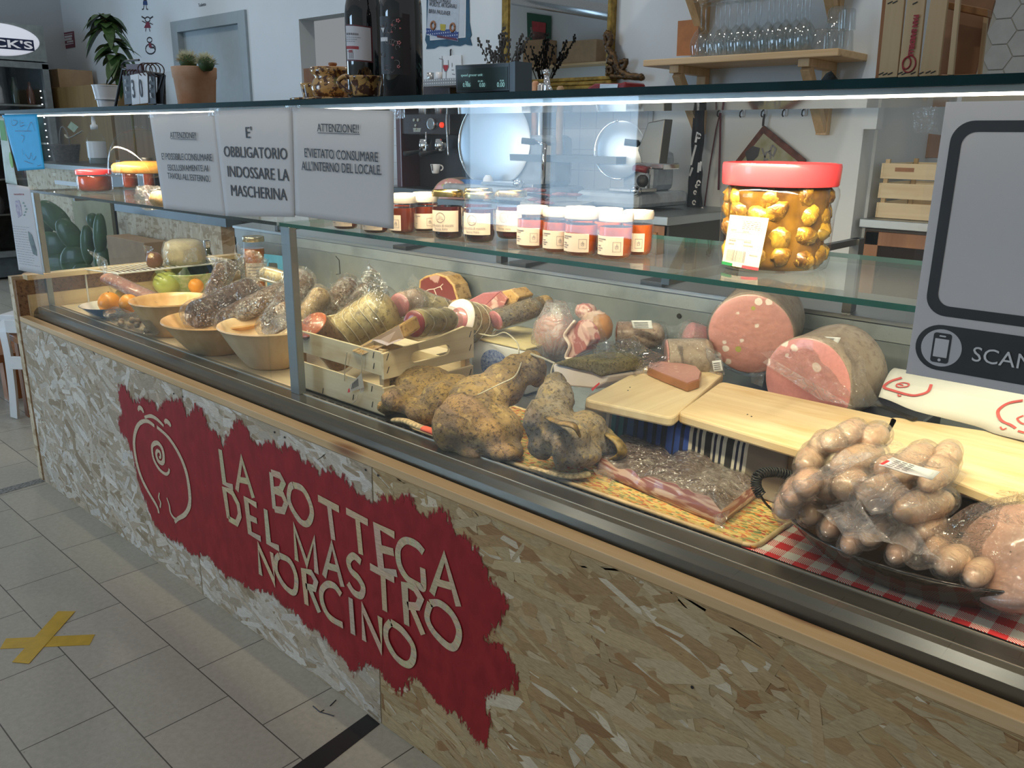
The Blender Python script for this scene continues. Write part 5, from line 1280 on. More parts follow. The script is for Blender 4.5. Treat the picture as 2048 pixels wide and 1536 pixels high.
def sticker(par, c4, y, name='label'):
    o = obj(name, sheet([at(x, yy_, y=y) for x, yy_ in c4], 10, 6, .0008, 20, 3), paper, par, smooth=True, solid=.0006)
    a, b, c, d = [at(x, yy_, y=y-.0015) for x, yy_ in c4]; P = B()
    for i in range(4): P.prism([a.lerp(d,.2+.18*i).lerp(b.lerp(c,.2+.18*i),.1), a.lerp(d,.2+.18*i).lerp(b.lerp(c,.2+.18*i),.8), a.lerp(d,.26+.18*i).lerp(b.lerp(c,.26+.18*i),.8), a.lerp(d,.26+.18*i).lerp(b.lerp(c,.26+.18*i),.1)], (0,-.0003,0))
    obj('label_print', P, ink_soft, par); return o
sticker(mB, [(1624,672),(1682,675),(1676,687),(1618,680)], .60)
mC, cC, rC, xC = roll('mortadella', 'small bagged mortadella end with grey skin left of the large mortadella', 'mortadella', (1335,722), 44, .58, (.75,.6,.05), .10, mort_skin, mort_face, 3, bag_tight)
flap(mC, (at(1312,690,y=.57), at(1366,690,y=.57), at(1372,740,y=.56), at(1306,735,y=.56)), foil_bag, .005, 111)
flap(mC, (at(1330,650,y=.66), at(1400,645,y=.68), at(1420,700,y=.64), at(1345,690,y=.62)), bag, .012, 112)
flap(mC, (at(1410,690,y=.60), at(1440,705,y=.60), at(1450,750,y=.59), at(1412,752,y=.59)), bag_milky, .008, 113)
sticker(mC, [(1424,722),(1442,720),(1446,742),(1428,744)], .585)
st_ = salami('headcheese_piece', 'speckled brown piece of cured meat with white label between bag and small mortadella', 'cured meat', at(1236,668,y=.74), at(1330,672,y=.80), 27*depth(at(1280,670,y=.75))/FPX, m_rind('brawn', (.34,.22,.16), (.42,.32,.24), (.20,.11,.08), 50, .4, .4, .003, .4), None, 31, cutA=m_meat('brawn_cut', (.36,.14,.08), (.56,.36,.26), None, 50, .5), wrap=bag)
sticker(st_, [(1262,641),(1303,641),(1306,658),(1266,657)], .70)
sp_ = salami('wrapped_lean_piece', 'pink lean piece half hidden in film left of the large mortadella', 'cured meat', at(1370,665,y=.78), at(1410,680,y=.82), 26*depth(at(1390,672,y=.8))/FPX, pink_face, None, 32, wrap=bag)
# open bag with pancetta and pork pieces
ob_ = thing('bagged_pork', 'upright clear bag of pink cured pork with a curled pancetta slice beside it', 'cured meat', tuple(at(1110,715,y=.56)))
obj('pork', B().ball(at(1112,668,y=.60), (.058,.05,.052), 22, nz=.12), m_rind('pork_pink', (.55,.28,.25), (.60,.36,.32), (.66,.48,.42), 16, .2, .4, .003, .4), ob_, smooth=True)
c_, r_ = pb(1110, 680, .585, 50); b_ = B()
b_.rings([[V(c_.x+math.cos(t)*r_*k*1.0, c_.y+math.sin(t)*r_*.75*k, z)+V(1,1,0)*.004*noise.noise(V(math.cos(t)*3, math.sin(t)*3, z*30)) for t in [2*PI*i/30 for i in range(30)]] for z, k in ((at(1110,712,y=.585).z,.80),(at(1110,700,y=.585).z,1.05),(c_.z,1.08),(at(1110,650,y=.585).z,.95),(at(1120,625,y=.585).z,.62),(at(1130,606,y=.585).z,.45))], (True, False))
obj('bag', b_, bag_milky, ob_, smooth=True)
flap(ob_, (at(1098,600,y=.58), at(1150,606,y=.58), at(1170,660,y=.56), at(1085,650,y=.57)), bag, .010, 121)
pc = thing('pancetta_slice', 'curled slice of streaky pancetta with white rim right of the upright bag', 'cured meat', tuple(at(1150,710,y=.53)))
O = [(1148,650),(1158,640),(1172,655),(1180,680),(1170,700),(1145,716),(1134,714),(1140,690),(1132,668)]
b_ = B(); b_.prism([at(x, y, y=.535) for x, y in O], V(.010,.03,0)); obj('lean', b_, pancetta, pc, bevel=.003)
b_ = B(); b_.tube(crom([at(x, y, y=.530) for x, y in [(1150,642),(1136,660),(1130,672),(1140,692),(1132,714),(1146,718)]], 5), .0055, 10, flat=.7); obj('fat_rim', b_, fat, pc, smooth=True)
pk = thing('pork_shank_end', 'pale pork shank end with orange rind behind the pancetta slice', 'cured meat', tuple(at(1195,690,y=.64)))
obj('meat', B().ball(at(1190,652,y=.66), (.036,.04,.040), 20, nz=.15), m_rind('pale_pork', (.62,.44,.36), (.66,.50,.42), (.55,.32,.26), 16, .2, .4, .002, .4), pk, smooth=True)
obj('rind', B().ball(at(1203,656,y=.655), (.026,.034,.036), 18, nz=.1), plain('orange_rind', (.55,.26,.11), .4, coat=.4), pk, smooth=True)
obj('top_lean', B().ball(at(1172,622,y=.66), (.026,.03,.020), 16, nz=.2), pancetta, pk, smooth=True)
flap(pk, (at(1150,606,y=.62), at(1195,625,y=.63), at(1215,680,y=.62), at(1175,690,y=.6)), bag, .008, 131)
# lardo slab in its bag
ld = thing('lardo_slab', 'white lard slab with dark herb crust poking out of a shiny bag in front of the mortadellas', 'lard', tuple(at(1150,770,y=.40)))
O1 = [(1104,728),(1140,735),(1180,742),(1218,752),(1212,765),(1190,778),(1150,774),(1112,770)]
b_ = B(); b_.prism([at(x, y, y=.40) for x, y in O1], V(.03,.09,.0)); obj('fat', b_, white_fat, ld, bevel=.004)
O2 = [(1104,727),(1140,716),(1190,720),(1212,728),(1216,748),(1200,754),(1182,745),(1150,738)]
b_ = B(); b_.prism([at(x, y, y=.394) for x, y in O2], V(.03,.09,.004)); obj('herb_crust', b_, herb_rind, ld, bevel=.004)
for i, c4 in enumerate((((1180,690),(1260,676),(1330,720),(1215,770)), ((1200,770),(1225,728),(1320,730),(1215,782)), ((1225,690),(1265,672),(1300,700),(1255,720)), ((1185,700),(1230,700),(1225,745),(1190,722)))):
    flap(ld, [at(x, y, y=.42+.02*(3-i)) for x, y in c4], (foil_bag, bag, foil_bag, foil_bag)[i], .010, 141+i)
obj('pack_edge', B().prism([at(1182,778,y=.395), at(1198,765,y=.395), at(1199,768,y=.395), at(1185,782,y=.395)], (0,.001,0)), red_plastic, ld)
dk = thing('dark_tray', 'navy plastic tray under the mortadellas behind the boards', 'tray', (2.45,.66,.645)); obj('tray_body', B().box((2.27,.615,.646), (2.80,.80,.735)), plain('navy_plastic', (.02,.02,.05), .4), dk, bevel=.006)
# printed wrapping paper on the right board
ws = thing('wrapping_paper', 'folded white wrapping paper with red pig prints at the back of the right board', 'paper', tuple(at(1900,800,z=zb)))
pq = [at(1757,795,z=.80), at(1790,738,z=.83), at(2200,800,z=.86), at(2250,925,z=.785), at(2010,872,z=.7755), at(1950,852,z=.778), at(1830,820,z=.792)]
b_ = B(); nT = 14
A_ = [pq[0], pq[6], pq[5], pq[4], pq[3]]; lowr = crom(A_, 5); upr = crom([pq[1], pq[1].lerp(pq[2],.33), pq[1].lerp(pq[2],.66), pq[2].lerp(pq[1],.1), pq[2]], 5)
rows = []
for k in range(9):
    t = k/8; rows.append([l.lerp(u_, t)+V(0,0,.018*math.sin(PI*t)+.004*noise.noise(l*20+V(t*3,0,0))) for l, u_ in zip(lowr, upr)])
b_.rings(rows, (False, False), closed=False); obj('sheet', b_, plain('butcher_paper', (.50,.50,.48), .75, var=.03, sc_=9), ws, smooth=True, solid=.0008)
def on_sheet(u, v):
    u = max(0, min(.999, u)); x = u*(len(lowr)-1); i = int(x); l = lowr[i].lerp(lowr[i+1], x-i); m_ = upr[i].lerp(upr[i+1], x-i); return l.lerp(m_, v)+V(0,0,.018*math.sin(PI*v)+.0022+.004*noise.noise(l*20+V(v*3,0,0)))
def inv(px, py):
    best = None
    for i in range(101):
        for j in range(41):
            p = on_sheet(i/100, j/40); d = p-CAM; zz = d.dot(_f); X = 1024+FPX*d.dot(_r)/zz; Y = 768-FPX*d.dot(_u)/zz
            e = (X-px)**2+(Y-py)**2
            if best is None or e < best[0]: best = (e, i/100, j/40)
    return best[1:]
PPG = [([(1803,755),(1780,764),(1768,776),(1785,780),(1820,790),(1840,790),(1856,782),(1864,770)], .0055), ([(1796,767),(1806,766),(1818,768),(1816,773),(1802,775),(1793,772),(1797,768),(1806,770)], .003), ([(1795,788),(1799,793),(1804,793)], .003),
       ([(2046,802),(2020,806),(2002,814),(1997,824),(2003,840),(2020,852),(2032,857)], .0055), ([(2048,866),(2036,862)], .0045), ([(2048,832),(2036,836),(2034,842),(2042,848),(2050,846)], .0035), ([(2000,853),(2006,858),(2013,857)], .003)]
b_ = B()
for pts, wd in PPG:
    Q = crom([on_sheet(*inv(x, y)) for x, y in pts], 4); nn = V(-.1,-.5,.86)
    vs_, fs_ = ribbon(Q, wd, nn, .0012); b_.add(vs_, fs_)
obj('pig_print', b_, plain('pig_print_red', (.50,.08,.08), .7), ws)
# odd ends behind the right board
tag(obj('dark_knife', B().tube([at(1752,808,z=.778), at(1830,838,z=.778)], .007, 10, flat=.5), black_rubber), 'dark knife handle between the boards and the wrapping paper', 'knife')

# ------------------------------------------------------------------ checked cloth, smoked oval tray, bagged sausages
ck_ = tag(obj('check_cloth', B().grid(lambda u, v: V(lerp(2.715, 3.45, u), lerp(.135, .335, v), .6465+.0010*noise.noise(V(u*12, v*6, 3))), 40, 12), check_cloth, smooth=True, solid=.0016), 'red and white checked cloth under the smoked glass tray', 'cloth')
ty = thing('oval_tray', 'ribbed smoked brown glass oval tray heaped with bagged sausages', 'tray', (3.02, .30, .6475))
tc = V(2.945, .275, .6495); ra, rb_ = .215, .160; ro_ = R(8)
def ov(k, z, f=0, n=96):
    return [tc+V(math.cos(ro_)*ra*k*math.cos(t)*(1+f*(i % 2))-math.sin(ro_)*rb_*k*math.sin(t)*(1+f*(i % 2)), math.sin(ro_)*ra*k*math.cos(t)*(1+f*(i % 2))+math.cos(ro_)*rb_*k*math.sin(t)*(1+f*(i % 2)), z) for i, t in enumerate([2*PI*j/n for j in range(n)])]
obj('tray_wall', B().rings([ov(.70,0), ov(.74,.002), ov(.80,.012,.012), ov(.90,.030,.014), ov(.97,.044,.010), ov(1.0,.050), ov(.985,.051), ov(.95,.044), ov(.80,.016), ov(.70,.006)], (True, True)), smoked, ty, smooth=True, ang=30)
obj('rim', B().rings([ov(.985,.0505), ov(1.004,.050), ov(1.006,.053), ov(.990,.0545), ov(.98,.052)], (False, False)), plain('dark_rim', (.015,.010,.007), .12, coat=1), ty, smooth=True)
obj('paper_corner', B().prism([at(1995,1184,z=.69), at(2060,1178,z=.69), at(2060,1192,z=.69), at(2010,1192,z=.688)], (0,0,.0008)), paper, ty)
SG = 'sausages in the smoked tray'
def sausbag(label, lst, seed, wrapmat=bag, flaps=()):
    t = None; k = 0
    for (x0, y0, x1, y1, z, r) in lst:
        a, b = at(x0, y0, z=z), at(x1, y1, z=z-.004 if x1 != x0 else z); rr = r*depth(a)/FPX
        if t is None: t = thing('sausage_pack', label, 'bagged sausages', (a.x, a.y, a.z-rr), 'packs of sausages in the smoked tray')
        P_, R_ = pathrad(a, b, rr, 12, .42, .42, (True, True), -.003)
        obj('sausage', B().tube(P_, R_, 18, nz=.10, nf=22, seed=seed+k), sausage_skin, t, smooth=True)
        P_, R_ = pathrad(a-(b-a)*.10, b+(b-a)*.10, rr*1.10, 12, .34, .34, (True, True), -.003)
        obj('film', B().tube(P_, R_, 18, nz=.16, nf=34, seed=seed+k+50), wrapmat, t, smooth=True); k += 1
    for i, (c4, z4, m_) in enumerate(flaps):
        flap(t, [at(x, y, z=z) for (x, y), z in zip(c4, z4)], m_, .006, seed*3+i, fq=40)
    return t
sausbag('pack of sausages along the near rim of the tray, ends showing under milky film', [(1565,1030,1590,985,.735,27),(1612,1040,1650,1000,.725,27),(1652,1068,1700,1020,.718,26),(1692,1100,1735,1060,.712,26),(1730,1085,1780,1030,.728,28),(1785,1120,1830,1070,.715,26),(1860,1120,1890,1080,.716,28),(1880,1140,1935,1110,.715,32),(1830,1075,1880,1040,.732,28),(1940,1165,1975,1130,.712,26),(1690,1050,1740,1010,.738,26)], 1, bag,
   [(((1632,1020),(1700,1005),(1790,1090),(1690,1075)), (.755,.76,.745,.74), bag_milky), (((1700,1010),(1790,1030),(1885,1120),(1775,1080)), (.765,.76,.735,.745), bag_milky), (((1535,1000),(1600,985),(1612,1040),(1560,1050)), (.755,.765,.745,.74), bag), (((1780,1040),(1860,1060),(1900,1150),(1810,1130)), (.75,.75,.725,.725), bag)])
sausbag('pack of sausages in the middle of the heap with a printed paper label', [(1668,940,1760,905,.80,32),(1720,1000,1830,960,.785,34),(1790,955,1860,900,.81,30),(1850,975,1900,915,.80,32),(1760,945,1795,935,.805,26),(1810,950,1840,935,.805,26),(1850,960,1880,950,.80,26),(1680,985,1720,960,.78,32),(1880,930,1905,900,.81,26),(1790,1030,1900,1000,.765,34),(1640,985,1680,970,.765,28)], 2, bag,
   [(((1620,960),(1720,950),(1850,990),(1700,1010)), (.83,.84,.83,.80), bag), (((1700,960),(1780,945),(1850,1010),(1745,1030)), (.84,.845,.81,.80), bag_milky), (((1800,1000),(1900,910),(1930,950),(1840,1060)), (.83,.845,.81,.79), bag), (((1660,920),(1780,880),(1900,930),(1700,960)), (.835,.845,.84,.83), bag), (((1650,1010),(1720,1000),(1760,1070),(1680,1060)), (.80,.80,.765,.765), bag_milky)])
pp = sausbag('topmost pack of sausages lying up against the middle and right boards', [(1605,940,1640,900,.80,27),(1635,905,1650,880,.815,24),(1650,895,1690,875,.825,24),(1685,880,1720,855,.83,24),(1725,890,1765,865,.82,27),(1600,985,1630,950,.785,28),(1580,1005,1600,965,.77,26)], 3, bag,
   [(((1545,990),(1600,960),(1700,930),(1600,985)), (.79,.82,.85,.80), bag_milky), (((1600,965),(1690,900),(1750,915),(1660,955)), (.82,.85,.845,.825), bag_milky), (((1625,880),(1700,842),(1775,850),(1680,900)), (.845,.86,.85,.845), bag)])
l4 = [(1755,925),(1790,912),(1880,948),(1860,962)]
o = obj('paper_label', sheet([at(x, y, z=z) for (x, y), z in zip([(1757,930),(1785,915),(1880,945),(1864,960)], (.847,.852,.838,.836))], 14, 6, .002, 30, 5), paper, bpy.data.objects['sausage_pack.001'], smooth=True, solid=.0006)
a, b, c, d = [at(x, y, z=z+.003) for (x, y), z in zip([(1757,930),(1785,915),(1880,945),(1864,960)], (.847,.852,.838,.836))]; P = B()
for i in range(5):
    for j in range(3): P.prism([a.lerp(b,.15+.16*i).lerp(d.lerp(c,.15+.16*i),.12+.14*j), a.lerp(b,.15+.16*i).lerp(d.lerp(c,.15+.16*i),.22+.14*j), a.lerp(b,.21+.16*i).lerp(d.lerp(c,.21+.16*i),.22+.14*j), a.lerp(b,.21+.16*i).lerp(d.lerp(c,.21+.16*i),.12+.14*j)], (0,0,.0003))
obj('label_print', P, ink_soft, bpy.data.objects['sausage_pack.001'])
obj('red_mark', B().prism([a.lerp(b,.1)+V(0,0,.0003), a.lerp(b,.6)+V(0,0,.0003), a.lerp(b,.6).lerp(d.lerp(c,.6),.06)+V(0,0,.0003), a.lerp(b,.1).lerp(d.lerp(c,.1),.06)+V(0,0,.0003)], (0,0,.0004)), red_plastic, bpy.data.objects['sausage_pack.001'])
# vacuum packed burgers
bp = thing('burger_pack', 'vacuum packed round pink burger at the right end of the smoked tray', 'burger', tuple(at(1985,1150,z=.70)))
bcn = at(2030, 1112, z=.735); nrm = (V(-.35,-.72,.62)).normalized()
obj('burger', B().lathe([(.001,-.020),(.064,-.020),(.072,-.014),(.074,0),(.071,.008),(.064,.011),(.001,.013)], bcn, 44, axis=nrm, caps=(False,False)), burger, bp, smooth=True)
obj('film', B().lathe([(.030,-.024),(.075,-.018),(.080,0),(.074,.010),(.064,.0135),(.001,.0155)], bcn, 44, axis=nrm, caps=(False,False)), bag_tight, bp, smooth=True)
flap(bp, (at(1858,1062,z=.745), at(1940,1010,z=.79), at(2060,985,z=.80), at(1960,1120,z=.72)), foil_bag, .009, 151)
flap(bp, (at(1930,1020,z=.80), at(2000,980,z=.82), at(2130,1000,z=.82), at(2080,1060,z=.79)), foil_bag, .009, 152)
flap(bp, (at(1860,1060,z=.74), at(1935,1060,z=.75), at(1945,1140,z=.715), at(1925,1150,z=.71)), bag, .007, 153)
# ------------------------------------------------------------------ jars on the glass shelf
SZ = 1.0602
jam = liquid('orange_jam', (.50,.10,.012), (.36,.05,.006)); dark_jam = liquid('cherry_jam', (.06,.008,.008), (.025,.004,.004)); brown_jam = liquid('brown_jam', (.16,.03,.012), (.09,.015,.008))
def lab_jam(bar, c, r, a0, aw, lh, k, t, P):
    for u0, u1, v0, v1 in ((.06,.42,.82,.86),(.06,.30,.72,.75),(.06,.22,.46,.50),(.06,.30,.34,.38),(.06,.24,.22,.26)): bar(u0, u1, v0, v1)
    for u0, u1, v0, v1 in ((.66,.92,.70,.715),(.66,.92,.20,.215),(.66,.672,.20,.70),(.908,.92,.20,.70),(.74,.84,.50,.52),(.74,.755,.36,.52),(.825,.84,.36,.52),(.74,.84,.36,.375),(.78,.80,.42,.60)): bar(u0, u1, v0, v1)
OJ = 'orange jam jars on the glass shelf'
spec = [((1064,502,64), 'orange jam jar at the left end of the front row', -.42), ((1113,509,60), 'second orange jam jar from the left end of the front row', -.30), ((1161,516,70), 'orange jam jar in the middle of the front row', -.42), ((1229,523,71), 'nearest orange jam jar, in front of its row', -.42), ((1273,515,62), 'orange jam jar at the right end of the row', -.42), ((1159,504,62), 'orange jam jar hidden behind the middle one of the front row', -.42), ((1214,508,60), 'orange jam jar in the back row, behind the nearest one', -.42)]
for (px_, py_, w_), lb, off in spec:
    jar('jam_jar', 'white-lidded '+lb, 'jar', px_, py_, SZ, w_, .0665, .0105, jam, white_lid, OJ, .80, lab=lab_jam, labh=(.14,.60), labw=1.75, laboff=off, dark=ink_soft)
def lab_vis(bar, c, r, a0, aw, lh, k, t, P):
    cy = .68; cu = .40; n_ = 40
    pr_ = lambda u, v: c+V(math.cos(a0-aw+2*aw*u)*(r+.0010), math.sin(a0-aw+2*aw*u)*(r+.0010), lerp(lh[0], lh[1], v)*k)
    H = (lh[1]-lh[0])*k; W = 2*aw*r
    def seg(p, q, wd):
        p = V(*p, 0); q = V(*q, 0); d = (q-p).normalized(); s = V(-d.y, d.x, 0)*wd/2; o = len(P.v)
        P.v += [pr_((w.x)/W, (w.y)/H) for w in (p+s, q+s, q-s, p-s)]; P.f.append([o,o+1,o+2,o+3]); P.m.append(0); P.col.append(None)
    C0 = (cu*W, cy*H); R0 = .0090
    for i in range(32): seg((C0[0]+R0*math.cos(2*PI*i/32), C0[1]+R0*math.sin(2*PI*i/32)), (C0[0]+R0*math.cos(2*PI*(i+1)/32), C0[1]+R0*math.sin(2*PI*(i+1)/32)), .0009)
    for dx, h0, h1 in ((-.0045,-.004,.002),(-.0015,-.004,.0045),(.0015,-.004,.003),(.0042,-.004,.001)): seg((C0[0]+dx, C0[1]+h0), (C0[0]+dx, C0[1]+h1), .0006)
    seg((C0[0]-.006, C0[1]-.004), (C0[0]+.006, C0[1]-.004), .0006)
    wraptext(t, 'Mostarda extra di visciole', c, r, a0, aw, -.14, lerp(lh[0], lh[1], .26)*k, .0070, ink_soft, sx=.80)
    wraptext(t, 'Nonna Velia', c, r, a0, aw, .18, lerp(lh[0], lh[1], .09)*k, .0066, ink_soft, sx=.85)
CJ = 'cherry jam jars with gold lids'
for (px_, py_, w_), lb, z_ in (((896,482,62), 'gold-lidded cherry jam jar, left of the two in front', 0), ((959,489,64), 'gold-lidded cherry jam jar nearest the glass', 0), ((1022,482,62), 'gold-lidded cherry jam jar at the right, next to the orange jams', 0), ((957,474,56), 'gold-lidded jar hidden behind the nearest cherry jam jar', 0)):
    jar('cherry_jam_jar', lb, 'jar', px_, py_, SZ, w_, .086, .0085, dark_jam, gold_lid, CJ, .74, lab=lab_vis, labh=(.20,.66), labw=2.05, laboff=-.30, neck=.955)
BJ = 'brown jam jars beside the paper notice'
for (px_, py_, w_), lb, off in (((806,471,56), 'white-lidded jar of brown jam half hidden by the right paper notice', -1.0), ((847,467,58), 'white-lidded jar of brown jam left of the gold-lidded jars', -.05), ((812,462,52), 'white-lidded brown jam jar standing behind the one by the notice', -.4), ((852,458,52), 'white-lidded brown jam jar in the back row behind the left pair', -.4), ((692,462,52), 'brown jam jar hidden behind the right notice, its foot showing below it', -.4), ((752,470,54), 'second jar hidden behind the right notice, near its lower right corner', -.4)):
    jar('brown_jam_jar', lb, 'jar', px_, py_, SZ, w_, .0665, .0105, brown_jam, white_lid, BJ, .80, lab=lab_jam, labh=(.14,.60), labw=1.75, laboff=off, dark=ink_soft)
# big jar of artichokes in oil
p = at(1542, 549, z=SZ); r = 122*depth(p)/FPX*.94; c = p+away(p)*r; c.z = SZ
bj = thing('artichoke_jar', 'large jar of artichokes in yellow oil with a wide red lid', 'jar', tuple(c))
Hh = .138
def jp(q): return [(r*.86*q,.0),(r*.95*q,.004),(r*.99*q,.016),(r*q*.985,.04),(r*q*1.0,.085),(r*q*1.03,.103),(r*q*1.045,.112),(r*q*1.03,.121),(r*q*.985,.126),(r*q*.965,.130),(r*q*.965,Hh)]
obj('glass', B().lathe(jp(1), c, 60, caps=(True, False)), jar_glass, bj, smooth=True)
def m_oil():
    n = N('artichokes_in_oil'); v = n.coord(scale=(1,1,1.15))
    d = n.vor(v, 26, 'Distance', 'SMOOTH_F1'); cc = n.vor(v, 26, 'Color'); a = n.noise(v, 46, 5, .65, 1.4); b = n.noise(n.coord(scale=(1,1,.6)), 120, 4, .7, 1.0)
    base = n.ramp(n.math('ADD', n.math('MULTIPLY', a, .7), n.math('MULTIPLY', d, .45)), [(.30, (.52,.33,.03)), (.45, (.34,.19,.015)), (.58, (.16,.075,.010)), (.72, (.06,.025,.006))])
    pick = n.ramp(cc, [(.40, (.46,.30,.04)), (.5, (.26,.17,.03)), (.58, (.10,.085,.025))], 'CONSTANT')
    col = n.mix(n.ramp(d, [(.25, .55), (.55, 0)]), base, pick)
    col = n.mix(n.ramp(b, [(.58, 0), (.68, .6)]), col, (.74,.52,.08))
    return n.done(n.bsdf(col, .25, 0, n.bump(a, .4, .004), .5, .5, sss=.2))
oilm = m_oil()
obj('oil', B().lathe([(r*.80,.003)]+[(x*.87, z) for x, z in jp(1)[1:-1]]+[(r*.86,Hh-.004)], c, 60), liquid('oil_yellow', (.20,.10,.010), c2=(.07,.03,.005), s=30), bj, smooth=True)
rr_ = random.Random(12); nA = 0
for zl, cnt in ((.024,12),(.056,12),(.086,11),(.112,9)):
    for i in range(cnt):
        a = 2*PI*(i+rr_.random()*.5)/cnt; s = rr_.uniform(.017,.023); q = r*.965-s*.98
        if math.cos(a-math.atan2(CAM.y-c.y, CAM.x-c.x)) < -.35: continue
        b_ = B(); e_ = Euler((rr_.uniform(0,3), rr_.uniform(0,3), rr_.uniform(0,3))).to_matrix()
        b_.ball(c+V(math.cos(a)*q, math.sin(a)*q, zl+rr_.uniform(-.006,.006)), (s*.85, s, s*1.1), 14, nz=.2, seed=i+zl*90, rot=e_)
        obj('artichoke', b_, oilm, bj, smooth=True)
RL = r*1.01
obj('lid', B().lathe([(RL*.99,Hh-.012),(RL*1.005,Hh-.010),(RL*1.015,Hh+.006),(RL*1.02,Hh+.016),(RL*1.005,Hh+.0205),(RL*.93,Hh+.021),(RL*.90,Hh+.018),(RL*.87,Hh+.012),(.001,Hh+.012)], c, 60, caps=(False,False)), red_plastic, bj, smooth=True, ang=50)
d = CAM-c; a0 = math.atan2(d.y, d.x); kx = depth(p)/FPX
def jl(px, py):
    """point on the jar side seen at px, py"""
    u = (px-1541)*kx/r; u = max(-.98, min(.98, u)); a = a0+math.asin(u)
    q = V(c.x+math.cos(a)*r*1.006, c.y+math.sin(a)*r*1.006, 0); vv = _r*((px-1024)/FPX)-_u*((py-768)/FPX)+_f
    t = math.hypot(q.x-CAM.x, q.y-CAM.y)/math.hypot(vv.x, vv.y); q.z = CAM.z+vv.z*t; return q
def jquad(px0, py0, px1, py1, px2, py2, px3, py3, lift=0, n=10):
    b = B(); vs_ = []
    for j in range(2):
        for i in range(n+1):
            u = i/n; x = lerp(px0, px1, u) if j == 0 else lerp(px3, px2, u); y = lerp(py0, py1, u) if j == 0 else lerp(py3, py2, u); q = jl(x, y); o = (q-c); o.z = 0; vs_.append(q+o.normalized()*lift)
    b.add(vs_, [(i, i+1, n+2+i, n+1+i) for i in range(n)]); return b
obj('label', jquad(1451,429,1527,436,1516,541,1442,528, .0006), plain('cream_label', (.60,.53,.38), .5, var=.03), bj, smooth=True)
L0 = lambda u, v: (lerp(lerp(1451,1527,u), lerp(1442,1516,u), v), lerp(lerp(429,436,u), lerp(528,541,u), v))
P = B()
def lbar(u0, v0, u1, v1, tgt=None):
    q = jquad(*L0(u0,v0), *L0(u1,v0), *L0(u1,v1), *L0(u0,v1), .0011, 4); o = len(P.v); P.v += q.v; P.f += [[i+o for i in f] for f in q.f]; P.m += q.m; P.col += q.col
for i in range(5):
    x = .38
    while x < .82: l = rr_.uniform(.03,.12); lbar(x, .09+.035*i, min(.84, x+l), .10+.035*i); x += l+.02
for u, v, s in ((.1,.27,.11),(.1,.48,.12),(.1,.55,.1),(.5,.48,.12),(.5,.55,.2),(.42,.28,.10)):
    x = 0
    while x < s+.05: lbar(u+x, v, u+x+.02, v+.028); x += .032
lbar(.08,.32,.66,.325); lbar(.08,.46,.70,.465)
x = .10
while x < .60: l = rr_.choice((.008,.008,.018)); lbar(x, .68, x+l, .90); x += l+rr_.choice((.012,.02))
for i in range(7): lbar(.70+.03*i, .72, .72+.03*i, .745)
for i in range(24):
    a = 2*PI*i/24; lbar(.80+.085*math.cos(a)-.01, .235+.03*math.sin(a), .80+.085*math.cos(a)+.01, .235+.03*math.sin(a)+.005)
    if i < 13:
        for rr0 in (.13,.08): lbar(.14+rr0*math.cos(PI*i/12)-.006, .15-rr0*.8*math.sin(PI*i/12), .14+rr0*math.cos(PI*i/12)+.006, .155-rr0*.8*math.sin(PI*i/12))
obj('label_print', P, ink_soft, bj, smooth=True)
obj('green_bar', jquad(*L0(.0,.935), *L0(.30,.945), *L0(.30,1.0), *L0(0,1.0), .0012), plain('flag_green', (.01,.22,.06), .5), bj, smooth=True)
obj('red_bar', jquad(*L0(.56,.945), *L0(1,.945), *L0(1,1.0), *L0(.56,1.0), .0012), red_plastic, bj, smooth=True)

# ------------------------------------------------------------------ left part of the shelf
p = base(280, 392, SZ, .05); c = V(p.x, p.y, SZ)
kD = depth(c)/FPX; rD = 66*kD
zp = at(284, 345, x=c.x).z-SZ
cs = thing('cake_stand', 'cake stand with glass dome and golden tart on the left shelf', 'cake stand', tuple(c))
cxD = at(287, 345, y=c.y).x
cc = V(cxD, c.y, SZ)
obj('pedestal', B().lathe([(.045,0),(.048,.004),(.016,.014),(.011,zp*.5),(.018,zp-.016),(rD*.98,zp-.008),(rD*1.04,zp-.003),(rD*1.04,zp),(.001,zp)], cc, 40, caps=(True,False)), jar_glass, cs, smooth=True)
obj('tart', B().lathe([(rD*.80,zp+.001),(rD*.86,zp+.004),(rD*.86,zp+.022),(rD*.80,zp+.030),(rD*.5,zp+.036),(.001,zp+.036)], cc, 36, caps=(True,False)), m_rind('tart_crust', (.42,.19,.03), (.50,.28,.07), (.40,.15,.02), 26, .5, .5, .004, .2), cs, smooth=True)
hD = at(270, 252, y=c.y).z-SZ-zp
obj('dome', B().lathe([(rD*.98,zp+.001)]+[(rD*.98*math.cos(PI/2*k/12)**.75 if k < 12 else .004, zp+.001+hD*.93*math.sin(PI/2*k/12)) for k in range(1,13)], cc, 44, caps=(False,False)), clear_glass, cs, smooth=True)
obj('knob', B().lathe([(.006,zp+hD*.93),(.012,zp+hD*.97),(.012,zp+hD*1.0),(.002,zp+hD*1.03)], cc, 16), jar_glass, cs, smooth=True)
p = at(320, 408, z=SZ+.002); br = thing('bread_roll', 'small pale bread roll on the shelf under the left paper notice', 'bread', tuple(p))
obj('crust', B().ball(at(322, 398, y=p.y), (.040,.030,.024), 18, nz=.1), m_rind('crust_pale', (.66,.44,.20), (.72,.54,.30), (.5,.3,.12), 20, .3), br, smooth=True)
obj('bag', B().ball(at(305, 395, y=p.y+.01), (.07,.045,.034), 18, nz=.3), bag, br, smooth=True)
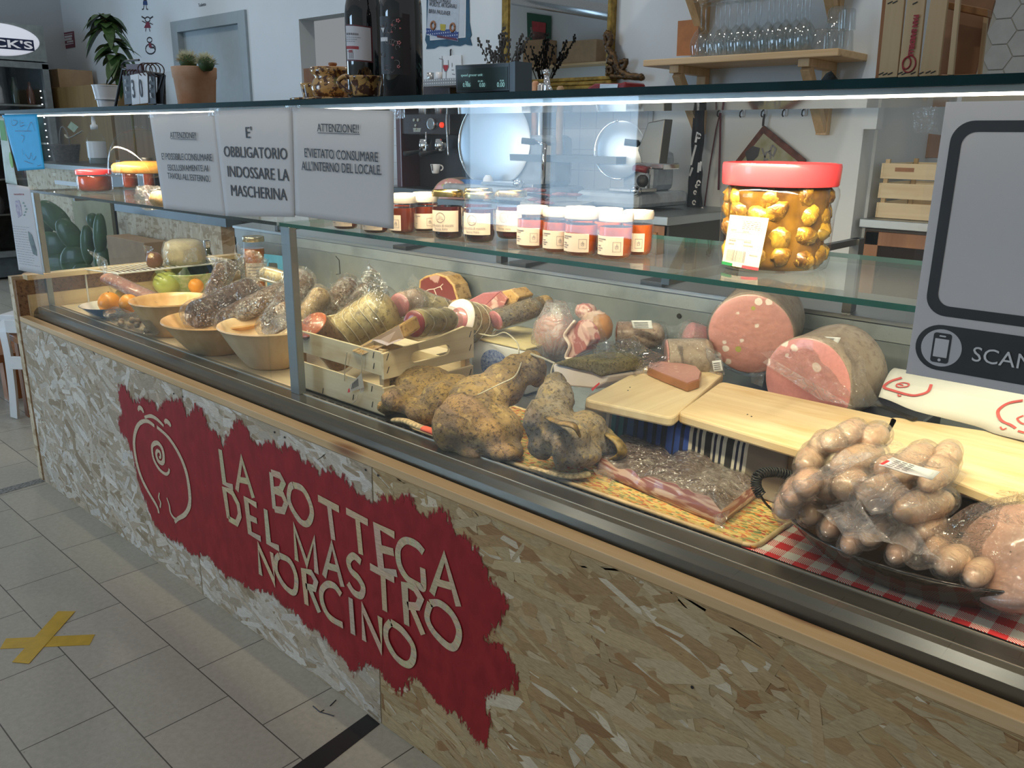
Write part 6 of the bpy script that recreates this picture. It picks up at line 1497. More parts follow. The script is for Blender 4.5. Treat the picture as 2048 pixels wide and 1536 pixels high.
for px_, py_, w_, h_, lb in ((300,392,22,.10,'dark red bottle-shaped jar at the back of the left shelf beside the dome'),(262,385,30,.065,'dark jar with red lid below the glass dome'),(190,382,66,.062,'wide dark jar with red lid on the left shelf')):
    jar('preserve_jar', lb, 'jar', px_, py_-12, SZ, w_, h_, .012, brown_jam, red_plastic if 'red lid' in lb else dark_metal, None, .85, yy=.22 if 'wide' in lb else .40)
# ------------------------------------------------------------------ paper notices taped to the front glass
GY = .0325
def notice(name, label, c4, mat=paper, sag=.0003, seed=0, y=GY, cat='notice', grp=None):
    P = [at(x, yy, y=y) for x, yy in c4]; t = thing(name, label, cat, tuple((P[2]+P[3])/2), grp)
    def f(u, v):
        p = P[0].lerp(P[1], u).lerp(P[3].lerp(P[2], u), v); return p+V(0,-.0004-sag*(1+noise.noise(V(u*2+seed, v*2, seed)))*v, 0)
    obj('sheet', B().grid(f, 16, 16), mat, t, smooth=True, solid=.0003)
    return t, P
def put(t, body, px0, py0, hpx, px1, mat=ink, y=GY-.0040, name='lettering', rise=None, weight=0):
    """line of print starting at px0,py0 (baseline) and ending at px1; hpx cap height"""
    a = at(px0, py0, y=y); s = hpx*depth(a)/FPX/.72
    b = at(px1, rise if rise is not None else py0, y=y)
    dirx = (b-a); dirx.y = 0
    return text(name, body, s, a, dirx, (0,0,1), mat, t, maxw=dirx.length, weight=weight)
def under(t, px0, py0, px1, py1, th=.0012, mat=ink, y=GY-.0040):
    a, b = at(px0, py0, y=y), at(px1, py1, y=y); obj('underline', B().prism([a, b, b+V(0,0,-th), a+V(0,0,-th)], (0,.0002,0)), mat, t)
def tape(t, c4, y=GY-.003): obj('tape', sheet([at(x, yy, y=y) for x, yy in c4], 8, 6, .0008, 60, 2), bag_tight, t, smooth=True)
G3 = 'paper notices on the glass'
n1, _ = notice('paper_notice', 'left white notice starting ATTENZIONE about eating at the outside tables', [(299,228),(430,224),(453,432),(328,417)], seed=1, grp=G3)
put(n1, 'ATTENZIONE!!', 341, 276, 12, 393, rise=277); under(n1, 341, 277, 393, 279)
put(n1, "E' POSSIBILE CONSUMARE", 324, 319, 13, 424, rise=322); put(n1, 'ESCLUSIVAMENTE AI', 336, 341, 12, 416, rise=343); put(n1, "TAVOLI ALL'ESTERNO.", 336, 357, 12, 420, rise=364)
n3, _ = notice('paper_notice', 'right white notice starting ATTENZIONE that forbids eating inside', [(584,214),(788,222),(788,458),(590,431)], seed=3, grp=G3, y=GY-.001)
put(n3, 'ATTENZIONE!!', 635, 263, 16, 718, rise=266); under(n3, 635, 265, 719, 268)
put(n3, "E'VIETATO CONSUMARE", 609, 314, 18, 755, rise=324); put(n3, "ALL'INTERNO DEL LOCALE.", 604, 340, 18, 763, rise=350)
n2, _ = notice('paper_notice', 'middle white notice in large print demanding a face mask', [(428,222),(584,214),(590,434),(452,432)], seed=2, grp=G3, y=GY-.002)
put(n2, "E'", 491, 276, 22, 503); put(n2, 'OBBLIGATORIO', 448, 313, 21, 574, rise=319); put(n2, 'INDOSSARE LA', 455, 353, 22, 577, rise=362); put(n2, 'MASCHERINA', 462, 391, 22, 573, rise=401)
for c4 in (((785,220),(810,217),(810,236),(786,240)), ((570,208),(600,207),(600,222),(570,224)), ((415,216),(440,215),(440,230),(416,232)), ((294,222),(312,221),(312,234),(296,236))): tape(n3 if c4[0][0] > 560 else n2 if c4[0][0] > 400 else n1, c4)
nb, _ = notice('paper_notice', 'bright blue handwritten sheet at the left end of the glass', [(4,230),(74,228),(90,338),(36,342)], cyan_paper, seed=4)
b_ = B()
for pts in ([(22,240),(24,250),(30,250),(34,243),(26,240)], [(40,240),(40,252),(48,250)], [(42,246),(47,245)], [(54,262),(62,244),(70,262)], [(30,262),(46,262),(62,262)], [(42,270),(48,274),(44,285)], [(44,298),(46,310)], [(50,308),(58,318),(62,306),(66,320),(72,312)], [(48,322),(66,328)], [(74,332),(82,330)]):
    vs_, fs_ = ribbon(crom([at(x, y, y=GY-.0022) for x, y in pts], 4), .0016, (0,-1,0)); b_.add(vs_, fs_)
obj('handwriting', b_, plain('blue_ink', (.01,.04,.16), .5), nb)
nl, _ = notice('paper_notice', 'long printed leaflet with a bottle picture hanging at the left corner of the counter', [(13,367),(60,374),(88,550),(38,540)], seed=5, y=GY-.003)
b_ = B(); o = at(24, 452, y=GY-.0046)
for i in range(16):
    a = at(24+i*1.0, 452+i*5.0, y=GY-.0045); e = at(62+i*1.4, 456+i*5.2, y=GY-.0045); lines(b_, a, e-a, (0,0,1), (e-a).length*.95, 1, 1, .0010, 0, i)
obj('small_print', b_, ink_soft, nl)
b_ = B(); b_.prism([at(x, y, y=GY-.0045) for x, y in [(30,402),(38,400),(42,412),(44,430),(36,436),(32,420)]], (0,.0003,0)); obj('bottle_picture', b_, plain('purple_print', (.10,.05,.14), .5, c2=(.5,.4,.42), sc_=60), nl)
b_ = B()
for x, y in ((46,406),(49,412),(52,418),(50,424),(48,430)): b_.prism([at(x+dx, y+dy, y=GY-.0045) for dx, dy in [(-2,0),(1,-2),(3,1),(0,2)]], (0,.0003,0))
obj('leaf_picture', b_, leaf, nl)
b_ = B(); b_.prism([at(x, y, y=GY-.0046) for x, y in [(56,462),(64,470),(73,500),(74,512),(66,508),(58,480)]], (0,.0003,0)); obj('photo_picture', b_, plain('photo_print', (.10,.14,.10), .5, var=.5, sc_=50), nl)
put(nl, 'nostra', 28, 390, 4, 48, red_print, GY-.0045)
gl, _ = notice('paper_notice', 'pale leaflet with a green leaf drawing at the far left edge of the glass', [(-4,234),(8,236),(36,372),(12,365)], plain('pale_green_paper', (.62,.72,.66), .6), seed=6, y=GY-.0005)
b_ = B(); b_.lathe([(.016,0),(.014,.0005)], at(22, 320, y=GY-.0025), 20, axis=(0,-1,0), sx=1, sy=1.6); obj('leaf_drawing', b_, plain('light_green', (.25,.52,.12), .6), gl)
b_ = B(); b_.prism([at(x, y, y=GY-.0022) for x, y in [(-2,240),(7,241),(14,282),(2,280)]], (0,.0003,0)); obj('green_panel', b_, green_print, gl)
# ------------------------------------------------------------------ large scan sign in a plastic sleeve, right
K = .0290
qs = thing('scan_sign', 'large white sheet in a clear sleeve with a dark frame and phone symbol reading SCANS', 'sign', tuple(at(1800,755,y=K)))
TL, BL_ = at(1877,203,y=K), at(1803,752,y=K); x0 = (TL.x+BL_.x)/2; zt, zb2 = at(1880,204,y=K).z, at(1805,752,y=K).z; x1 = x0+.297; 
obj('sheet', B().box((x0+.006, K, zb2+.004), (x1, K+.0006, zt)), paper, qs)
obj('sleeve', B().grid(lambda u, v: V(lerp(x0-.003, x1+.01, u), K-.0016-.0006*noise.noise(V(u*9, v*9, 2)), lerp(zb2-.008, zt-.001, v)), 20, 24), pane('sleeve_film', (.97,.97,.98), .04), qs, smooth=True)
def rrect(xa, za, xb, zb_, r_, n=8):
    return [V(cx+r_*math.cos(a+PI/2*i/n), 0, cz+r_*math.sin(a+PI/2*i/n)) for cx, cz, a in ((xb-r_,zb_-r_,0),(xa+r_,zb_-r_,PI/2),(xa+r_,za+r_,PI),(xb-r_,za+r_,3*PI/2)) for i in range(n+1)]
fo = [at(1872,246,y=K).x, at(1838,600,y=K).z-.012]
fx0 = x0+.016; fz1 = at(1960,241,y=K).z; fz0 = at(1900,634,y=K).z; wd = .0115
O_ = rrect(fx0, fz0, x1-.016, fz1, .022); I_ = rrect(fx0+wd, fz0+wd, x1-.016-wd, fz1-wd, .014)
n_ = len(O_); gry = plain('sign_charcoal', (.035,.04,.045), .5)
yy = K-.0006
obj('frame_print', B().add([p+V(0,yy,0) for p in O_]+[p+V(0,yy,0) for p in I_], [(i,(i+1)%n_,n_+(i+1)%n_,n_+i) for i in range(n_)]), gry, qs)
pz1, pz0 = at(1900,642,y=K).z, at(1900,730,y=K).z; pz1 = fz0-.010; hh = .052; pz0 = pz1-hh
obj('pill_print', B().prism([p+V(0,yy,0) for p in rrect(fx0-.004, pz0, x1-.012, pz1, hh*.499)], (0,.0003,0)), gry, qs)
cc = V(fx0-.004+hh*.5+.0015, yy-.0004, (pz0+pz1)/2)
obj('symbol_disc', B().prism([cc+V(math.cos(2*PI*i/40),0,math.sin(2*PI*i/40))*hh*.41 for i in range(40)], (0,.0003,0)), paper, qs)
obj('phone_symbol', B().prism([p+V(cc.x,yy-.0008,cc.z) for p in rrect(-.0095,-.017,.0095,.017,.003)], (0,.0003,0)), gry, qs)
obj('phone_screen', B().prism([p+V(cc.x,yy-.0012,cc.z) for p in rrect(-.0073,-.0105,.0073,.0105,.0006)], (0,.0003,0)), paper, qs)
b_ = B(); b_.prism([p+V(cc.x,yy-.0012,cc.z) for p in rrect(-.0035,.0128,.0035,.0145,.0008)], (0,.0003,0)); b_.prism([V(cc.x+.0017*math.cos(PI*i/8),yy-.0012,cc.z-.0138+.0017*math.sin(PI*i/8)) for i in range(16)], (0,.0003,0)); obj('phone_button', b_, paper, qs)
text('lettering', 'SCANS', .0235, (cc.x+hh*.5+.006, yy-.0008, cc.z-.0085), (1,0,0), (0,0,1), white_print, qs)
tape(qs, [(1824,218),(1875,210),(1876,262),(1828,268)], K-.002)
# ------------------------------------------------------------------ things standing on the counter top
TZ = 1.3187
def foot(px, py, y):
    p = at(px, py, y=y); return V(p.x, p.y, TZ)
# terracotta pot with cactus
c = foot(394, 206, .24); kP = depth(c)/FPX; hP = at(396,134,y=c.y).z-TZ
tp = thing('terracotta_pot', 'terracotta pot with two small cacti on the counter top', 'plant pot', tuple(c))
obj('pot', B().lathe([(34*kP,0),(35*kP,.002),(40*kP,hP*.72),(41.5*kP,hP*.74),(43*kP,hP*.99),(42*kP,hP),(38*kP,hP),(36*kP,hP*.9),(.001,hP*.88)], c, 40, caps=(True,False)), terr, tp, smooth=True, ang=40)
obj('soil', B().lathe([(37*kP,hP*.90),(.001,hP*.93)], c, 24, caps=(False,False)), brown_wood, tp)
def cactus(px, py, rpx, seed):
    q, r_ = pb(px, py, c.y, rpx); ca = obj('cactus', B().ball(q, (r_, r_, r_*.9), 18, nz=.15, seed=seed), cactus_g, tp, smooth=True)
    tp_o = ca; ca['_o'] = tuple(c); sp = B(); rr = random.Random(seed)
    for i in range(260):
        d = V(rr.gauss(0,1), rr.gauss(0,1), abs(rr.gauss(.3,1))).normalized(); a = d.orthogonal().normalized()
        sp.add([q+d*r_*.85+a*.0011, q+d*r_*.85-a*.0011, q+d*r_*rr.uniform(1.3,1.7)], [(0,1,2)])
    obj('spines', sp, plain('cactus_spines', (.80,.78,.55), .6), ca)
cactus(376, 124, 17, 1); cactus(412, 128, 16, 2)
# clear glass jar with lid
c = foot(345, 212, .26); kJ = depth(c)/FPX
hJ = at(345,160,y=c.y).z-TZ
gj = thing('glass_jar', 'empty clear glass jar with knobbed lid between calendar and terracotta pot', 'jar', tuple(c))
obj('jar_body', B().lathe([(24*kJ,0),(27*kJ,.004),(28*kJ,hJ*.55),(24*kJ,hJ*.78),(15*kJ,hJ*.92),(15*kJ,hJ)], c, 32, caps=(True,False)), jar_glass, gj, smooth=True)
obj('lid', B().lathe([(16*kJ,hJ),(17*kJ,hJ+.004),(10*kJ,hJ+.010),(7*kJ,hJ+.013),(9*kJ,hJ+.02),(.001,hJ+.024)], c, 24, caps=(False,False)), jar_glass, gj, smooth=True)
# flip calendar
y_ = .22
cl = thing('flip_calendar', 'black wire desk calendar with flip plates showing FRI 30 APR', 'calendar', tuple(foot(278,212,y_)))
S = lambda x, y, dy=0: at(x, y, y=y_+dy)
b_ = B(); b_.tube([S(229,222), S(246,137)], .0045, 8); b_.tube([S(306,222), S(327,150)], .0045, 8); b_.tube([S(246,137), S(327,150)], .0045, 8); b_.tube([S(246,137), S(244,128), S(250,122), S(278,120)], .003, 8)
b_.tube([S(246,137), S(262,222,.06)], .0045, 8); b_.tube([S(327,150), S(330,222,.06)], .0045, 8)
obj('stand', b_, black_paint, cl)
def plate(nm, c4, m_, dy): return obj(nm, B().prism([S(x, y, dy) for x, y in c4], (0,.003,0)), m_, cl, bevel=.001)
plate('day_plate', [(244,150),(259,147),(264,208),(249,210)], black_paint, -.012); plate('month_plate', [(294,146),(309,145),(312,208),(296,209)], black_paint, -.012)
plate('number_plate', [(260,150),(276,147),(279,208),(264,210)], white_plastic, -.014); plate('number_plate', [(277,147),(294,144),(296,206),(280,208)], white_plastic, -.014)
plate('spare_plate', [(314,148),(330,150),(325,208),(314,208)], black_paint, .0)
for nm, s_, x, y, h_, m_ in (('lettering','3',265,195,34,ink),('lettering','0',280,194,34,ink)): text(nm, s_, h_*depth(S(x,y))/FPX/.72, S(x, y, -.0155), (1,0,0), (0,0,1), m_, cl, sx=.62, weight=.0008)
for i, ch_ in enumerate('FRI'): text('lettering', ch_, 8*depth(S(250,170))/FPX/.72, S(250+i*.9, 168+i*14, -.0135), (1,0,0), (0,0,1), white_print, cl, weight=.0004)
for i, ch_ in enumerate('APR'): text('lettering', ch_, 10*depth(S(300,170))/FPX/.72, S(299+i*.6, 163+i*16.5, -.0135), (1,0,0), (0,0,1), white_print, cl, weight=.0005)
b_ = B()
for k, x in enumerate((255,262,268,274,290,298,306,314)):
    rr0 = 13 if x > 285 else 7; cc = S(x, 140 if x > 285 else 147, -.004); q = rr0*depth(cc)/FPX
    b_.tube([cc+V(.25,-1,0).normalized()*0+V(.5*math.cos(t)*q, .9*math.cos(t)*q, math.sin(t)*q) for t in [2*PI*i/18 for i in range(19)]], .0016, 6)
obj('rings', b_, plain('dark_rings', (.05,.02,.02), .3), cl, smooth=True)
obj('spare_plates', B().prism([S(x, y, -.006) for x, y in [(252,128),(281,128),(283,146),(254,150)]], (0,.01,0)), plain('maroon_plates', (.07,.02,.03), .4), cl)
# white cups stacked
c = foot(216, 217, .25); kC = depth(c)/FPX
wc = thing('paper_cup_stack', 'stack of white plastic tubs left of the calendar', 'cups', tuple(c))
hC = at(216,170,y=c.y).z-TZ
obj('tub', B().lathe([(17*kC,0),(19*kC,hC*.42),(22*kC,hC*.42+.001),(23*kC,hC*.46)], c, 28), white_plastic, wc, smooth=True, ang=30)
obj('tub', B().lathe([(21*kC,hC*.46),(24.5*kC,hC*.96),(25.5*kC,hC*.96),(25.5*kC,hC),(24*kC,hC)], c, 28), white_plastic, wc, smooth=True, ang=30)
# speckled ceramics on a tray
yT = .22
ct = thing('ceramic_tray', 'flat orange speckled ceramic plate under the ceramics', 'plate', tuple(foot(690,196,yT)), 'speckled ceramics')
a, b = foot(603,196,yT), foot(775,192,yT); c = (a+b)/2; rT = (b-a).length/2*.72
obj('plate', B().lathe([(rT*.75,0),(rT,.006),(rT*1.005,.010),(rT*.97,.0105),(.001,.007)], c, 44, caps=(True,False)), ceramic, ct, smooth=True)
TT = TZ+.0105
def cer(nm, label, cat, px, y, prof, dpx=0, lid=None, handle=None):
    q = at(px, 190, y=y); q = V(q.x, q.y, TT); k = depth(q)/FPX
    t = thing(nm, label, cat, tuple(q), 'speckled ceramics')
    obj('pot_body', B().lathe([(r_*k, z*k) for r_, z in prof], q, 36, caps=(True,False)), ceramic, t, smooth=True)
    return t, q, k
t1_, q1, k1 = cer('sugar_bowl', 'big round speckled ceramic pot with lid and brown knob', 'pot', 668, .24, [(26,0),(40,8),(45,22),(40,36),(36,42),(44,50),(45,60),(44,60)])
obj('lid', B().lathe([(45*k1,58*k1),(42*k1,61*k1),(.001,62*k1)], q1, 30, caps=(False,False)), terr, t1_, smooth=True)
obj('knob', B().lathe([(4*k1,61*k1),(9*k1,67*k1),(8*k1,70*k1),(.5*k1,71*k1)], q1, 18), brown_wood, t1_, smooth=True)
t2_, q2, k2 = cer('ceramic_cup', 'small speckled ceramic cup with a handle in front of the lidded pot', 'cup', 733, .16, [(25,0),(27,3),(28,16),(33,34),(35,38),(32,37),(25,14),(.1,4)])
hp = [q2+_r*(-26*k2)+V(0,0,32*k2), q2+_r*(-40*k2)+V(0,0,38*k2), q2+_r*(-54*k2)+V(0,0,30*k2), q2+_r*(-52*k2)+V(0,0,20*k2), q2+_r*(-30*k2)+V(0,0,4*k2)]
obj('handle', B().tube(crom(hp, 5), 4.5*k2, 10), ceramic, t2_, smooth=True)
t3_, q3, k3 = cer('ceramic_cup', 'speckled ceramic cup at the left end of the plate, behind the lidded pot', 'cup', 625, .30, [(17,0),(18,3),(19,14),(22,30),(23,36),(20,35),(15,12),(.1,4)])
q = foot(622,196,.42); k = depth(q)/FPX
wv = thing('wooden_spice_jar', 'small brown wooden box peeping out behind the left ceramic cup', 'box', tuple(q))
obj('box_body', B().box((q.x-16*k*1.3, q.y, TZ), (q.x+14*k*1.3, q.y+.05, at(610,137,y=.42).z)), brown_wood, wv)
# two dark bottles
def bottle(label, px, y, rpx, shoulder, top, mat, lab):
    q = at(px, 194, y=y); q = V(q.x, q.y, TZ); k = depth(q)/FPX; r_ = rpx*k; zs = at(px, shoulder, y=y).z-TZ
    t = thing('wine_bottle', label, 'bottle', tuple(q), 'large dark bottles on the counter top')
    pr = [(r_*.9,0),(r_,.006),(r_,zs)]+[(r_*(.30+.70*math.cos(PI/2*i/8)**.8), zs+r_*1.55*math.sin(PI/2*i/8)) for i in range(1,8)]+[(r_*.30,zs+r_*1.7),(r_*.29,zs+r_*3.0),(r_*.33,zs+r_*3.02),(r_*.33,zs+r_*3.2)]
    obj('glass', B().lathe(pr, q, 44), mat, t, smooth=True, ang=60)
    obj('capsule', B().lathe([(r_*.335,zs+r_*2.2),(r_*.345,zs+r_*3.25),(.001,zs+r_*3.27)], q, 24, caps=(False,False)), black_paint, t, smooth=True)
    d = CAM-q; a0 = math.atan2(d.y, d.x)
    def P_(px_, py_, lift=.0006):
        u = max(-.985, min(.985, (px_-px)*k/r_)); a = a0+math.asin(u); z = at(px_, py_, y=y-r_*.6).z
        return V(q.x+math.cos(a)*(r_+lift), q.y+math.sin(a)*(r_+lift), z)
    lab(t, P_)
    return t
def patch(t, nm, P_, x0, y0, x1, y1, m_, lift, n=12, sk=0):
    b = B(); b.grid(lambda u, v: P_(lerp(x0, x1, u), lerp(y1, y0, v)+sk*u, lift), n, 2); return obj(nm, b, m_, t, smooth=True)
def lab1(t, P_):
    patch(t, 'label_border', P_, 699, 51, 748, 124, plain('maroon_border', (.12,.02,.03), .5), .0005)
    patch(t, 'label', P_, 699, 54, 745, 121, plain('wine_label', (.62,.62,.66), .5, var=.03), .0009)
    b = B()
    for y0, x1, h in ((68,722,4),(76,726,1),(80,720,1),(84,716,1),(104,712,1)):
        x = 700
        while x < x1: b.grid(lambda u, v: P_(lerp(x, min(x1, x+3), u), lerp(y0+h, y0, v), .0013), 2, 1); x += 4
    for x in (704,707,710): b.grid(lambda u, v: P_(lerp(x, x+1, u), lerp(119, 106, v), .0013), 1, 1)
    obj('label_print', b, ink_soft, t)
    patch(t, 'red_band', P_, 699, 94, 722, 100, red_print, .0013, 4); patch(t, 'arch_mark', P_, 703, 102, 710, 107, red_print, .0013, 3)
bottle('big dark wine bottle with a white label on the left', 734, .21, 38, 38, -60, dark_bottle, lab1)
def lab2(t, P_):
    patch(t, 'label', P_, 765, 35, 808, 150, plain('floral_label', (.018,.017,.018), .5, var=.2), .0006)
    b = B(); rr = random.Random(9)
    for i in range(16):
        x, y = rr.uniform(770, 800), rr.uniform(46, 146); pts = []
        a = rr.uniform(0, 6)
        for s in range(9): pts.append(P_(max(766, min(805, x)), max(38, min(148, y)), .0010)); a += rr.uniform(.2, .9); x += 2.2*math.cos(a); y += 2.6*math.sin(a)
        b.tube(pts, .00045, 4)
    obj('scroll_print', b, plain('silver_print', (.34,.31,.31), .4), t)
    b = B()
    for x, y, s in ((800,42,5),(789,52,3),(804,57,2.2),(801,86,5),(790,92,2.5),(788,117,3),(799,134,4),(788,66,2.4)):
        for k in range(5): b.ball(P_(x+s*.55*math.cos(k*1.257), y+s*.55*math.sin(k*1.257), .0008), (.0018*s/4,.0012,.0018*s/4), 6)
    obj('flower_print', b, plain('pink_print', (.62,.20,.20), .5), t)
    patch(t, 'white_band', P_, 767, 77, 780, 85, white_print, .0012, 4)
    b = B(); b.add([P_(768,58,.0012), P_(775,58,.0012), P_(772,69,.0012)], [(0,1,2)]); obj('triangle_mark', b, white_print, t)
    patch(t, 'back_label_edge', P_, 808, 26, 822, 150, plain('back_label', (.022,.012,.014), .3), .0005)
bottle('big dark bottle with a black floral label on the right', 806, .17, 41, 28, -60, dark_bottle, lab2)
# customer display of the scale
y_ = .30
dp = thing('price_display', 'grey customer display of the scale showing weight and price digits', 'display', tuple(foot(968,187,y_)))
A, Bq_, Cq, D = [at(x, y, y=y_) for x, y in [(910,130),(1019,125),(1019,182),(912,186)]]
obj('housing', B().prism([A, Bq_, Cq, D], (0,.05,0)), slate, dp, bevel=.002)
obj('screen', B().prism([at(x, y, y=y_-.001) for x, y in [(914,139),(1015,133),(1015,178),(915,181)]], (0,.001,0)), blue_screen, dp)
cyan = N('lcd_digits'); cyan = cyan.done(cyan.bsdf((.35,.6,.6), .4, emit=(.45,.85,.85), es=.35))
T_ = lambda s, x, y, h, x1: text('lettering', s, h*depth(A)/FPX/.72, at(x, y, y=y_-.0025), (1,0,-.02), (0,0,1), cyan, dp, maxw=(at(x1, y, y=y_)-at(x, y, y=y_)).length)
T_('0.986', 926, 174, 8, 941); T_('0.00', 959, 174, 8, 970); T_('0.00', 994, 174, 9, 1009); T_('speed grocer unit', 922, 153, 5, 965); T_('kg', 931, 165, 3, 936); T_('EUR', 956, 164, 3, 966); T_('EUR', 1000, 163, 3, 1008)
obj('foot', B().box((A.x+.02, y_+.01, TZ), (Bq_.x-.01, y_+.07, D.z+.002)), slate, dp)
obj('front_label', B().prism([at(x, y, y=y_+.008) for x, y in [(913,188),(968,186),(968,190),(913,192)]], (0,.001,0)), white_plastic, dp)
obj('back_column', B().prism([at(1019,125,y=y_+.001), at(1030,122,y=y_+.001), at(1030,186,y=y_+.001), at(1019,186,y=y_+.001)], (0,.05,0)), slate, dp)
# wooden fish crate on its end
yC = .22
fc = thing('fruit_crate', 'pale lettered wooden crate stood on end at the right of the counter top', 'crate', tuple(foot(1830,157,yC)))
def cq(nm, c4, m_, dy=0, th=.006): return obj(nm, B().prism([at(x, y, y=yC+dy) for x, y in c4], (0,th,0)), m_, fc, bevel=.0008)
ex = lambda x, y0=0: x
crate_pale = wood('pale_crate_slat', (.62,.46,.27), (.50,.35,.19), 2, 60, .65)
cq('slat', [(1778,-60),(1815,-60),(1794,154),(1756,156)], crate_pale); mid_ = cq('slat', [(1822,-60),(1857,-60),(1835,153),(1795,155)], crate_pale); cq('slat', [(1870,-60),(1903,-60),(1877,151),(1838,153)], crate_pale)
cq('side_rail', [(1770,-60),(1780,-60),(1757,157),(1750,158)], brown_wood, .004, .03); cq('bottom_rail', [(1750,152),(1955,148),(1955,154),(1750,158)], pine_brown, .007, .10)
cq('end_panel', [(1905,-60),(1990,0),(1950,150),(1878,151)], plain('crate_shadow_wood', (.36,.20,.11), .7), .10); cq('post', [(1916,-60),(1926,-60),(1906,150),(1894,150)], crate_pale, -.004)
cq('post', [(1968,20),(1977,20),(1962,150),(1954,150)], crate_pale, .09); cq('top_rail', [(1880,0),(1975,18),(1975,34),(1880,14)], pine_brown, .05, .02)
def vtext(body, px0, py0, px1, py1, hpx, mat):
    a, b = at(px0, py0, y=yC-.0015), at(px1, py1, y=yC-.0015); d = b-a; s = hpx*depth(a)/FPX/.72
    text('lettering', body, s, a, d, V(-d.z,0,d.x)*-1 if False else V(1,0,.1), mat, fc, maxw=d.length, weight=.0006)
vtext('PAN SARDELLI', 1829, 30, 1817, 111, 9, red_print)
b_ = B(); b_.tube(arcpts(at(1818,128,y=yC-.001), V(.008,0,0), V(0,0,.010), 0, 2*PI, 18), .0009, 5); b_.tube(arcpts(at(1813,126,y=yC-.001), V(.005,0,0), V(0,0,.007), 0, 2*PI, 14), .0009, 5); obj('emblem', b_, red_print, fc)
b_ = B()
for px_, py_ in ((1762,147),(1770,148),(1780,147),(1800,146),(1808,147),(1826,146),(1842,146),(1856,144),(1866,144),(1830,6),(1790,4),(1780,5)): b_.obox(at(px_, py_, y=yC-.0006), (.0028,0,.0012), (0,.0006,0), (0,0,.0005))
obj('staples', b_, black_paint, fc)
# ------------------------------------------------------------------ the staff side and the back wall
# drinks fridge against the left wall
FX = -5.0
fr = thing('drinks_fridge', 'glass door drinks fridge with a lit oval beer sign against the left wall', 'fridge', (-5.3, 1.5, 0))
y0f, y1f = 1.30, 2.04
b_ = B(); b_.box((XL+.02, y0f, .02), (FX-.06, y0f+.04, 2.13)); b_.box((XL+.02, y1f-.04, .02), (FX-.06, y1f, 2.13)); b_.box((XL+.02, y0f, 2.09), (FX-.06, y1f, 2.13)); b_.box((XL+.02, y0f, .02), (FX-.06, y1f, .2)); b_.box((XL+.02, y0f, .02), (XL+.06, y1f, 2.13))
obj('cabinet', b_, fridge_in, fr)
obj('header', B().box((FX-.06, y0f, 1.84), (FX, y1f, 2.13)), plain('fridge_header', (.30,.34,.33), .5), fr)
cs_ = at(0, 79, x=FX); zc, ry_, rz = cs_.z, at(76,85,x=FX).y-1.67, (at(0,47,x=FX).z-at(0,112,x=FX).z)/2
cy_ = 1.675
obj('oval_sign', B().rings([[V(FX+dx, cy_+ry_*k*math.cos(2*PI*i/48), zc+rz*k*math.sin(2*PI*i/48)) for i in range(48)] for dx, k in ((.0,1.0),(.02,1.0),(.035,.96),(.045,.7),(.047,.01))], (True, True)), lit_sign, fr, smooth=True, ang=50)
obj('name_band', B().box((FX+.044, cy_-.25, zc-.075), (FX+.050, cy_+.255, zc+.012)), plain('band_navy', (.02,.03,.10), .4), fr)
text('lettering', "BECK'S", .082, (FX+.051, cy_-.235, zc-.060), (0,1,0), (0,0,1), plain('sign_letters', (.8,.8,.85), .4, emit=.3), fr, weight=.002, maxw=.47)
b_ = B(); b_.prism([V(FX+.046, cy_-.06+.06*math.cos(t), zc+.075+.045*math.sin(t)) for t in [2*PI*i/9 for i in range(9)]], (.003,0,0)); obj('red_crest', b_, red_plastic, fr)
dr = B()
for lo, hi in (((FX-.05,y0f,.2),(FX,y0f+.05,1.82)), ((FX-.05,y1f-.05,.2),(FX,y1f,1.82)), ((FX-.05,y0f,1.78),(FX,y1f,1.83)), ((FX-.05,y0f,.2),(FX,y1f,.25))): dr.box(lo, hi)
o = obj('door', dr, plain('fridge_frame', (.26,.29,.30), .4), fr); o['_o'] = fr['_o']
obj('door_glass', B().box((FX-.02, y0f+.05, .25), (FX-.014, y1f-.05, 1.78)), clear_glass, o)
for z in (.55,.85,1.15,1.47): obj('shelf', B().box((XL+.06, y0f+.04, z), (FX-.08, y1f-.04, z+.015)), aluminium, fr)
b_ = B()
for i in range(12): b_.ball((FX-.045, y1f-.075, 1.60-.055*i), .006, 8)
obj('door_lights', b_, plain('cool_led', (.9,.95,1.0), .4, emit=6), fr)
rr_ = random.Random(31); kb = 0
for zi, (z, cols) in enumerate(((1.485,((.03,.05,.03),(.10,.03,.02),(.4,.4,.42))),(1.165,((.02,.03,.02),(.5,.5,.5),(.04,.06,.03))),(.865,((.10,.02,.02),(.5,.02,.02),(.05,.05,.06))),(.565,((.02,.05,.02),(.03,.03,.04),(.4,.38,.3))))):
    for j in range(5):
        y = y0f+.11+j*.125; c = cols[j % 3]; h = rr_.uniform(.18,.24)
        bo = tag(obj('fridge_bottle', B().lathe([(.030,0),(.032,.01),(.032,h*.6),(.013,h*.82),(.013,h)], (FX-.13, y, z+.001), 14), plain('drink_bottle', c, .2, coat=.6), smooth=True), 'bottle number %d from the left on shelf %d of the drinks fridge' % (j+1, zi+1) if False else ('%s bottle on the %s shelf of the drinks fridge, %s' % (('dark','coloured','pale')[j % 3] , ('top','second','third','lowest')[zi], ('at its near end','second from its near end','in its middle','second from its far end','at its far end')[j])), 'bottle', 'bottles in the drinks fridge')
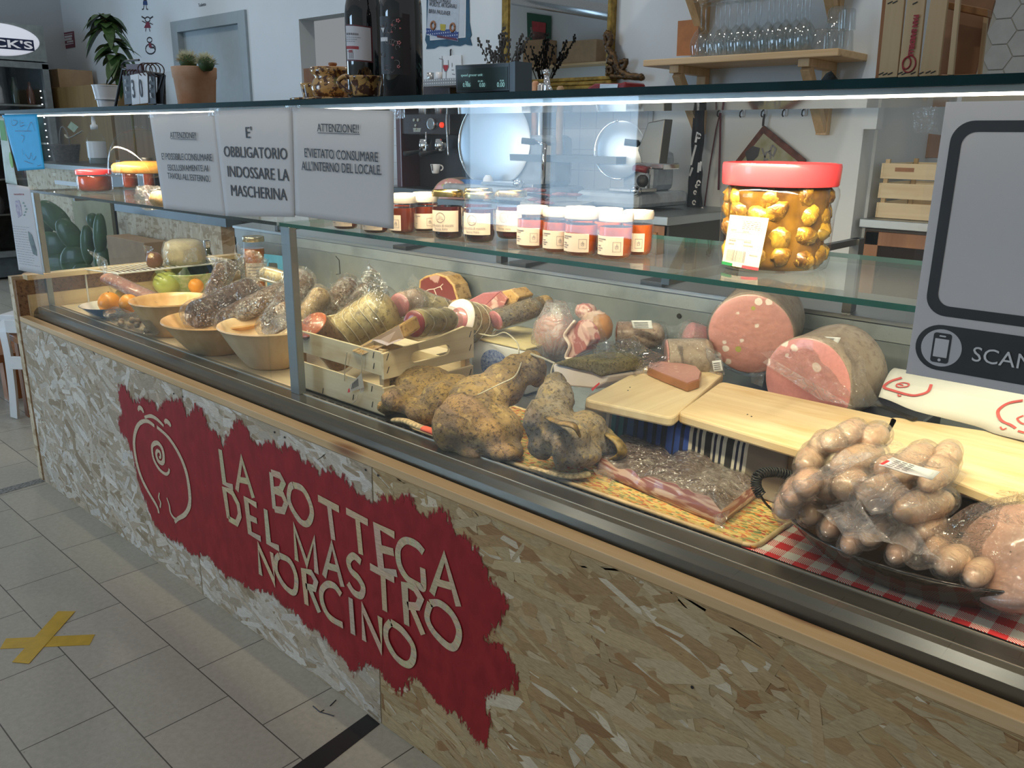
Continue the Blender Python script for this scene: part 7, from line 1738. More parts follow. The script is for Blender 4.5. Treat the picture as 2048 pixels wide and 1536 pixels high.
# small sign on the back wall near the corner
a, b, c, d = at(124,66,y=YB-.004), at(147,62,y=YB-.004), at(150,94,y=YB-.004), at(128,98,y=YB-.004)
ws_ = thing('wall_sign', 'small maroon square sign with white print on the wall right of the fridge', 'sign', tuple(d))
obj('plate', B().prism([a, b, c, d], (0,.004,0)), plain('maroon_sign', (.20,.05,.08), .5), ws_)
b_ = B()
for y0_, h_, x0_, x1_ in ((.12,.03,.1,.9),(.22,.12,.2,.85),(.38,.14,.15,.8),(.56,.10,.35,.9),(.72,.05,.15,.9)): b_.prism([a.lerp(d,y0_).lerp(b.lerp(c,y0_),x0_)+V(0,-.0012,0), a.lerp(d,y0_).lerp(b.lerp(c,y0_),x1_)+V(0,-.0012,0), a.lerp(d,y0_+h_).lerp(b.lerp(c,y0_+h_),x1_)+V(0,-.0012,0), a.lerp(d,y0_+h_).lerp(b.lerp(c,y0_+h_),x0_)+V(0,-.0012,0)], (0,.0006,0))
obj('sign_print', b_, white_print, ws_)
# brown furniture and boxes below, left
q = at(160, 190, y=2.25)
sb = tag(obj('sideboard', B().box((-5.45, 2.10, 0), (-4.0, 2.48, at(200,168,y=2.1).z)), wood('ochre_wood', (.30,.19,.07), (.22,.13,.05), 2, 30, .5), bevel=.004), 'ochre wooden sideboard against the back wall behind the white tubs', 'sideboard')
tag(obj('cardboard_box', B().box((-5.42, 2.15, at(200,168,y=2.1).z+.001), (-5.10, 2.45, at(110,140,y=2.2).z)), cardboard, bevel=.003), 'brown box on the sideboard beside the drinks fridge', 'box')
# potted plant left of the calendar
pl = thing('tall_plant', 'tall leafy green plant with drooping leaves behind the flip calendar', 'plant', tuple(V(at(250,150,y=1.93).x, 1.93, 0)))
yP = 1.93; tpth = crom([at(x, y, y=yP) for x, y in [(262,215),(252,160),(238,120),(222,80),(212,45),(206,28)]], 6)
pc = V(tpth[0].x, yP, 0)
obj('pot', B().lathe([(.10,0),(.12,.02),(.16,.34),(.165,.36),(.15,.36),(.14,.30),(.001,.30)], pc, 28, caps=(True,False)), terracotta, pl, smooth=True)
obj('stem', B().tube([pc+V(0,0,.3)]+tpth, .010, 8), plain('stem_green', (.16,.15,.05), .6), pl, smooth=True)
def leafmesh(p, d, L, W, droop, seed):
    d = Vector(d).normalized(); s = d.cross(V(0,0,1)).normalized(); b = B(); n = 7; vs_ = []
    for i in range(n+1):
        t = i/n; c = p+d*L*t+V(0,0,-droop*L*t*t); wd = W*math.sin(PI*min(1, t*.93+.07))**.8
        vs_ += [c-s*wd+V(0,0,.12*wd), c+V(0,0,-.10*wd), c+s*wd+V(0,0,.12*wd)]
    b.add(vs_, [f for i in range(n) for f in ((i*3, i*3+1, i*3+4, i*3+3), (i*3+1, i*3+2, i*3+5, i*3+4))]); return b
rr_ = random.Random(4); b_ = B()
for i in range(64):
    u = rr_.uniform(.22, 1); p = tpth[int(u*(len(tpth)-1))]; a = rr_.uniform(0, 2*PI)
    m = leafmesh(p, (math.cos(a), math.sin(a), rr_.uniform(-.1,.5)), rr_.uniform(.10,.20), rr_.uniform(.028,.045), rr_.uniform(.5,1.3), i); b_.add(m.v, m.f)
lv = obj('foliage', b_, leaf, pl, smooth=True); lv['kind'] = 'stuff'
# stickers on the wall beside the door: small drawn figures
def sticker_fig(label, px, py, kind):
    P = lambda dx, dy: at(px+dx, py+dy, y=YB-.0015); t = thing('wall_sticker', label, 'sticker', tuple(P(0,12)), 'toilet stickers on the wall')
    b = B(); d = B()
    def ln(B_, pts, w): vs_, fs_ = ribbon([P(*q) for q in pts], w, (0,-1,0)); B_.add(vs_, fs_)
    circ = lambda cx, cy, r_: [(cx+r_*math.cos(2*PI*i/14), cy+r_*math.sin(2*PI*i/14)) for i in range(15)]
    if kind == 'boy':
        d.prism([P(-4,-6), P(4,-6), P(5,2), P(-4,2)], (0,-.0004,0)); ln(b, [(-2,2),(-3,10),(-6,11)], .010); ln(b, [(2,2),(3,10),(6,11)], .010); ln(b, circ(0,-11,4), .010)
    elif kind == 'girl':
        d.prism([P(-2,-2), P(3,-2), P(7,10), P(-7,10)], (0,-.0004,0)); ln(b, circ(0,-7,5), .010); ln(b, [(-5,-9),(-12,-13)], .012); ln(b, [(5,-9),(11,-13)], .012); ln(b, [(-3,0),(-11,-4)], .008); ln(b, [(4,0),(11,3)], .008); ln(b, [(-3,10),(-4,17)], .010); ln(b, [(3,10),(5,17)], .010)
    else:
        d.prism([P(-2,-4), P(3,-4), P(5,5), P(-1,5)], (0,-.0004,0)); ln(b, circ(0,-10,5), .010); ln(b, circ(2,8,10), .012); ln(b, [(1,5),(9,5),(11,10)], .014)
    obj('outline', b, ink, t); obj('dress', d, plain('sticker_'+kind, {'boy': (.02,.06,.2), 'girl': (.22,.02,.05), 'chair': (.22,.03,.05)}[kind], .6), t)
sticker_fig('topmost small figure sticker, blue trousers, on the wall left of the grey door', 290, 8, 'boy'); sticker_fig('middle figure sticker, girl in a dark red dress, left of the grey door', 295, 46, 'girl'); sticker_fig('lowest figure sticker, wheelchair user, left of the grey door', 299, 90, 'chair')
tw0 = thing('wall_lettering', 'small black word Toilette on the wall above the grey door', 'lettering', tuple(at(404,10,y=YB-.002)))
text('lettering', 'Toilette', 9*depth(at(404,10,y=YB))/FPX, at(397,14,y=YB-.002), (1,0,0), (0,0,1), ink, tw0, maxw=(at(412,12,y=YB)-at(397,14,y=YB)).length)
# glass shelf with row of white pages on the door wall; prints
a = [at(x, y, y=YB-.004) for x, y in [(852,-20),(938,-28),(944,88),(852,100)]]
po = thing('beer_poster', 'blue edged poster with handwritten food and beer menu, right of the dark bottles', 'poster', tuple(a[3]))
O = [at(x, y, y=YB-.004) for x, y in [(853,-30),(938,-30),(939,45),(943,70),(940,76),(944,91),(936,90),(930,88),(920,92),(905,90),(893,93),(878,92),(868,97),(852,98),(854,90),(850,80),(853,60)]]
obj('backing', B().prism(O, (0,.003,0)), plain('poster_blue', (.02,.09,.16), .6), po)
obj('inner_line', B().prism([at(x, y, y=YB-.0052) for x, y in [(857,-30),(932,-30),(931,75),(860,81)]], (0,.001,0)), white_plastic, po)
obj('inner_field', B().prism([at(x, y, y=YB-.0062) for x, y in [(858,-30),(930,-30),(929,73),(861,79)]], (0,.001,0)), plain('poster_white', (.55,.60,.66), .6, var=.03), po)
sh = obj('menu_sheet', B().prism([at(x, y, y=YB-.0072) for x, y in [(858,-30),(920,-22),(916,83),(853,70)]], (0,.001,0)), plain('menu_paper', (.50,.56,.64), .6, var=.06, sc_=50), po)
def ptx(s, x, y, h, x1, y1): a_ = at(x, y, y=YB-.0084); e_ = at(x1, y1, y=YB-.0084); text('lettering', s, h*depth(a_)/FPX/.72, a_, e_-a_, (0,0,1), ink, po, maxw=(e_-a_).length)
ptx('PANINO DI MAIALE', 858, 4, 7, 901, 7); ptx('WÜRSTEL ARTIGIANALI', 858, 12, 8, 913, 17); ptx('BIRRA PAULANER', 857, 26, 8, 900, 31)
b_ = B(); b_.prism([at(x, y, y=YB-.0084) for x, y in [(852,56),(875,60),(900,58),(917,64),(915,82),(853,68)]], (0,.001,0)); obj('checked_cloth_print', b_, m_grid('blue_check_print', (.55,.60,.70), (.03,.06,.22), .018, .018, .006, .6), po)
for x, y in ((866,51),(905,55)): obj('pretzel_print', B().tube(arcpts(at(x,y,y=YB-.010), V(.018,0,0), V(0,0,.020), 0, 2*PI, 14), .006, 6), plain('pretzel_brown', (.35,.16,.08), .6), po, smooth=True)
obj('glass_print', B().prism([at(x, y, y=YB-.0095) for x, y in [(880,48),(891,49),(890,62),(881,61)]], (0,.001,0)), plain('beer_yellow', (.50,.42,.05), .6), po)
obj('maroon_strip', B().prism([at(x, y, y=YB-.0096) for x, y in [(874,70),(914,77),(913,81),(874,75)]], (0,.001,0)), plain('poster_maroon', (.14,.03,.06), .6), po)
# wine sign with a red glass hanging on a hook
wg = thing('wine_notice', 'white hanging board with a red wine glass drawn on it, left of the price display', 'sign', tuple(at(888,190,y=YB-.01)))
obj('board', B().prism([at(x, y, y=YB-.012) for x, y in [(881,112),(922,110),(924,190),(883,190)]], (0,.006,0)), white_paint, wg, bevel=.001)
b_ = B()
for pts in ([(886,120),(886,135),(890,143),(893,143),(897,134),(896,120)], [(892,143),(892,160)], [(886,160),(898,160)], [(884,112),(884,160)], [(878,117),(886,119)], [(904,126),(904,134)], [(903,140),(908,140)], [(904,148),(910,149)]):
    vs_, fs_ = ribbon([at(x, y, y=YB-.0135) for x, y in pts], .004, (0,-1,0)); b_.add(vs_, fs_)
obj('glass_outline', b_, ink_soft, wg); obj('wine_fill', B().prism([at(x, y, y=YB-.0130) for x, y in [(886,130),(897,130),(896,137),(893,142),(890,142),(887,137)]], (0,.0008,0)), plain('wine_print', (.5,.04,.05), .6), wg)
b_ = B(); b_.tube([at(901,112,y=YB-.01), at(901,100,y=YB-.01), at(902,99,y=YB)], .004, 6); obj('hook', b_, black_paint, wg)
# white perforated rack shelf with bottle caps
y_ = 1.95; zr_ = at(870,172,y=y_).z
ps_ = thing('cup_rack', 'white perforated rack on top of the coffee machine holding cups', 'rack', tuple(at(885,175,y=y_)))
a, b = at(846,160,y=y_), at(912,160,y=y_); obj('rack_body', B().box((a.x, y_, zr_), (b.x+.1, y_+.25, at(870,158,y=y_).z)), m_grid('perforated_white', (.60,.62,.63), (.25,.26,.27), .016, .014, .004, .4), ps_)
for px_, hh_, m_ in ((858,148,steel), (875,150,white_plastic)):
    q = at(px_, 159, y=y_+.05); tag(obj('small_cup', B().lathe([(.014,0),(.017,.005),(.017,.035),(.015,.035)], V(q.x, y_+.06, at(870,158,y=y_).z+.001), 16), m_, smooth=True), ('steel' if px_ == 858 else 'white')+' little cup standing on the white perforated rack', 'cup')
# espresso machine
ym = 2.05
em = thing('espresso_machine', 'dark red and black espresso machine with gauges and a chrome steam wand behind the glass', 'coffee machine', tuple(at(850,400,y=ym)))
M_ = lambda x, y, dy=0: at(x, y, y=ym+dy)
mx0_, mx1_ = M_(798,300).x, M_(900,300).x; zt_, zb_ = M_(850,170).z, M_(850,388).z
obj('body', B().box((mx0_, ym+.12, zb_), (mx1_, ym+.42, zt_)), plain('machine_dark', (.035,.028,.028), .3, coat=.4), em, bevel=.008)
obj('upper_panel', B().box((mx0_+.02, ym, M_(850,270).z), (mx1_, ym+.13, zt_)), plain('machine_panel', (.05,.035,.035), .25, coat=.5), em, bevel=.006)
obj('side_panel', B().box((mx0_-.012, ym-.01, zb_), (mx0_+.03, ym+.42, zt_)), plain('machine_red', (.09,.018,.018), .3, coat=.5), em, bevel=.006)
obj('drip_tray', B().box((mx0_, ym-.06, zb_-.02), (mx1_, ym+.14, zb_+.03)), steel_dark, em, bevel=.004)
b_ = B()
for px_, py_, r_ in ((829,240,3.2),(837,240,3.2),(832,251,2.6),(832,258,2.2)): q = M_(px_, py_); b_.lathe([(r_*depth(q)/FPX,0),(r_*.9*depth(q)/FPX,.006)], q, 16, axis=(0,-1,0))
obj('buttons', b_, plain('button_cream', (.50,.52,.45), .4), em)
q = M_(864,248); obj('gauge', B().lathe([(.030,0),(.028,.012),(.024,.012),(.001,.010)], q, 24, axis=(0,-1,0)), chrome, em, smooth=True)
q = M_(884,250); obj('red_lamp', B().ball(q, .015, 12), plain('red_indicator', (.8,.05,.02), .3, emit=1.2), em, smooth=True)
for px_ in (850, 882):
    q = M_(px_, 290, .02); g = obj('group_head', B().lathe([(.032,-.03),(.034,0),(.030,.03)], q, 20), chrome, em, smooth=True)
    g['_o'] = em['_o']; obj('portafilter', B().tube([q+V(0,0,-.03), q+V(0,-.06,-.035), q+V(0,-.14,-.045)], [.012,.010,.014], 10), black_rubber, g, smooth=True)
obj('steam_wand', B().tube(crom([M_(896,214,-.02), M_(893,236,-.03), M_(895,280,-.04), M_(897,311,-.05)], 5), .0045, 8), chrome, em, smooth=True)
obj('steam_wand', B().tube(crom([M_(852,264,-.02), M_(852,290,-.03), M_(852,303,-.03)], 5), .004, 8), chrome, em, smooth=True)
obj('machine_decal', B().prism([M_(826,256,-.001), M_(842,256,-.001), M_(840,264,-.001), M_(827,264,-.001)], (0,.001,0)), plain('decal_cream', (.40,.42,.36), .5), em)
q = at(871, 347, y=1.92); k = depth(q)/FPX
cu2 = thing('espresso_cup', 'small white espresso cup with a dark stripe in front of the coffee machine', 'cup', tuple(q))
obj('cup_body', B().lathe([(6*k,0),(7*k,2*k),(10*k,18*k),(9.2*k,18*k),(6*k,3*k),(.1*k,2*k)], q, 24, caps=(True,False)), white_plastic, cu2, smooth=True)
obj('handle', B().tube(arcpts(q+_r*10*k+V(0,0,11*k), _r*5*k, V(0,0,5*k), -PI/2, PI/2, 8), 1.4*k, 8), white_plastic, cu2, smooth=True)
obj('stripe', B().prism([q+_r*(-6)*k-_f*9.6*k+V(0,0,3*k), q+_r*(-4)*k-_f*9.9*k+V(0,0,3*k), q+_r*(-5)*k-_f*10.6*k+V(0,0,15*k), q+_r*(-7.4)*k-_f*9.9*k+V(0,0,15*k)], -_f*.0006), ink, cu2)
# back worktop with wooden front
zw = .965; yw0, yw1 = 1.86, 2.49
wx1 = at(1337, 412, y=yw0).x
wt = thing('back_worktop', 'grey edged worktop along the back wall carrying the slicer and the coffee machine', 'worktop', (.3, 2.2, 0))
obj('top', B().box((-.9, yw0, zw-.035), (wx1, yw1, zw)), aluminium, wt, bevel=.003)
obj('front', B().box((-.9, yw0+.03, .02), (wx1-.02, yw0+.05, zw-.036)), cabinet_wood, wt); obj('side', B().box((wx1-.03, yw0+.03, .02), (wx1-.01, yw1, zw-.036)), plain('dark_side', (.03,.025,.02), .5), wt)
obj('drawer', B().box((at(1285,440,y=yw0).x, yw0+.02, .72), (wx1-.06, yw0+.031, .90)), pine_brown, wt, bevel=.003)
em_base = B().box((mx0_, yw0+.2, zw), (mx1_, ym+.42, zb_-.02)); obj('feet_block', em_base, black_paint, em)
# slicers
def slicer(label, px, py, rpx, y, bodypx, white=False):
    q = at(px, py, y=y); k = depth(q)/FPX; r_ = rpx*k
    t = thing('meat_slicer', label, 'slicer', (q.x, y+.1, zw), 'slicers on the back worktop')
    ax = V(.12,-1,.05).normalized()
    obj('blade', B().lathe([(r_*.99,-.002),(r_,0),(r_*.96,.004),(r_*.5,.010),(r_*.30,.012),(.001,.013)], q, 64, axis=ax), metal('blade_steel', (.50,.56,.62), .38, bump=.0), t, smooth=True, ang=40)
    obj('guard_ring', B().tube(arcpts(q+ax*.004, V(1,.12,0).normalized()*r_*1.01, V(0,.05,1).normalized()*r_*1.01, PI*.55, PI*1.55, 30), .0045, 8), chrome, t, smooth=True)
    x0, x1, z1 = bodypx
    a, b = at(x0, 400, y=y), at(x1, 400, y=y)
    obj('base', B().box((a.x, y-.16, zw+.012), (b.x, y+.22, zw+.075)), plain('slicer_enamel', (.42,.48,.54), .25, coat=.5), t, bevel=.02)
    obj('motor', B().box((a.x+.10, y+.03, zw+.07), (b.x-.06, y+.20, z1)), plain('slicer_enamel2', (.36,.42,.48), .25, coat=.5), t, bevel=.03)
    obj('carriage', B().box((q.x+.06, y-.15, zw+.078), (b.x-.01, y-.02, zw+.092)), steel, t, bevel=.003)
    obj('carriage_arm', B().tube([(b.x-.04, y-.05, zw+.09), (b.x-.04, y-.04, zw+.26), (b.x-.10, y-.04, zw+.27)], .011, 10), chrome, t, smooth=True)
    obj('knob', B().lathe([(.018,-.02),(.022,0),(.012,.02)], at(px+rpx*.55, py+82, y=y-.165), 20, axis=(0,-1,0)), chrome, t, smooth=True)
    obj('handle', B().tube([(b.x-.10, y-.04, zw+.27), (b.x-.15, y-.07, zw+.275)], .014, 10), black_rubber, t, smooth=True)
    return t
slicer('large slicer with a big round steel blade, nearest the coffee machine', 988, 285, 88, 2.02, (930, 1112, at(1050,270,y=2.05).z))
s2_ = slicer('smaller grey slicer at the right end of the back worktop', 1240, 300, 56, 2.10, (1195, 1322, at(1260,300,y=2.1).z))
sl2 = obj('food_chute', B().prism([at(x, y, y=2.02) for x, y in [(1275,300),(1296,245),(1330,238),(1318,330),(1285,330)]], (0,.06,0)), steel_dark, s2_, bevel=.004)
obj('lever_plate', B().box((at(1275,335,y=1.95).x, 1.93, at(1300,338,y=1.95).z), (at(1332,335,y=1.95).x, 2.05, at(1300,326,y=1.95).z)), chrome, s2_, bevel=.004)
obj('red_grip', B().tube([at(1268,336,y=1.92), at(1294,340,y=1.92)], .013, 10), plain('red_grip_m', (.22,.02,.03), .4), s2_, smooth=True)
obj('round_knob', B().ball(at(1285,362,y=1.92), (.026,.02,.026), 16), black_rubber, s2_, smooth=True)
# blue boxes, tissue, mortadella on the worktop, chopping board with cut meat, knife
zt2 = zw+.001
def onw(px, y): q = at(px, 380, y=y); return V(q.x, y, zt2)
bmm = plain('blue_carton', (.06,.16,.42), .5)
a, b = onw(895,1.95), onw(985,1.95)
q = at(900, 378, y=1.72); k = depth(q)/FPX
rs = thing('mortadella_half', 'half of a large pale mortadella standing on the back worktop behind the gold-lidded jars', 'mortadella', (q.x, 1.90, zt2))
qc = at(903, 402, y=1.90); rM = 45*depth(qc)/FPX
obj('casing', B().tube([qc, qc+V(-.05,.12,0)], rM, 36), mort_skin, rs, smooth=True, ang=50); obj('cut_face', B().lathe([(rM*.97,.001),(rM*.9,.004),(.001,.005)], qc, 36, axis=(.38,-.92,.0), caps=(False,False)), mort_face, rs, smooth=True)
tag(obj('blue_carton', B().box((onw(935,2.0).x, 1.93, zt2), (onw(960,1.9).x, 1.99, at(950,360,y=1.95).z)), bmm, bevel=.002), 'blue carton on the back worktop behind the mortadella half', 'box')
tag(obj('white_tube', B().lathe([(.022,0),(.024,.005),(.024,.10),(.012,.118)], onw(976,1.93), 20), white_plastic, smooth=True), 'white bottle beside the blue carton on the back worktop', 'bottle')
tag(obj('teal_box', B().box((onw(985,1.93).x, 1.92, zt2), (onw(1000,1.93).x, 1.96, zt2+.055)), plain('teal_box', (.02,.30,.36), .5), bevel=.002), 'small teal box right of the white bottle on the back worktop', 'box')
cbx = thing('chopping_board', 'pale chopping board with sliced cured meat, behind the orange jam jars', 'board', tuple(at(1150,400,y=1.55)))
P4 = [at(x, y, z=zw+.010) for x, y in [(1060,395),(1235,400),(1145,425),(1040,415)]]
b_ = B(); b_.prism([V(p.x, p.y, zw+.012) for p in P4], (0,0,.02)); obj('board', b_, plain('board_grey', (.46,.44,.38), .6), cbx)
rr_ = random.Random(8)
for i in range(9):
    q = at(rr_.uniform(1060,1190), rr_.uniform(392,408), z=zw+.04); tag(obj('meat_slice', B().ball(V(q.x, q.y, zw+.044+.004*i), (.045,.03,.008), 14, nz=.4, seed=i, rot=Euler((0,0,i)).to_matrix()), m_rind('dark_slices', (.30,.08,.08), (.38,.16,.14), (.5,.3,.26), 30, .3), smooth=True), 'dark red slice of cured meat in the pile on the pale chopping board', 'meat slice', 'sliced meat on the chopping board')
tag(obj('chopping_knife', B().add([at(1050,390,y=1.55), at(1090,397,y=1.5), at(1095,392,y=1.5), at(1060,386,y=1.55), at(1050,388,y=1.552)], [(0,1,2,3)]), black_rubber, solid=.006), 'black handled knife lying beside the sliced meat', 'knife')
# clear menu holder edge behind the jars
mh = tag(obj('card_holder', B().box((at(1058,395,y=.45).x, .45, SZ), (at(1130,395,y=.45).x, .452, at(1100,392,y=.45).z)), clear_glass), 'clear upright plastic card holder behind the jam jars', 'card holder')
# beer tap, bottles, red machine top showing over the counter top
bt_ = thing('beer_tap', 'chrome beer tap in front of the mirror', 'tap', tuple(at(1095,185,y=2.1)))
T2 = lambda x, y: at(x, y, y=2.1)
obj('column', B().tube([T2(1095,215), T2(1094,170), T2(1093,152)], [.018,.016,.013], 14), chrome, bt_, smooth=True); obj('spout', B().tube([T2(1095,168), T2(1100,176), T2(1104,184)], .008, 10), chrome, bt_, smooth=True); obj('lever', B().tube([T2(1093,152), T2(1091,140)], [.012,.016], 12), chrome, bt_, smooth=True)
for px_, py_, h_, m_, lb in ((1071,162,60,terracotta,'small brown pepper mill left of the beer tap'),(1082,166,60,steel,'small steel shaker between mill and beer tap'),(1121,172,50,cardboard,'small brown pot right of the beer tap')):
    q = T2(px_, py_); tag(obj('shaker', B().lathe([(.016,0),(.018,.01),(.015,.07),(.017,q.z-1.18-.01),(.010,q.z-1.18)], V(q.x, 2.1, 1.18), 16), m_, smooth=True), lb, 'shaker')
tag(obj('bar_shelf', B().box((T2(1030,200).x, 2.02, 1.15), (T2(1260,200).x, 2.30, 1.18)), steel_dark), 'dark shelf behind the counter carrying the tap and shakers', 'shelf')
rs2 = thing('red_machine_top', 'rounded red and silver top of a machine rising just above the counter top', 'machine', tuple(T2(1215,185)))
obj('cover', B().prism([T2(x, y) for x, y in [(1168,188),(1176,174),(1188,167),(1240,166),(1250,162),(1252,170),(1246,186)]], (0,.15,0)), plain('machine_red2', (.28,.02,.03), .3, coat=.5), rs2, bevel=.01)
obj('silver_plate', B().prism([at(x, y, y=2.095) for x, y in [(1200,168),(1236,168),(1234,183),(1199,184)]], (0,.004,0)), steel, rs2)
# gilt mirror
ym_ = YB-.045
mi = thing('gilt_mirror', 'large gilt framed mirror with carved ornament at its corner', 'mirror', tuple(at(1110,165,y=ym_)))
Mi = lambda x, y, dy=0: at(x, y, y=ym_+dy)
gx0, gx1, gz0, gz1 = Mi(1015,80).x, Mi(1212,80).x, Mi(1205,152).z, 2.75
fw_ = .045
b_ = B(); b_.box((gx0-fw_, ym_, gz0), (gx0, YB, gz1)); b_.box((gx1, ym_, gz0), (gx1+fw_*.55, YB, gz1)); b_.box((gx0-fw_, ym_, gz1), (gx1+fw_, YB, gz1+fw_))
for k in range(4): b_.box((gx0-fw_, ym_-.008*k, gz0-.020*(k+1)), (gx1+fw_, YB, gz0-.020*k))
obj('frame', b_, gilt, mi, bevel=.006); obj('mirror_glass', B().box((gx0, ym_+.012, gz0), (gx1, ym_+.016, gz1)), mirror_m, mi)
b_ = B(); sw = []
for pts, r_ in (([(1216,66),(1222,80),(1216,95),(1224,108),(1218,120),(1228,126)], 7), ([(1216,62),(1210,72),(1212,90)], 5), ([(1226,104),(1231,124),(1240,140),(1256,150),(1286,154)], 6), ([(1216,148),(1214,138),(1221,134),(1224,143),(1218,147)], 4.5), ([(1236,149),(1244,146),(1252,150)], 4.5), ([(1216,118),(1230,132),(1236,148)], 5), ([(1240,125),(1253,122),(1248,134),(1243,140)], 5), ([(1220,152),(1250,154),(1288,156)], 5)):
    p_ = crom([Mi(x, y, -.01) for x, y in pts], 6); k = depth(p_[0])/FPX; n_ = len(p_); b_.tube(p_, [r_*k*(.7+.4*abs(math.sin(i*1.3))) for i in range(n_)], 10, nz=.3, nf=40)
obj('carved_ornament', b_, plain('dark_gilt', (.15,.08,.025), .35, .4, var=.4, sc_=60, bump=.6), mi, smooth=True)
b_ = B(); b_.box((gx0-fw_, ym_-.05, gz0-.098), (Mi(1290,157).x, YB, gz0-.080)); obj('base_rail', b_, gilt, mi, bevel=.005)
# dried lavender stems in a vase beside the mirror
dv = thing('dried_flowers', 'dark dried flower stems leaning against the mirror frame above the price display', 'dried flowers', tuple(at(1000,180,y=2.3)))
b_ = B(); rr_ = random.Random(6); D_ = lambda x, y: at(x, y, y=2.3)
for x, y in ((957,80),(976,86),(985,105),(1004,60),(1007,75),(1000,72),(996,95),(1010,65),(1065,62),(1045,72),(1046,95),(1040,100),(1020,85),(990,112)):
    p_ = crom([D_(1000,190), D_(lerp(1000,x,.45), lerp(190,y,.5)), D_(x, y)], 6); b_.tube(p_, .0028, 5)
    for p in p_[7:]:
        for k in range(3): b_.ball(p+V(rr_.gauss(0,.008), rr_.gauss(0,.006), rr_.gauss(0,.008)), (.006,.005,.012), 6)
obj('stems', b_, plain('dried_stem', (.06,.055,.05), .8), dv)
obj('vase', B().lathe([(.05,0),(.06,.02),(.05,.20),(.03,.26),(.035,.28)], V(D_(1000,190).x, 2.3, 1.181), 20), steel, dv, smooth=True)
# pine shelves with glasses
zs_ = at(1400, 113, y=2.22).z; ys0 = 2.22
sx0, sx1 = at(1286,124,y=ys0).x, at(1678,94,y=ys0).x
th_ = .026
def pine_shelf(label, z, x0, x1):
    t = thing('pine_shelf', label, 'shelf', ((x0+x1)/2, 2.36, z))
    obj('plank', B().box((x0, ys0, z-th_), (x1, YB, z)), pine, t, bevel=.003)
    for x in (x0+.12, x1-.16):
        br = obj('bracket', B().box((x, ys0+.02, z-th_-.03), (x+.045, YB, z-th_)).box((x, YB-.035, z-.30), (x+.045, YB, z-th_-.03)), pine_z, t, bevel=.002); br['_o'] = t['_o']
        a, b = V(x, ys0+.05, z-th_-.03), V(x, YB-.03, z-.28); d = (b-a).normalized(); n_ = V(0, d.z, -d.y)
        obj('brace', B().prism([a-n_*.018+V(.004,0,0), b-n_*.018+V(.004,0,0), b+n_*.018+V(.004,0,0), a+n_*.018+V(.004,0,0)], (.037,0,0)), pine_z, br, bevel=.002)
    return t
pine_shelf('lower pine wall shelf holding upturned wine glasses', zs_, sx0, sx1); pine_shelf('upper pine wall shelf, only its brackets in view', zs_+.42, sx0-.02, sx1)
tag(obj('orange_card', B().prism([at(1353,112,y=2.44), at(1396,110,y=2.44), at(1397,38,y=2.44), at(1356,42,y=2.44)], (0,.003,0)), plain('orange_card', (.52,.20,.06), .6)), 'orange card leaning at the left end of the glass shelf', 'card')
g0 = None
def wineglass():
    t = thing('wine_glass', 'upturned wine glass', 'wine glass', (0,0,0), 'upturned wine glasses on the pine shelf')
    t['_o'] = (0,0,0)
    obj('bowl', B().lathe([(.030,0),(.036,.025),(.039,.045),(.036,.070),(.022,.098),(.006,.116)], (0,0,0), 26, caps=(False,False)), wine_glass_m, t, smooth=True)
    obj('stem', B().lathe([(.006,.116),(.0035,.13),(.0035,.200),(.006,.206)], (0,0,0), 12, caps=(False,False)), wine_glass_m, t, smooth=True)
    obj('foot', B().lathe([(.006,.206),(.034,.212),(.035,.214),(.0005,.2145)], (0,0,0), 26, caps=(False,False)), wine_glass_m, t, smooth=True)
    return t
fpx = [1398,1424,1445,1466,1482,1503,1531,1548,1566,1584,1602]
for row, (yy_, nm) in enumerate(((ys0+.055,'front'),(ys0+.14,'back'))):
    for i, px_ in enumerate(fpx):
        x = at(px_+row*9, 105, y=yy_).x; loc = (x, yy_+.012*(i % 2), zs_+.0005)
        ords = ('leftmost','second from the left','third from the left','fourth from the left','fifth from the left','middle one','fifth from the right','fourth from the right','third from the right','second from the right','rightmost')[i]
        lb = 'upturned wine glass on the lower pine shelf, %s of the %s row' % (ords, nm)
        if g0 is None: g0 = wineglass(); g0.location = loc; g0['label'] = lb
        else: dup(g0, loc, lb)
t0_ = None
for i, (px_, dy, st) in enumerate(((1640,.05,0),(1655,.15,0),(1678,.06,0),(1678,.06,1),(1700,.14,0),(1700,.14,1),(1665,.10,1))):
    x = at(px_, 100, y=ys0+dy).x; x = min(x, sx1-.04); loc = (x, ys0+dy, zs_+.0005+.075*st)
    lb = ('ribbed tumbler on the pine shelf, %s' % ('nearest the wine glasses','behind the first tumbler','in front at the right end','stacked on the one in front at the right end','at the back of the right end','stacked on the back one at the right end','stacked between the two front tumblers')[i])
    if t0_ is None:
        t0_ = thing('tumbler', lb, 'tumbler', (0,0,0), 'ribbed tumblers on the pine shelf'); b_ = B(); rs_ = []
        for r_, z in ((.034,0),(.033,.01),(.029,.062),(.027,.070),(.024,.073)): rs_.append([V(r_*(1+.03*(k % 2))*math.cos(2*PI*k/40), r_*(1+.03*(k % 2))*math.sin(2*PI*k/40), z) for k in range(40)])
        b_.rings(rs_, (False, True)); obj('tumbler_glass', b_, wine_glass_m, t0_, smooth=True); t0_.location = loc
    else: dup(t0_, loc, lb)
# folded dark print under the shelf
tag(obj('dark_print', B().prism([at(x, y, y=2.42) for x, y in [(1640,163),(1652,147),(1662,142),(1676,160)]], (0,.006,0)), plain('dark_print', (.05,.06,.05), .5, var=.5, sc_=60)), 'dark framed print leaning under the pine shelf bracket', 'picture')
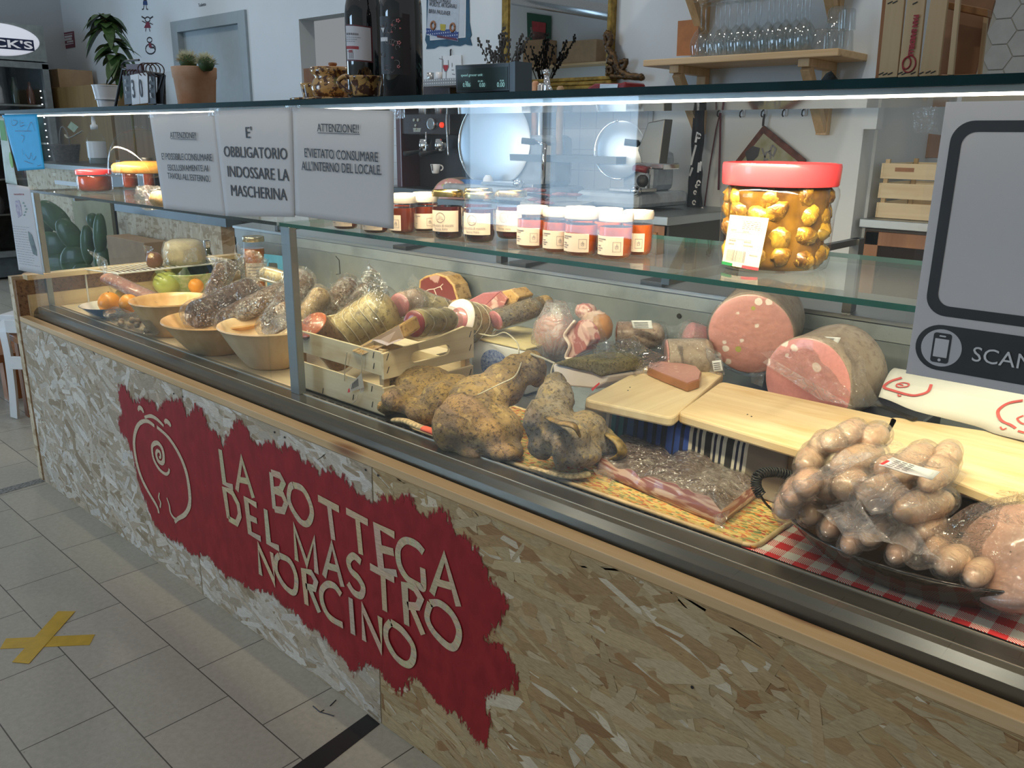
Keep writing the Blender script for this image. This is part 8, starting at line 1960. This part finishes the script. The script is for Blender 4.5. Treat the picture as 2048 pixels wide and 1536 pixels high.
# hooks with apron, cords and a printed pot holder
def hook(label, px, py):
    q = at(px, py, y=YB-.002); t = thing('wall_hook', label, 'hook', tuple(q), 'white hooks on the back wall')
    obj('plate', B().box((q.x-.014, YB-.006, q.z-.022), (q.x+.014, YB, q.z+.022)), white_plastic, t, bevel=.004)
    b = B(); b.tube([(q.x, YB-.006, q.z+.006), (q.x, YB-.022, q.z-.004), (q.x, YB-.024, q.z-.018), (q.x, YB-.014, q.z-.024)], .003, 8); obj('hook_pin', b, black_paint, t, smooth=True)
for px_, py_, lb in ((1440,222,'white wall hook holding the cords'),(1485,223,'empty white wall hook between the cords and the pot holder'),(1528,222,'white wall hook holding the printed pot holder'),(1570,221,'empty white wall hook right of the pot holder'),(1609,220,'last empty white wall hook on the right')): hook(lb, px_, py_)
ya = 2.40
ap = thing('black_apron', 'black apron with white lettering hanging beside the white wall end', 'apron', tuple(at(1405,470,y=ya)))
def apf(u, v):
    xl = lerp(1388, 1366, v); xr = lerp(1408, 1403, v); p = at(lerp(xl, xr, u), lerp(205, 480, v), y=ya); p.y += .03*math.sin(u*9+v*2)*.4+.02*noise.noise(V(u*3, v*6, 1)); return p
obj('cloth', B().grid(apf, 14, 40), cloth_black, ap, smooth=True, solid=.003)
b_ = B()
for pts in ([(1392,290),(1386,312),(1382,330)], [(1398,325),(1396,345)], [(1402,323),(1400,342)], [(1385,335),(1379,352)], [(1406,415),(1383,438),(1402,450)], [(1395,264),(1391,285)]):
    vs_, fs_ = ribbon([at(x, y, y=ya-.035) for x, y in pts], .010, (0,-1,0)); b_.add(vs_, fs_)
for x, y, r_ in ((1398,272,4),(1397,366,4),(1390,385,3),(1388,405,3.5),(1393,372,2.5)): q = at(x, y, y=ya-.035); vs_, fs_ = ribbon(arcpts(q, V(r_,0,0)*.0020, V(0,0,r_)*.0024, 0, 5.6, 14), .006, (0,-1,0)); b_.add(vs_, fs_)
obj('apron_print', b_, white_print, ap)
obj('hem_patch', B().prism([at(x, y, y=ya-.034) for x, y in [(1374,455),(1394,458),(1392,466),(1373,464)]], (0,.002,0)), white_print, ap)
cdn = thing('hanging_cords', 'dark red cords looped over a wall hook', 'cord', tuple(at(1440,400,y=YB-.03)))
K_ = lambda x, y: at(x, y, y=YB-.02)
obj('cord', B().tube([K_(1440,226), K_(1432,260), K_(1420,330), K_(1408,420), K_(1400,470)], .0035, 6), plain('maroon_cord', (.12,.02,.03), .7), cdn, smooth=True); obj('cord', B().tube([K_(1441,226), K_(1440,290), K_(1438,345), K_(1437,380)], .005, 6), plain('maroon_cord2', (.14,.02,.04), .7), cdn, smooth=True)
ph = thing('pot_holder', 'square printed pot holder hanging by one corner behind the artichoke jar', 'pot holder', tuple(at(1530,400,y=YB-.03)))
yh = YB-.03; H_ = lambda x, y, dy=0: at(x, y, y=yh+dy)
c4 = [H_(1526,250), H_(1612,320), H_(1545,420), H_(1452,345)]
obj('pad', B().prism(c4, (0,.014,0)), plain('pot_holder_border', (.20,.07,.05), .8, var=.3, sc_=30), ph, bevel=.005)
cc = sum(c4, Vector())/4; obj('inner_print', B().prism([cc.lerp(p, .80)+V(0,-.0012,0) for p in c4], (0,.001,0)), plain('pot_holder_print', (.40,.40,.32), .8, var=.35, sc_=18, c2=(.25,.24,.10)), ph)
b_ = B(); b_.prism([H_(x, y, -.003) for x, y in [(1490,305),(1505,292),(1520,296),(1516,312),(1502,326),(1494,322)]], (0,.001,0)); obj('black_motif', b_, ink, ph)
b_ = B()
for pts in ([(1524,296),(1530,315)], [(1528,322),(1532,305),(1540,302),(1541,318)], [(1545,290),(1552,298),(1546,312),(1538,306),(1545,290)], [(1518,330),(1536,318)]): vs_, fs_ = ribbon([H_(x, y, -.003) for x, y in pts], .007, (0,-1,0)); b_.add(vs_, fs_)
obj('letter_print', b_, ink_soft, ph); obj('loop', B().tube([H_(1526,252), H_(1527,240), H_(1529,228)], .005, 8), plain('loop_dark', (.05,.04,.04), .8), ph, smooth=True)
tag(obj('sensor_box', B().box((at(1636,224,y=YB).x, YB-.02, at(1640,226,y=YB).z), (at(1662,224,y=YB).x, YB, at(1640,213,y=YB).z)), plain('olive_box', (.20,.18,.12), .6), bevel=.003), 'small olive box on the back wall right of the hooks', 'box')
# wooden cabinet with crate, right
yc0 = 2.56
cbz = at(1780, 440, y=yc0).z; cx0_ = 1.956
cb = thing('wooden_cabinet', 'brown wooden cabinet with dark glass doors and a grey top, right behind the counter', 'cabinet', (cx0_+.6, yc0+.3, 0))
obj('worktop', B().box((cx0_-.01, yc0-.03, cbz-.035), (cx0_+1.6, yc0+.6, cbz)), aluminium, cb, bevel=.003)
obj('carcass', B().box((cx0_, yc0+.02, .0), (cx0_+1.58, yc0+.6, cbz-.036)), plain('cabinet_inside', (.035,.025,.02), .5), cb)
for i in range(3):
    xa = cx0_+.01+i*.52; b_ = B(); w = .055; z0, z1 = .12, cbz-.05
    for lo, hi in (((xa,yc0,z0),(xa+w,yc0+.02,z1)), ((xa+.50-w,yc0,z0),(xa+.50,yc0+.02,z1)), ((xa,yc0,z1-w),(xa+.50,yc0+.02,z1)), ((xa,yc0,z0),(xa+.50,yc0+.02,z0+w))): b_.box(lo, hi)
    d_ = obj('door', b_, cabinet_wood, cb, bevel=.002); d_['_o'] = cb['_o']; obj('door_pane', B().box((xa+w, yc0+.008, z0+w), (xa+.50-w, yc0+.012, z1-w)), plain('dark_pane', (.03,.022,.02), .12, coat=.6), d_)
def simple_crate(label, x0, x1, y0, y1, z0, h, n=3):
    t = thing('slatted_crate', label, 'crate', ((x0+x1)/2, (y0+y1)/2, z0))
    sh_ = h/n
    for i in range(n):
        for nm, lo, hi in (('front_slat',(x0,y0,z0+i*sh_+.002),(x1,y0+.008,z0+i*sh_+sh_*.80)), ('back_slat',(x0,y1-.008,z0+i*sh_+.002),(x1,y1,z0+i*sh_+sh_*.80))): obj(nm, B().box(lo, hi), crate_wood_x, t, bevel=.001)
        obj('end_slat', B().box((x0-.008, y0, z0+i*sh_+.002), (x0, y1, z0+i*sh_+sh_*.80)), crate_wood_y, t, bevel=.001)
    for x in (x0+.003, x1-.02):
        for y in (y0+.009, y1-.025): obj('corner_post', B().box((x, y, z0), (x+.016, y+.016, z0+h)), crate_wood_z, t)
    obj('floor_board', B().box((x0, y0+.01, z0), (x1, y1-.01, z0+.006)), crate_wood_x, t)
    return t
cz_ = at(1735,318,y=yc0+.05).z
sc_1 = simple_crate('slatted wooden crate on the cabinet with the grey top', cx0_+.03, cx0_+.65, yc0+.05, yc0+.42, cbz+.001, cz_-cbz, 3)
obj('hand_hole', B().box((at(1790,340,y=yc0+.049).x, yc0+.0485, at(1790,343,y=yc0+.049).z), (at(1828,340,y=yc0+.049).x, yc0+.0495, at(1790,335,y=yc0+.049).z)), brown_wood, sc_1)
tag(obj('round_board', B().prism([at(x, y, y=3.25) for x, y in [(1797,316),(1806,290),(1822,272),(1845,266),(1880,270),(1880,316)]], (0,.02,0)), plain('reddish_board', (.30,.18,.12), .6), bevel=.003), 'reddish rounded wooden board standing behind the slatted crate', 'board')
# baskets and dispensers on the far side counter, left (seen through the glass)
zc_ = .98
sc2 = thing('side_counter', 'chipboard clad counter at the far left behind the display counter', 'counter', (-2.9, 1.5, 0))
xa_, xb_ = at(80,330,y=1.35).x, at(215,330,y=1.35).x
zc_ = at(140, 330, y=1.35).z
obj('body', B().box((xa_-.3, 1.35, 0), (xb_-.25, 1.8, zc_-.03)), osb_flakes, sc2); obj('top', B().box((xa_-.32, 1.32, zc_-.03), (xb_+.62, 1.82, zc_)), steel_dark, sc2); obj('dark_front', B().box((xb_-.249, 1.36, 0), (xb_+.60, 1.80, zc_-.031)), plain('dark_panel', (.035,.03,.03), .4), sc2)
b_ = B(); b_.box((at(108,360,y=1.34).x, 1.342, at(108,368,y=1.34).z), (at(152,360,y=1.34).x, 1.348, at(108,360,y=1.34).z)); obj('white_label', b_, white_plastic, sc2)
q = at(135, 326, y=1.55); q.z = zc_+.001; k = depth(q)/FPX
bk_ = thing('wicker_basket', 'small dark wicker basket with handle and a green card on the left side counter', 'basket', tuple(q))
b_ = B()
for i in range(12):
    z = i*3.0*k; r_ = lerp(23, 31, i/11)*k; b_.tube([q+V(r_*math.cos(t)*(1+.02*math.sin(t*20+i*3)), r_*math.sin(t)*.8, z) for t in [2*PI*j/40 for j in range(41)]], 1.9*k, 6)
obj('woven_body', b_, plain('dark_wicker', (.09,.06,.04), .7, var=.4, sc_=50), bk_, smooth=True)
obj('handle', B().tube(arcpts(q+V(0,0,34*k), V(24*k,0,0), V(0,0,34*k), 0, PI, 16), 1.6*k, 7), plain('dark_wicker2', (.14,.11,.08), .7), bk_, smooth=True)
obj('green_card', B().prism([at(x, y, y=q.y-.05) for x, y in [(142,243),(157,254),(148,265),(135,254)]], (0,.002,0)), plain('card_green', (.24,.30,.16), .6), bk_)
obj('paper_ribbon', B().tube(crom([at(x, y, y=q.y-.06) for x, y in [(130,269),(138,276),(165,262)]], 4), 2.2*k, 6, flat=.3), plain('ribbon_cream', (.50,.46,.36), .7), bk_)
q = at(198, 335, y=1.50); q.z = zc_+.001; k = depth(q)/FPX
pd = thing('pump_bottle', 'clear pump dispenser bottle with white label on the left side counter', 'bottle', tuple(q))
obj('bottle', B().lathe([(16*k,0),(17.5*k,3*k),(17.5*k,50*k),(12*k,60*k),(6*k,64*k),(6*k,68*k)], q, 28), jar_glass, pd, smooth=True); obj('gel', B().lathe([(15*k,2*k),(16.5*k,4*k),(16.5*k,46*k)], q, 28), plain('clear_gel', (.36,.40,.38), .2), pd, smooth=True)
obj('label', B().lathe([(17.7*k,14*k),(17.7*k,45*k)], q, 28, caps=(False,False)), white_plastic, pd, smooth=True)
obj('pump', B().lathe([(7*k,68*k),(7*k,76*k),(4*k,78*k),(3*k,92*k),(5*k,93*k),(5*k,97*k)], q, 18).tube([q+V(0,0,95*k), q-_r*17*k+V(0,0,96*k), q-_r*19*k+V(0,0,92*k)], 2*k, 8), white_plastic, pd, smooth=True)
# timber panelling behind them
tag(obj('wood_partition', B().box((-3.98, 2.12, 0), (-2.5, 2.15, at(180,226,y=2.12).z-.02)), wood('partition_wood', (.26,.18,.11), (.18,.12,.07), 2, 30, .55)), 'brown wooden partition behind the basket and the pump bottle', 'partition')
# prickly pear behind the left end
cpx = V(at(110,560,y=1.10).x, 1.10, 0)
pr_ = thing('prickly_pear', 'large prickly pear cactus standing behind the left end of the counter', 'cactus', tuple(cpx))
obj('pot', B().lathe([(.13,0),(.15,.02),(.19,.32),(.19,.35),(.17,.35),(.16,.30),(.001,.30)], cpx, 28, caps=(True,False)), terracotta, pr_, smooth=True)
def pad(px, py, rx, rz, tilt, y=1.10, nm='pad'):
    q = at(px, py, y=y); k = depth(q)/FPX; e = Matrix.Rotation(R(tilt), 3, _f)@Matrix.Rotation(YAW, 3, 'Z')
    obj(nm, B().ball(q, (rx*k, .028, rz*k), 22, nz=.06, rot=e), cactus_pad, pr_, smooth=True)
for a_ in ((110,435,22,40,-42),(80,445,24,30,-30),(140,470,22,36,-30),(105,495,34,32,10),(175,490,14,40,4),(200,470,14,44,6),(187,442,13,16,-20),(205,520,18,30,0),(150,525,30,34,0),(115,545,40,40,0),(170,560,30,34,0),(100,590,34,40,0),(140,620,34,44,0)): pad(*a_)
tag(obj('pale_panel', B().box((at(150,450,y=1.31).x, 1.31, 0), (at(225,450,y=1.31).x, 1.33, at(170,385,y=1.31).z)), plain('khaki_panel', (.36,.33,.18), .7, var=.05)), 'khaki panel standing behind the prickly pear', 'panel')
tag(obj('cardboard_carton', B().box((at(218,520,y=1.1).x, 1.10, .0), (at(292,520,y=1.1).x, 1.23, at(250,478,y=1.1).z)), cardboard, bevel=.004), 'brown cardboard carton behind the counter, right of the prickly pear', 'box')
tag(obj('chipboard_block', B().box((at(235,440,y=1.26).x, 1.26, 0), (at(440,440,y=1.26).x, 1.335, at(330,436,y=1.26).z)), osb_flakes), 'low chipboard partition behind the wrapped cheese', 'partition')
tag(obj('blue_rail', B().box((at(230,425,y=1.25).x, 1.25, at(330,436,y=1.26).z+.001), (at(450,425,y=1.25).x, 1.34, at(330,418,y=1.25).z)), plain('blue_grey_rail', (.06,.10,.13), .4)), 'dark blue grey rail along the top of the low chipboard partition', 'rail')
# ------------------------------------------------------------------ customer side: chair, tables, tape
wch = thing('white_chair', 'white wooden chair with slatted back at the left end of the counter', 'chair', tuple(at(25,840,z=0)))
ych = .22
cf = at(30, 836, z=0); 
dch = V(.32,.95,0).normalized()
def chp(px, py, off=0): 
    q = at(px, py, y=cf.y+off); return q
bl = crom([at(30,832,y=cf.y), at(26,780,y=cf.y), at(18,715,y=cf.y), at(8,665,y=cf.y), at(6,645,y=cf.y+.01)], 5)
obj('back_post', B().tube(bl, .019, 4, flat=1.5), white_paint, wch, smooth=False)
w2 = V(.36,.28,0)
obj('back_post', B().tube([p+w2 for p in bl], .019, 4, flat=1.5), white_paint, wch)
for (x, y) in ((14,652),(22,725)):
    a = at(x, y, y=cf.y); obj('back_rail', B().prism([a+V(0,-.01,.03), a+w2+V(0,-.01,.03), a+w2+V(0,-.01,-.03), a+V(0,-.01,-.03)], (0.01,.022,0)), white_paint, wch, bevel=.004)
sd = V(-.28,.36,0)*.9
zs2 = .45
st = [V(cf.x, cf.y, zs2), V(cf.x, cf.y, zs2)+w2, V(cf.x, cf.y, zs2)+w2+sd, V(cf.x, cf.y, zs2)+sd]
obj('seat', B().prism(st, (0,0,.03)), white_paint, wch, bevel=.006)
for p in (st[2], st[3]): obj('front_leg', B().tube([V(p.x, p.y, 0), V(p.x, p.y, zs2)], .018, 8), white_paint, wch)
tbx = at(4, 800, z=0)
tb1 = thing('brown_table', 'brown wooden table standing left of the white chair', 'table', (tbx.x-.3, tbx.y+.3, 0))
zt_ = at(2,712,x=tbx.x).z
obj('table_top', B().box((tbx.x-.72, tbx.y-.02, zt_-.02), (tbx.x+.06, tbx.y+.8, zt_+.02)), brown_wood, tb1, bevel=.004)
for dx, dy in ((0,.02),(-.62,.02),(-.62,.72),(0,.72)): obj('leg', B().box((tbx.x+dx-.03, tbx.y+dy, 0), (tbx.x+dx+.035, tbx.y+dy+.06, zt_-.021)), wood('table_leg', (.36,.14,.04), (.26,.09,.03), 2, 30, .4), tb1)
lg = at(54, 833, z=0)
tb2 = thing('brown_stool', 'brown wooden stool leg seen between the chair and the counter end', 'stool', tuple(lg))
for dx, dy in ((0,0),(-.26,.10),(-.16,.34),(.1,.26)): obj('leg', B().box((lg.x+dx-.02, lg.y+dy, 0), (lg.x+dx+.025, lg.y+dy+.045, .36)), brown_wood, tb2)
obj('stool_seat', B().box((lg.x-.30, lg.y-.02, .36), (lg.x+.14, lg.y+.42, .39)), brown_wood, tb2, bevel=.004)
# tape on the floor
def strip(b, c4): b.prism([at(x, y, z=.0004) for x, y in c4], (0,0,.0004)); return b
yt = thing('floor_tape_cross', 'yellow tape cross marking a waiting spot on the floor', 'floor marking', tuple(at(95,1275,z=0)))
ylw = plain('yellow_tape', (.62,.40,.02), .4, var=.08, sc_=30)
obj('tape_strip', strip(B(), [(0,1298),(179,1290),(190,1269),(12,1277)]), ylw, yt); o = obj('tape_strip', strip(B(), [(24,1325),(58,1328),(151,1223),(116,1223)]), ylw, yt); o.location.z += .0008
bt2 = tag(obj('floor_tape', strip(B(), [(575,1542),(640,1542),(760,1448),(735,1428)]), black_paint), 'plain black tape strip on the floor at the front, by the chipboard', 'floor marking', 'black floor tape')
bt3 = tag(obj('floor_tape', strip(B(), [(-2,990),(90,963),(80,957),(-2,979)]), plain('worn_black_tape', (.03,.03,.03), .5, var=.9, sc_=120, c2=(.35,.35,.33))), 'worn black tape strip on the floor by the far end of the counter', 'floor marking', 'black floor tape')
b_ = B()
for pts in ([(626,1412),(640,1424),(655,1428),(668,1432)], [(640,1424),(648,1420)], [(660,1412),(672,1400)]): b_.tube([at(x, y, z=.0006) for x, y in pts], .0016, 4)
tag(obj('floor_cracks', b_, ink), 'dark chips and cracks in a floor tile near the black tape', 'crack')
# things that show only in the mirror: green poster, boxes on a shelf, duct
def mir(px, py, ydepth): q = at(px, py, y=2*(ym_+.012)-ydepth); return V(q.x, ydepth, q.z)
a = [mir(x, y, YF+.02) for x, y in [(1054,25),(1103,32),(1101,128),(1056,120)]]
gp = thing('green_poster', 'dark green poster with red and pink print, reflected in the gilt mirror', 'poster', tuple(a[3]))
obj('backing', B().prism(a, (0,.004,0)), plain('poster_green', (.01,.09,.05), .6), gp); c_ = sum(a, Vector())/4
obj('print', B().prism([mir(x, y, YF+.025) for x, y in [(1064,42),(1092,46),(1091,100),(1066,98)]], (0,.004,0)), plain('poster_meat', (.26,.10,.09), .6, var=.5, sc_=6), gp)
obj('red_heading', B().prism([mir(x, y, YF+.031) for x, y in [(1064,42),(1092,46),(1091,66),(1065,62)]], (0,.004,0)), red_print, gp)
s0, s1 = mir(1030,124,YF+.30), mir(1205,150,YF+.30)
sh2 = tag(obj('long_shelf', B().box((min(s0.x,s1.x)-.8, YF+.002, s0.z-.10), (max(s0.x,s1.x)+.8, YF+.32, s0.z-.07)), pine), 'long shelf on the front wall reflected in the gilt mirror', 'shelf')
for i, (px_, w_, h_) in enumerate(((1075,.42,.36),(1165,.62,.30))):
    q = mir(px_, 135, YF+.2); tag(obj('carton', B().box((q.x-w_/2, YF+.01, s0.z-.069), (q.x+w_/2, YF+.30, s0.z-.069+h_)), cardboard, bevel=.004), ('left' if i == 0 else 'right')+' cardboard carton on the long shelf reflected in the mirror', 'box', 'cartons reflected in the mirror')
d0, d1 = mir(1020,-6,YF+.55), mir(1210,24,YF+.55); dd_ = (d1-d0)
tag(obj('ventilation_duct', B().tube([d0-dd_*1.5, d1+dd_*1.5], .10, 24), steel, smooth=True), 'round steel ventilation duct reflected at the top of the mirror', 'duct')
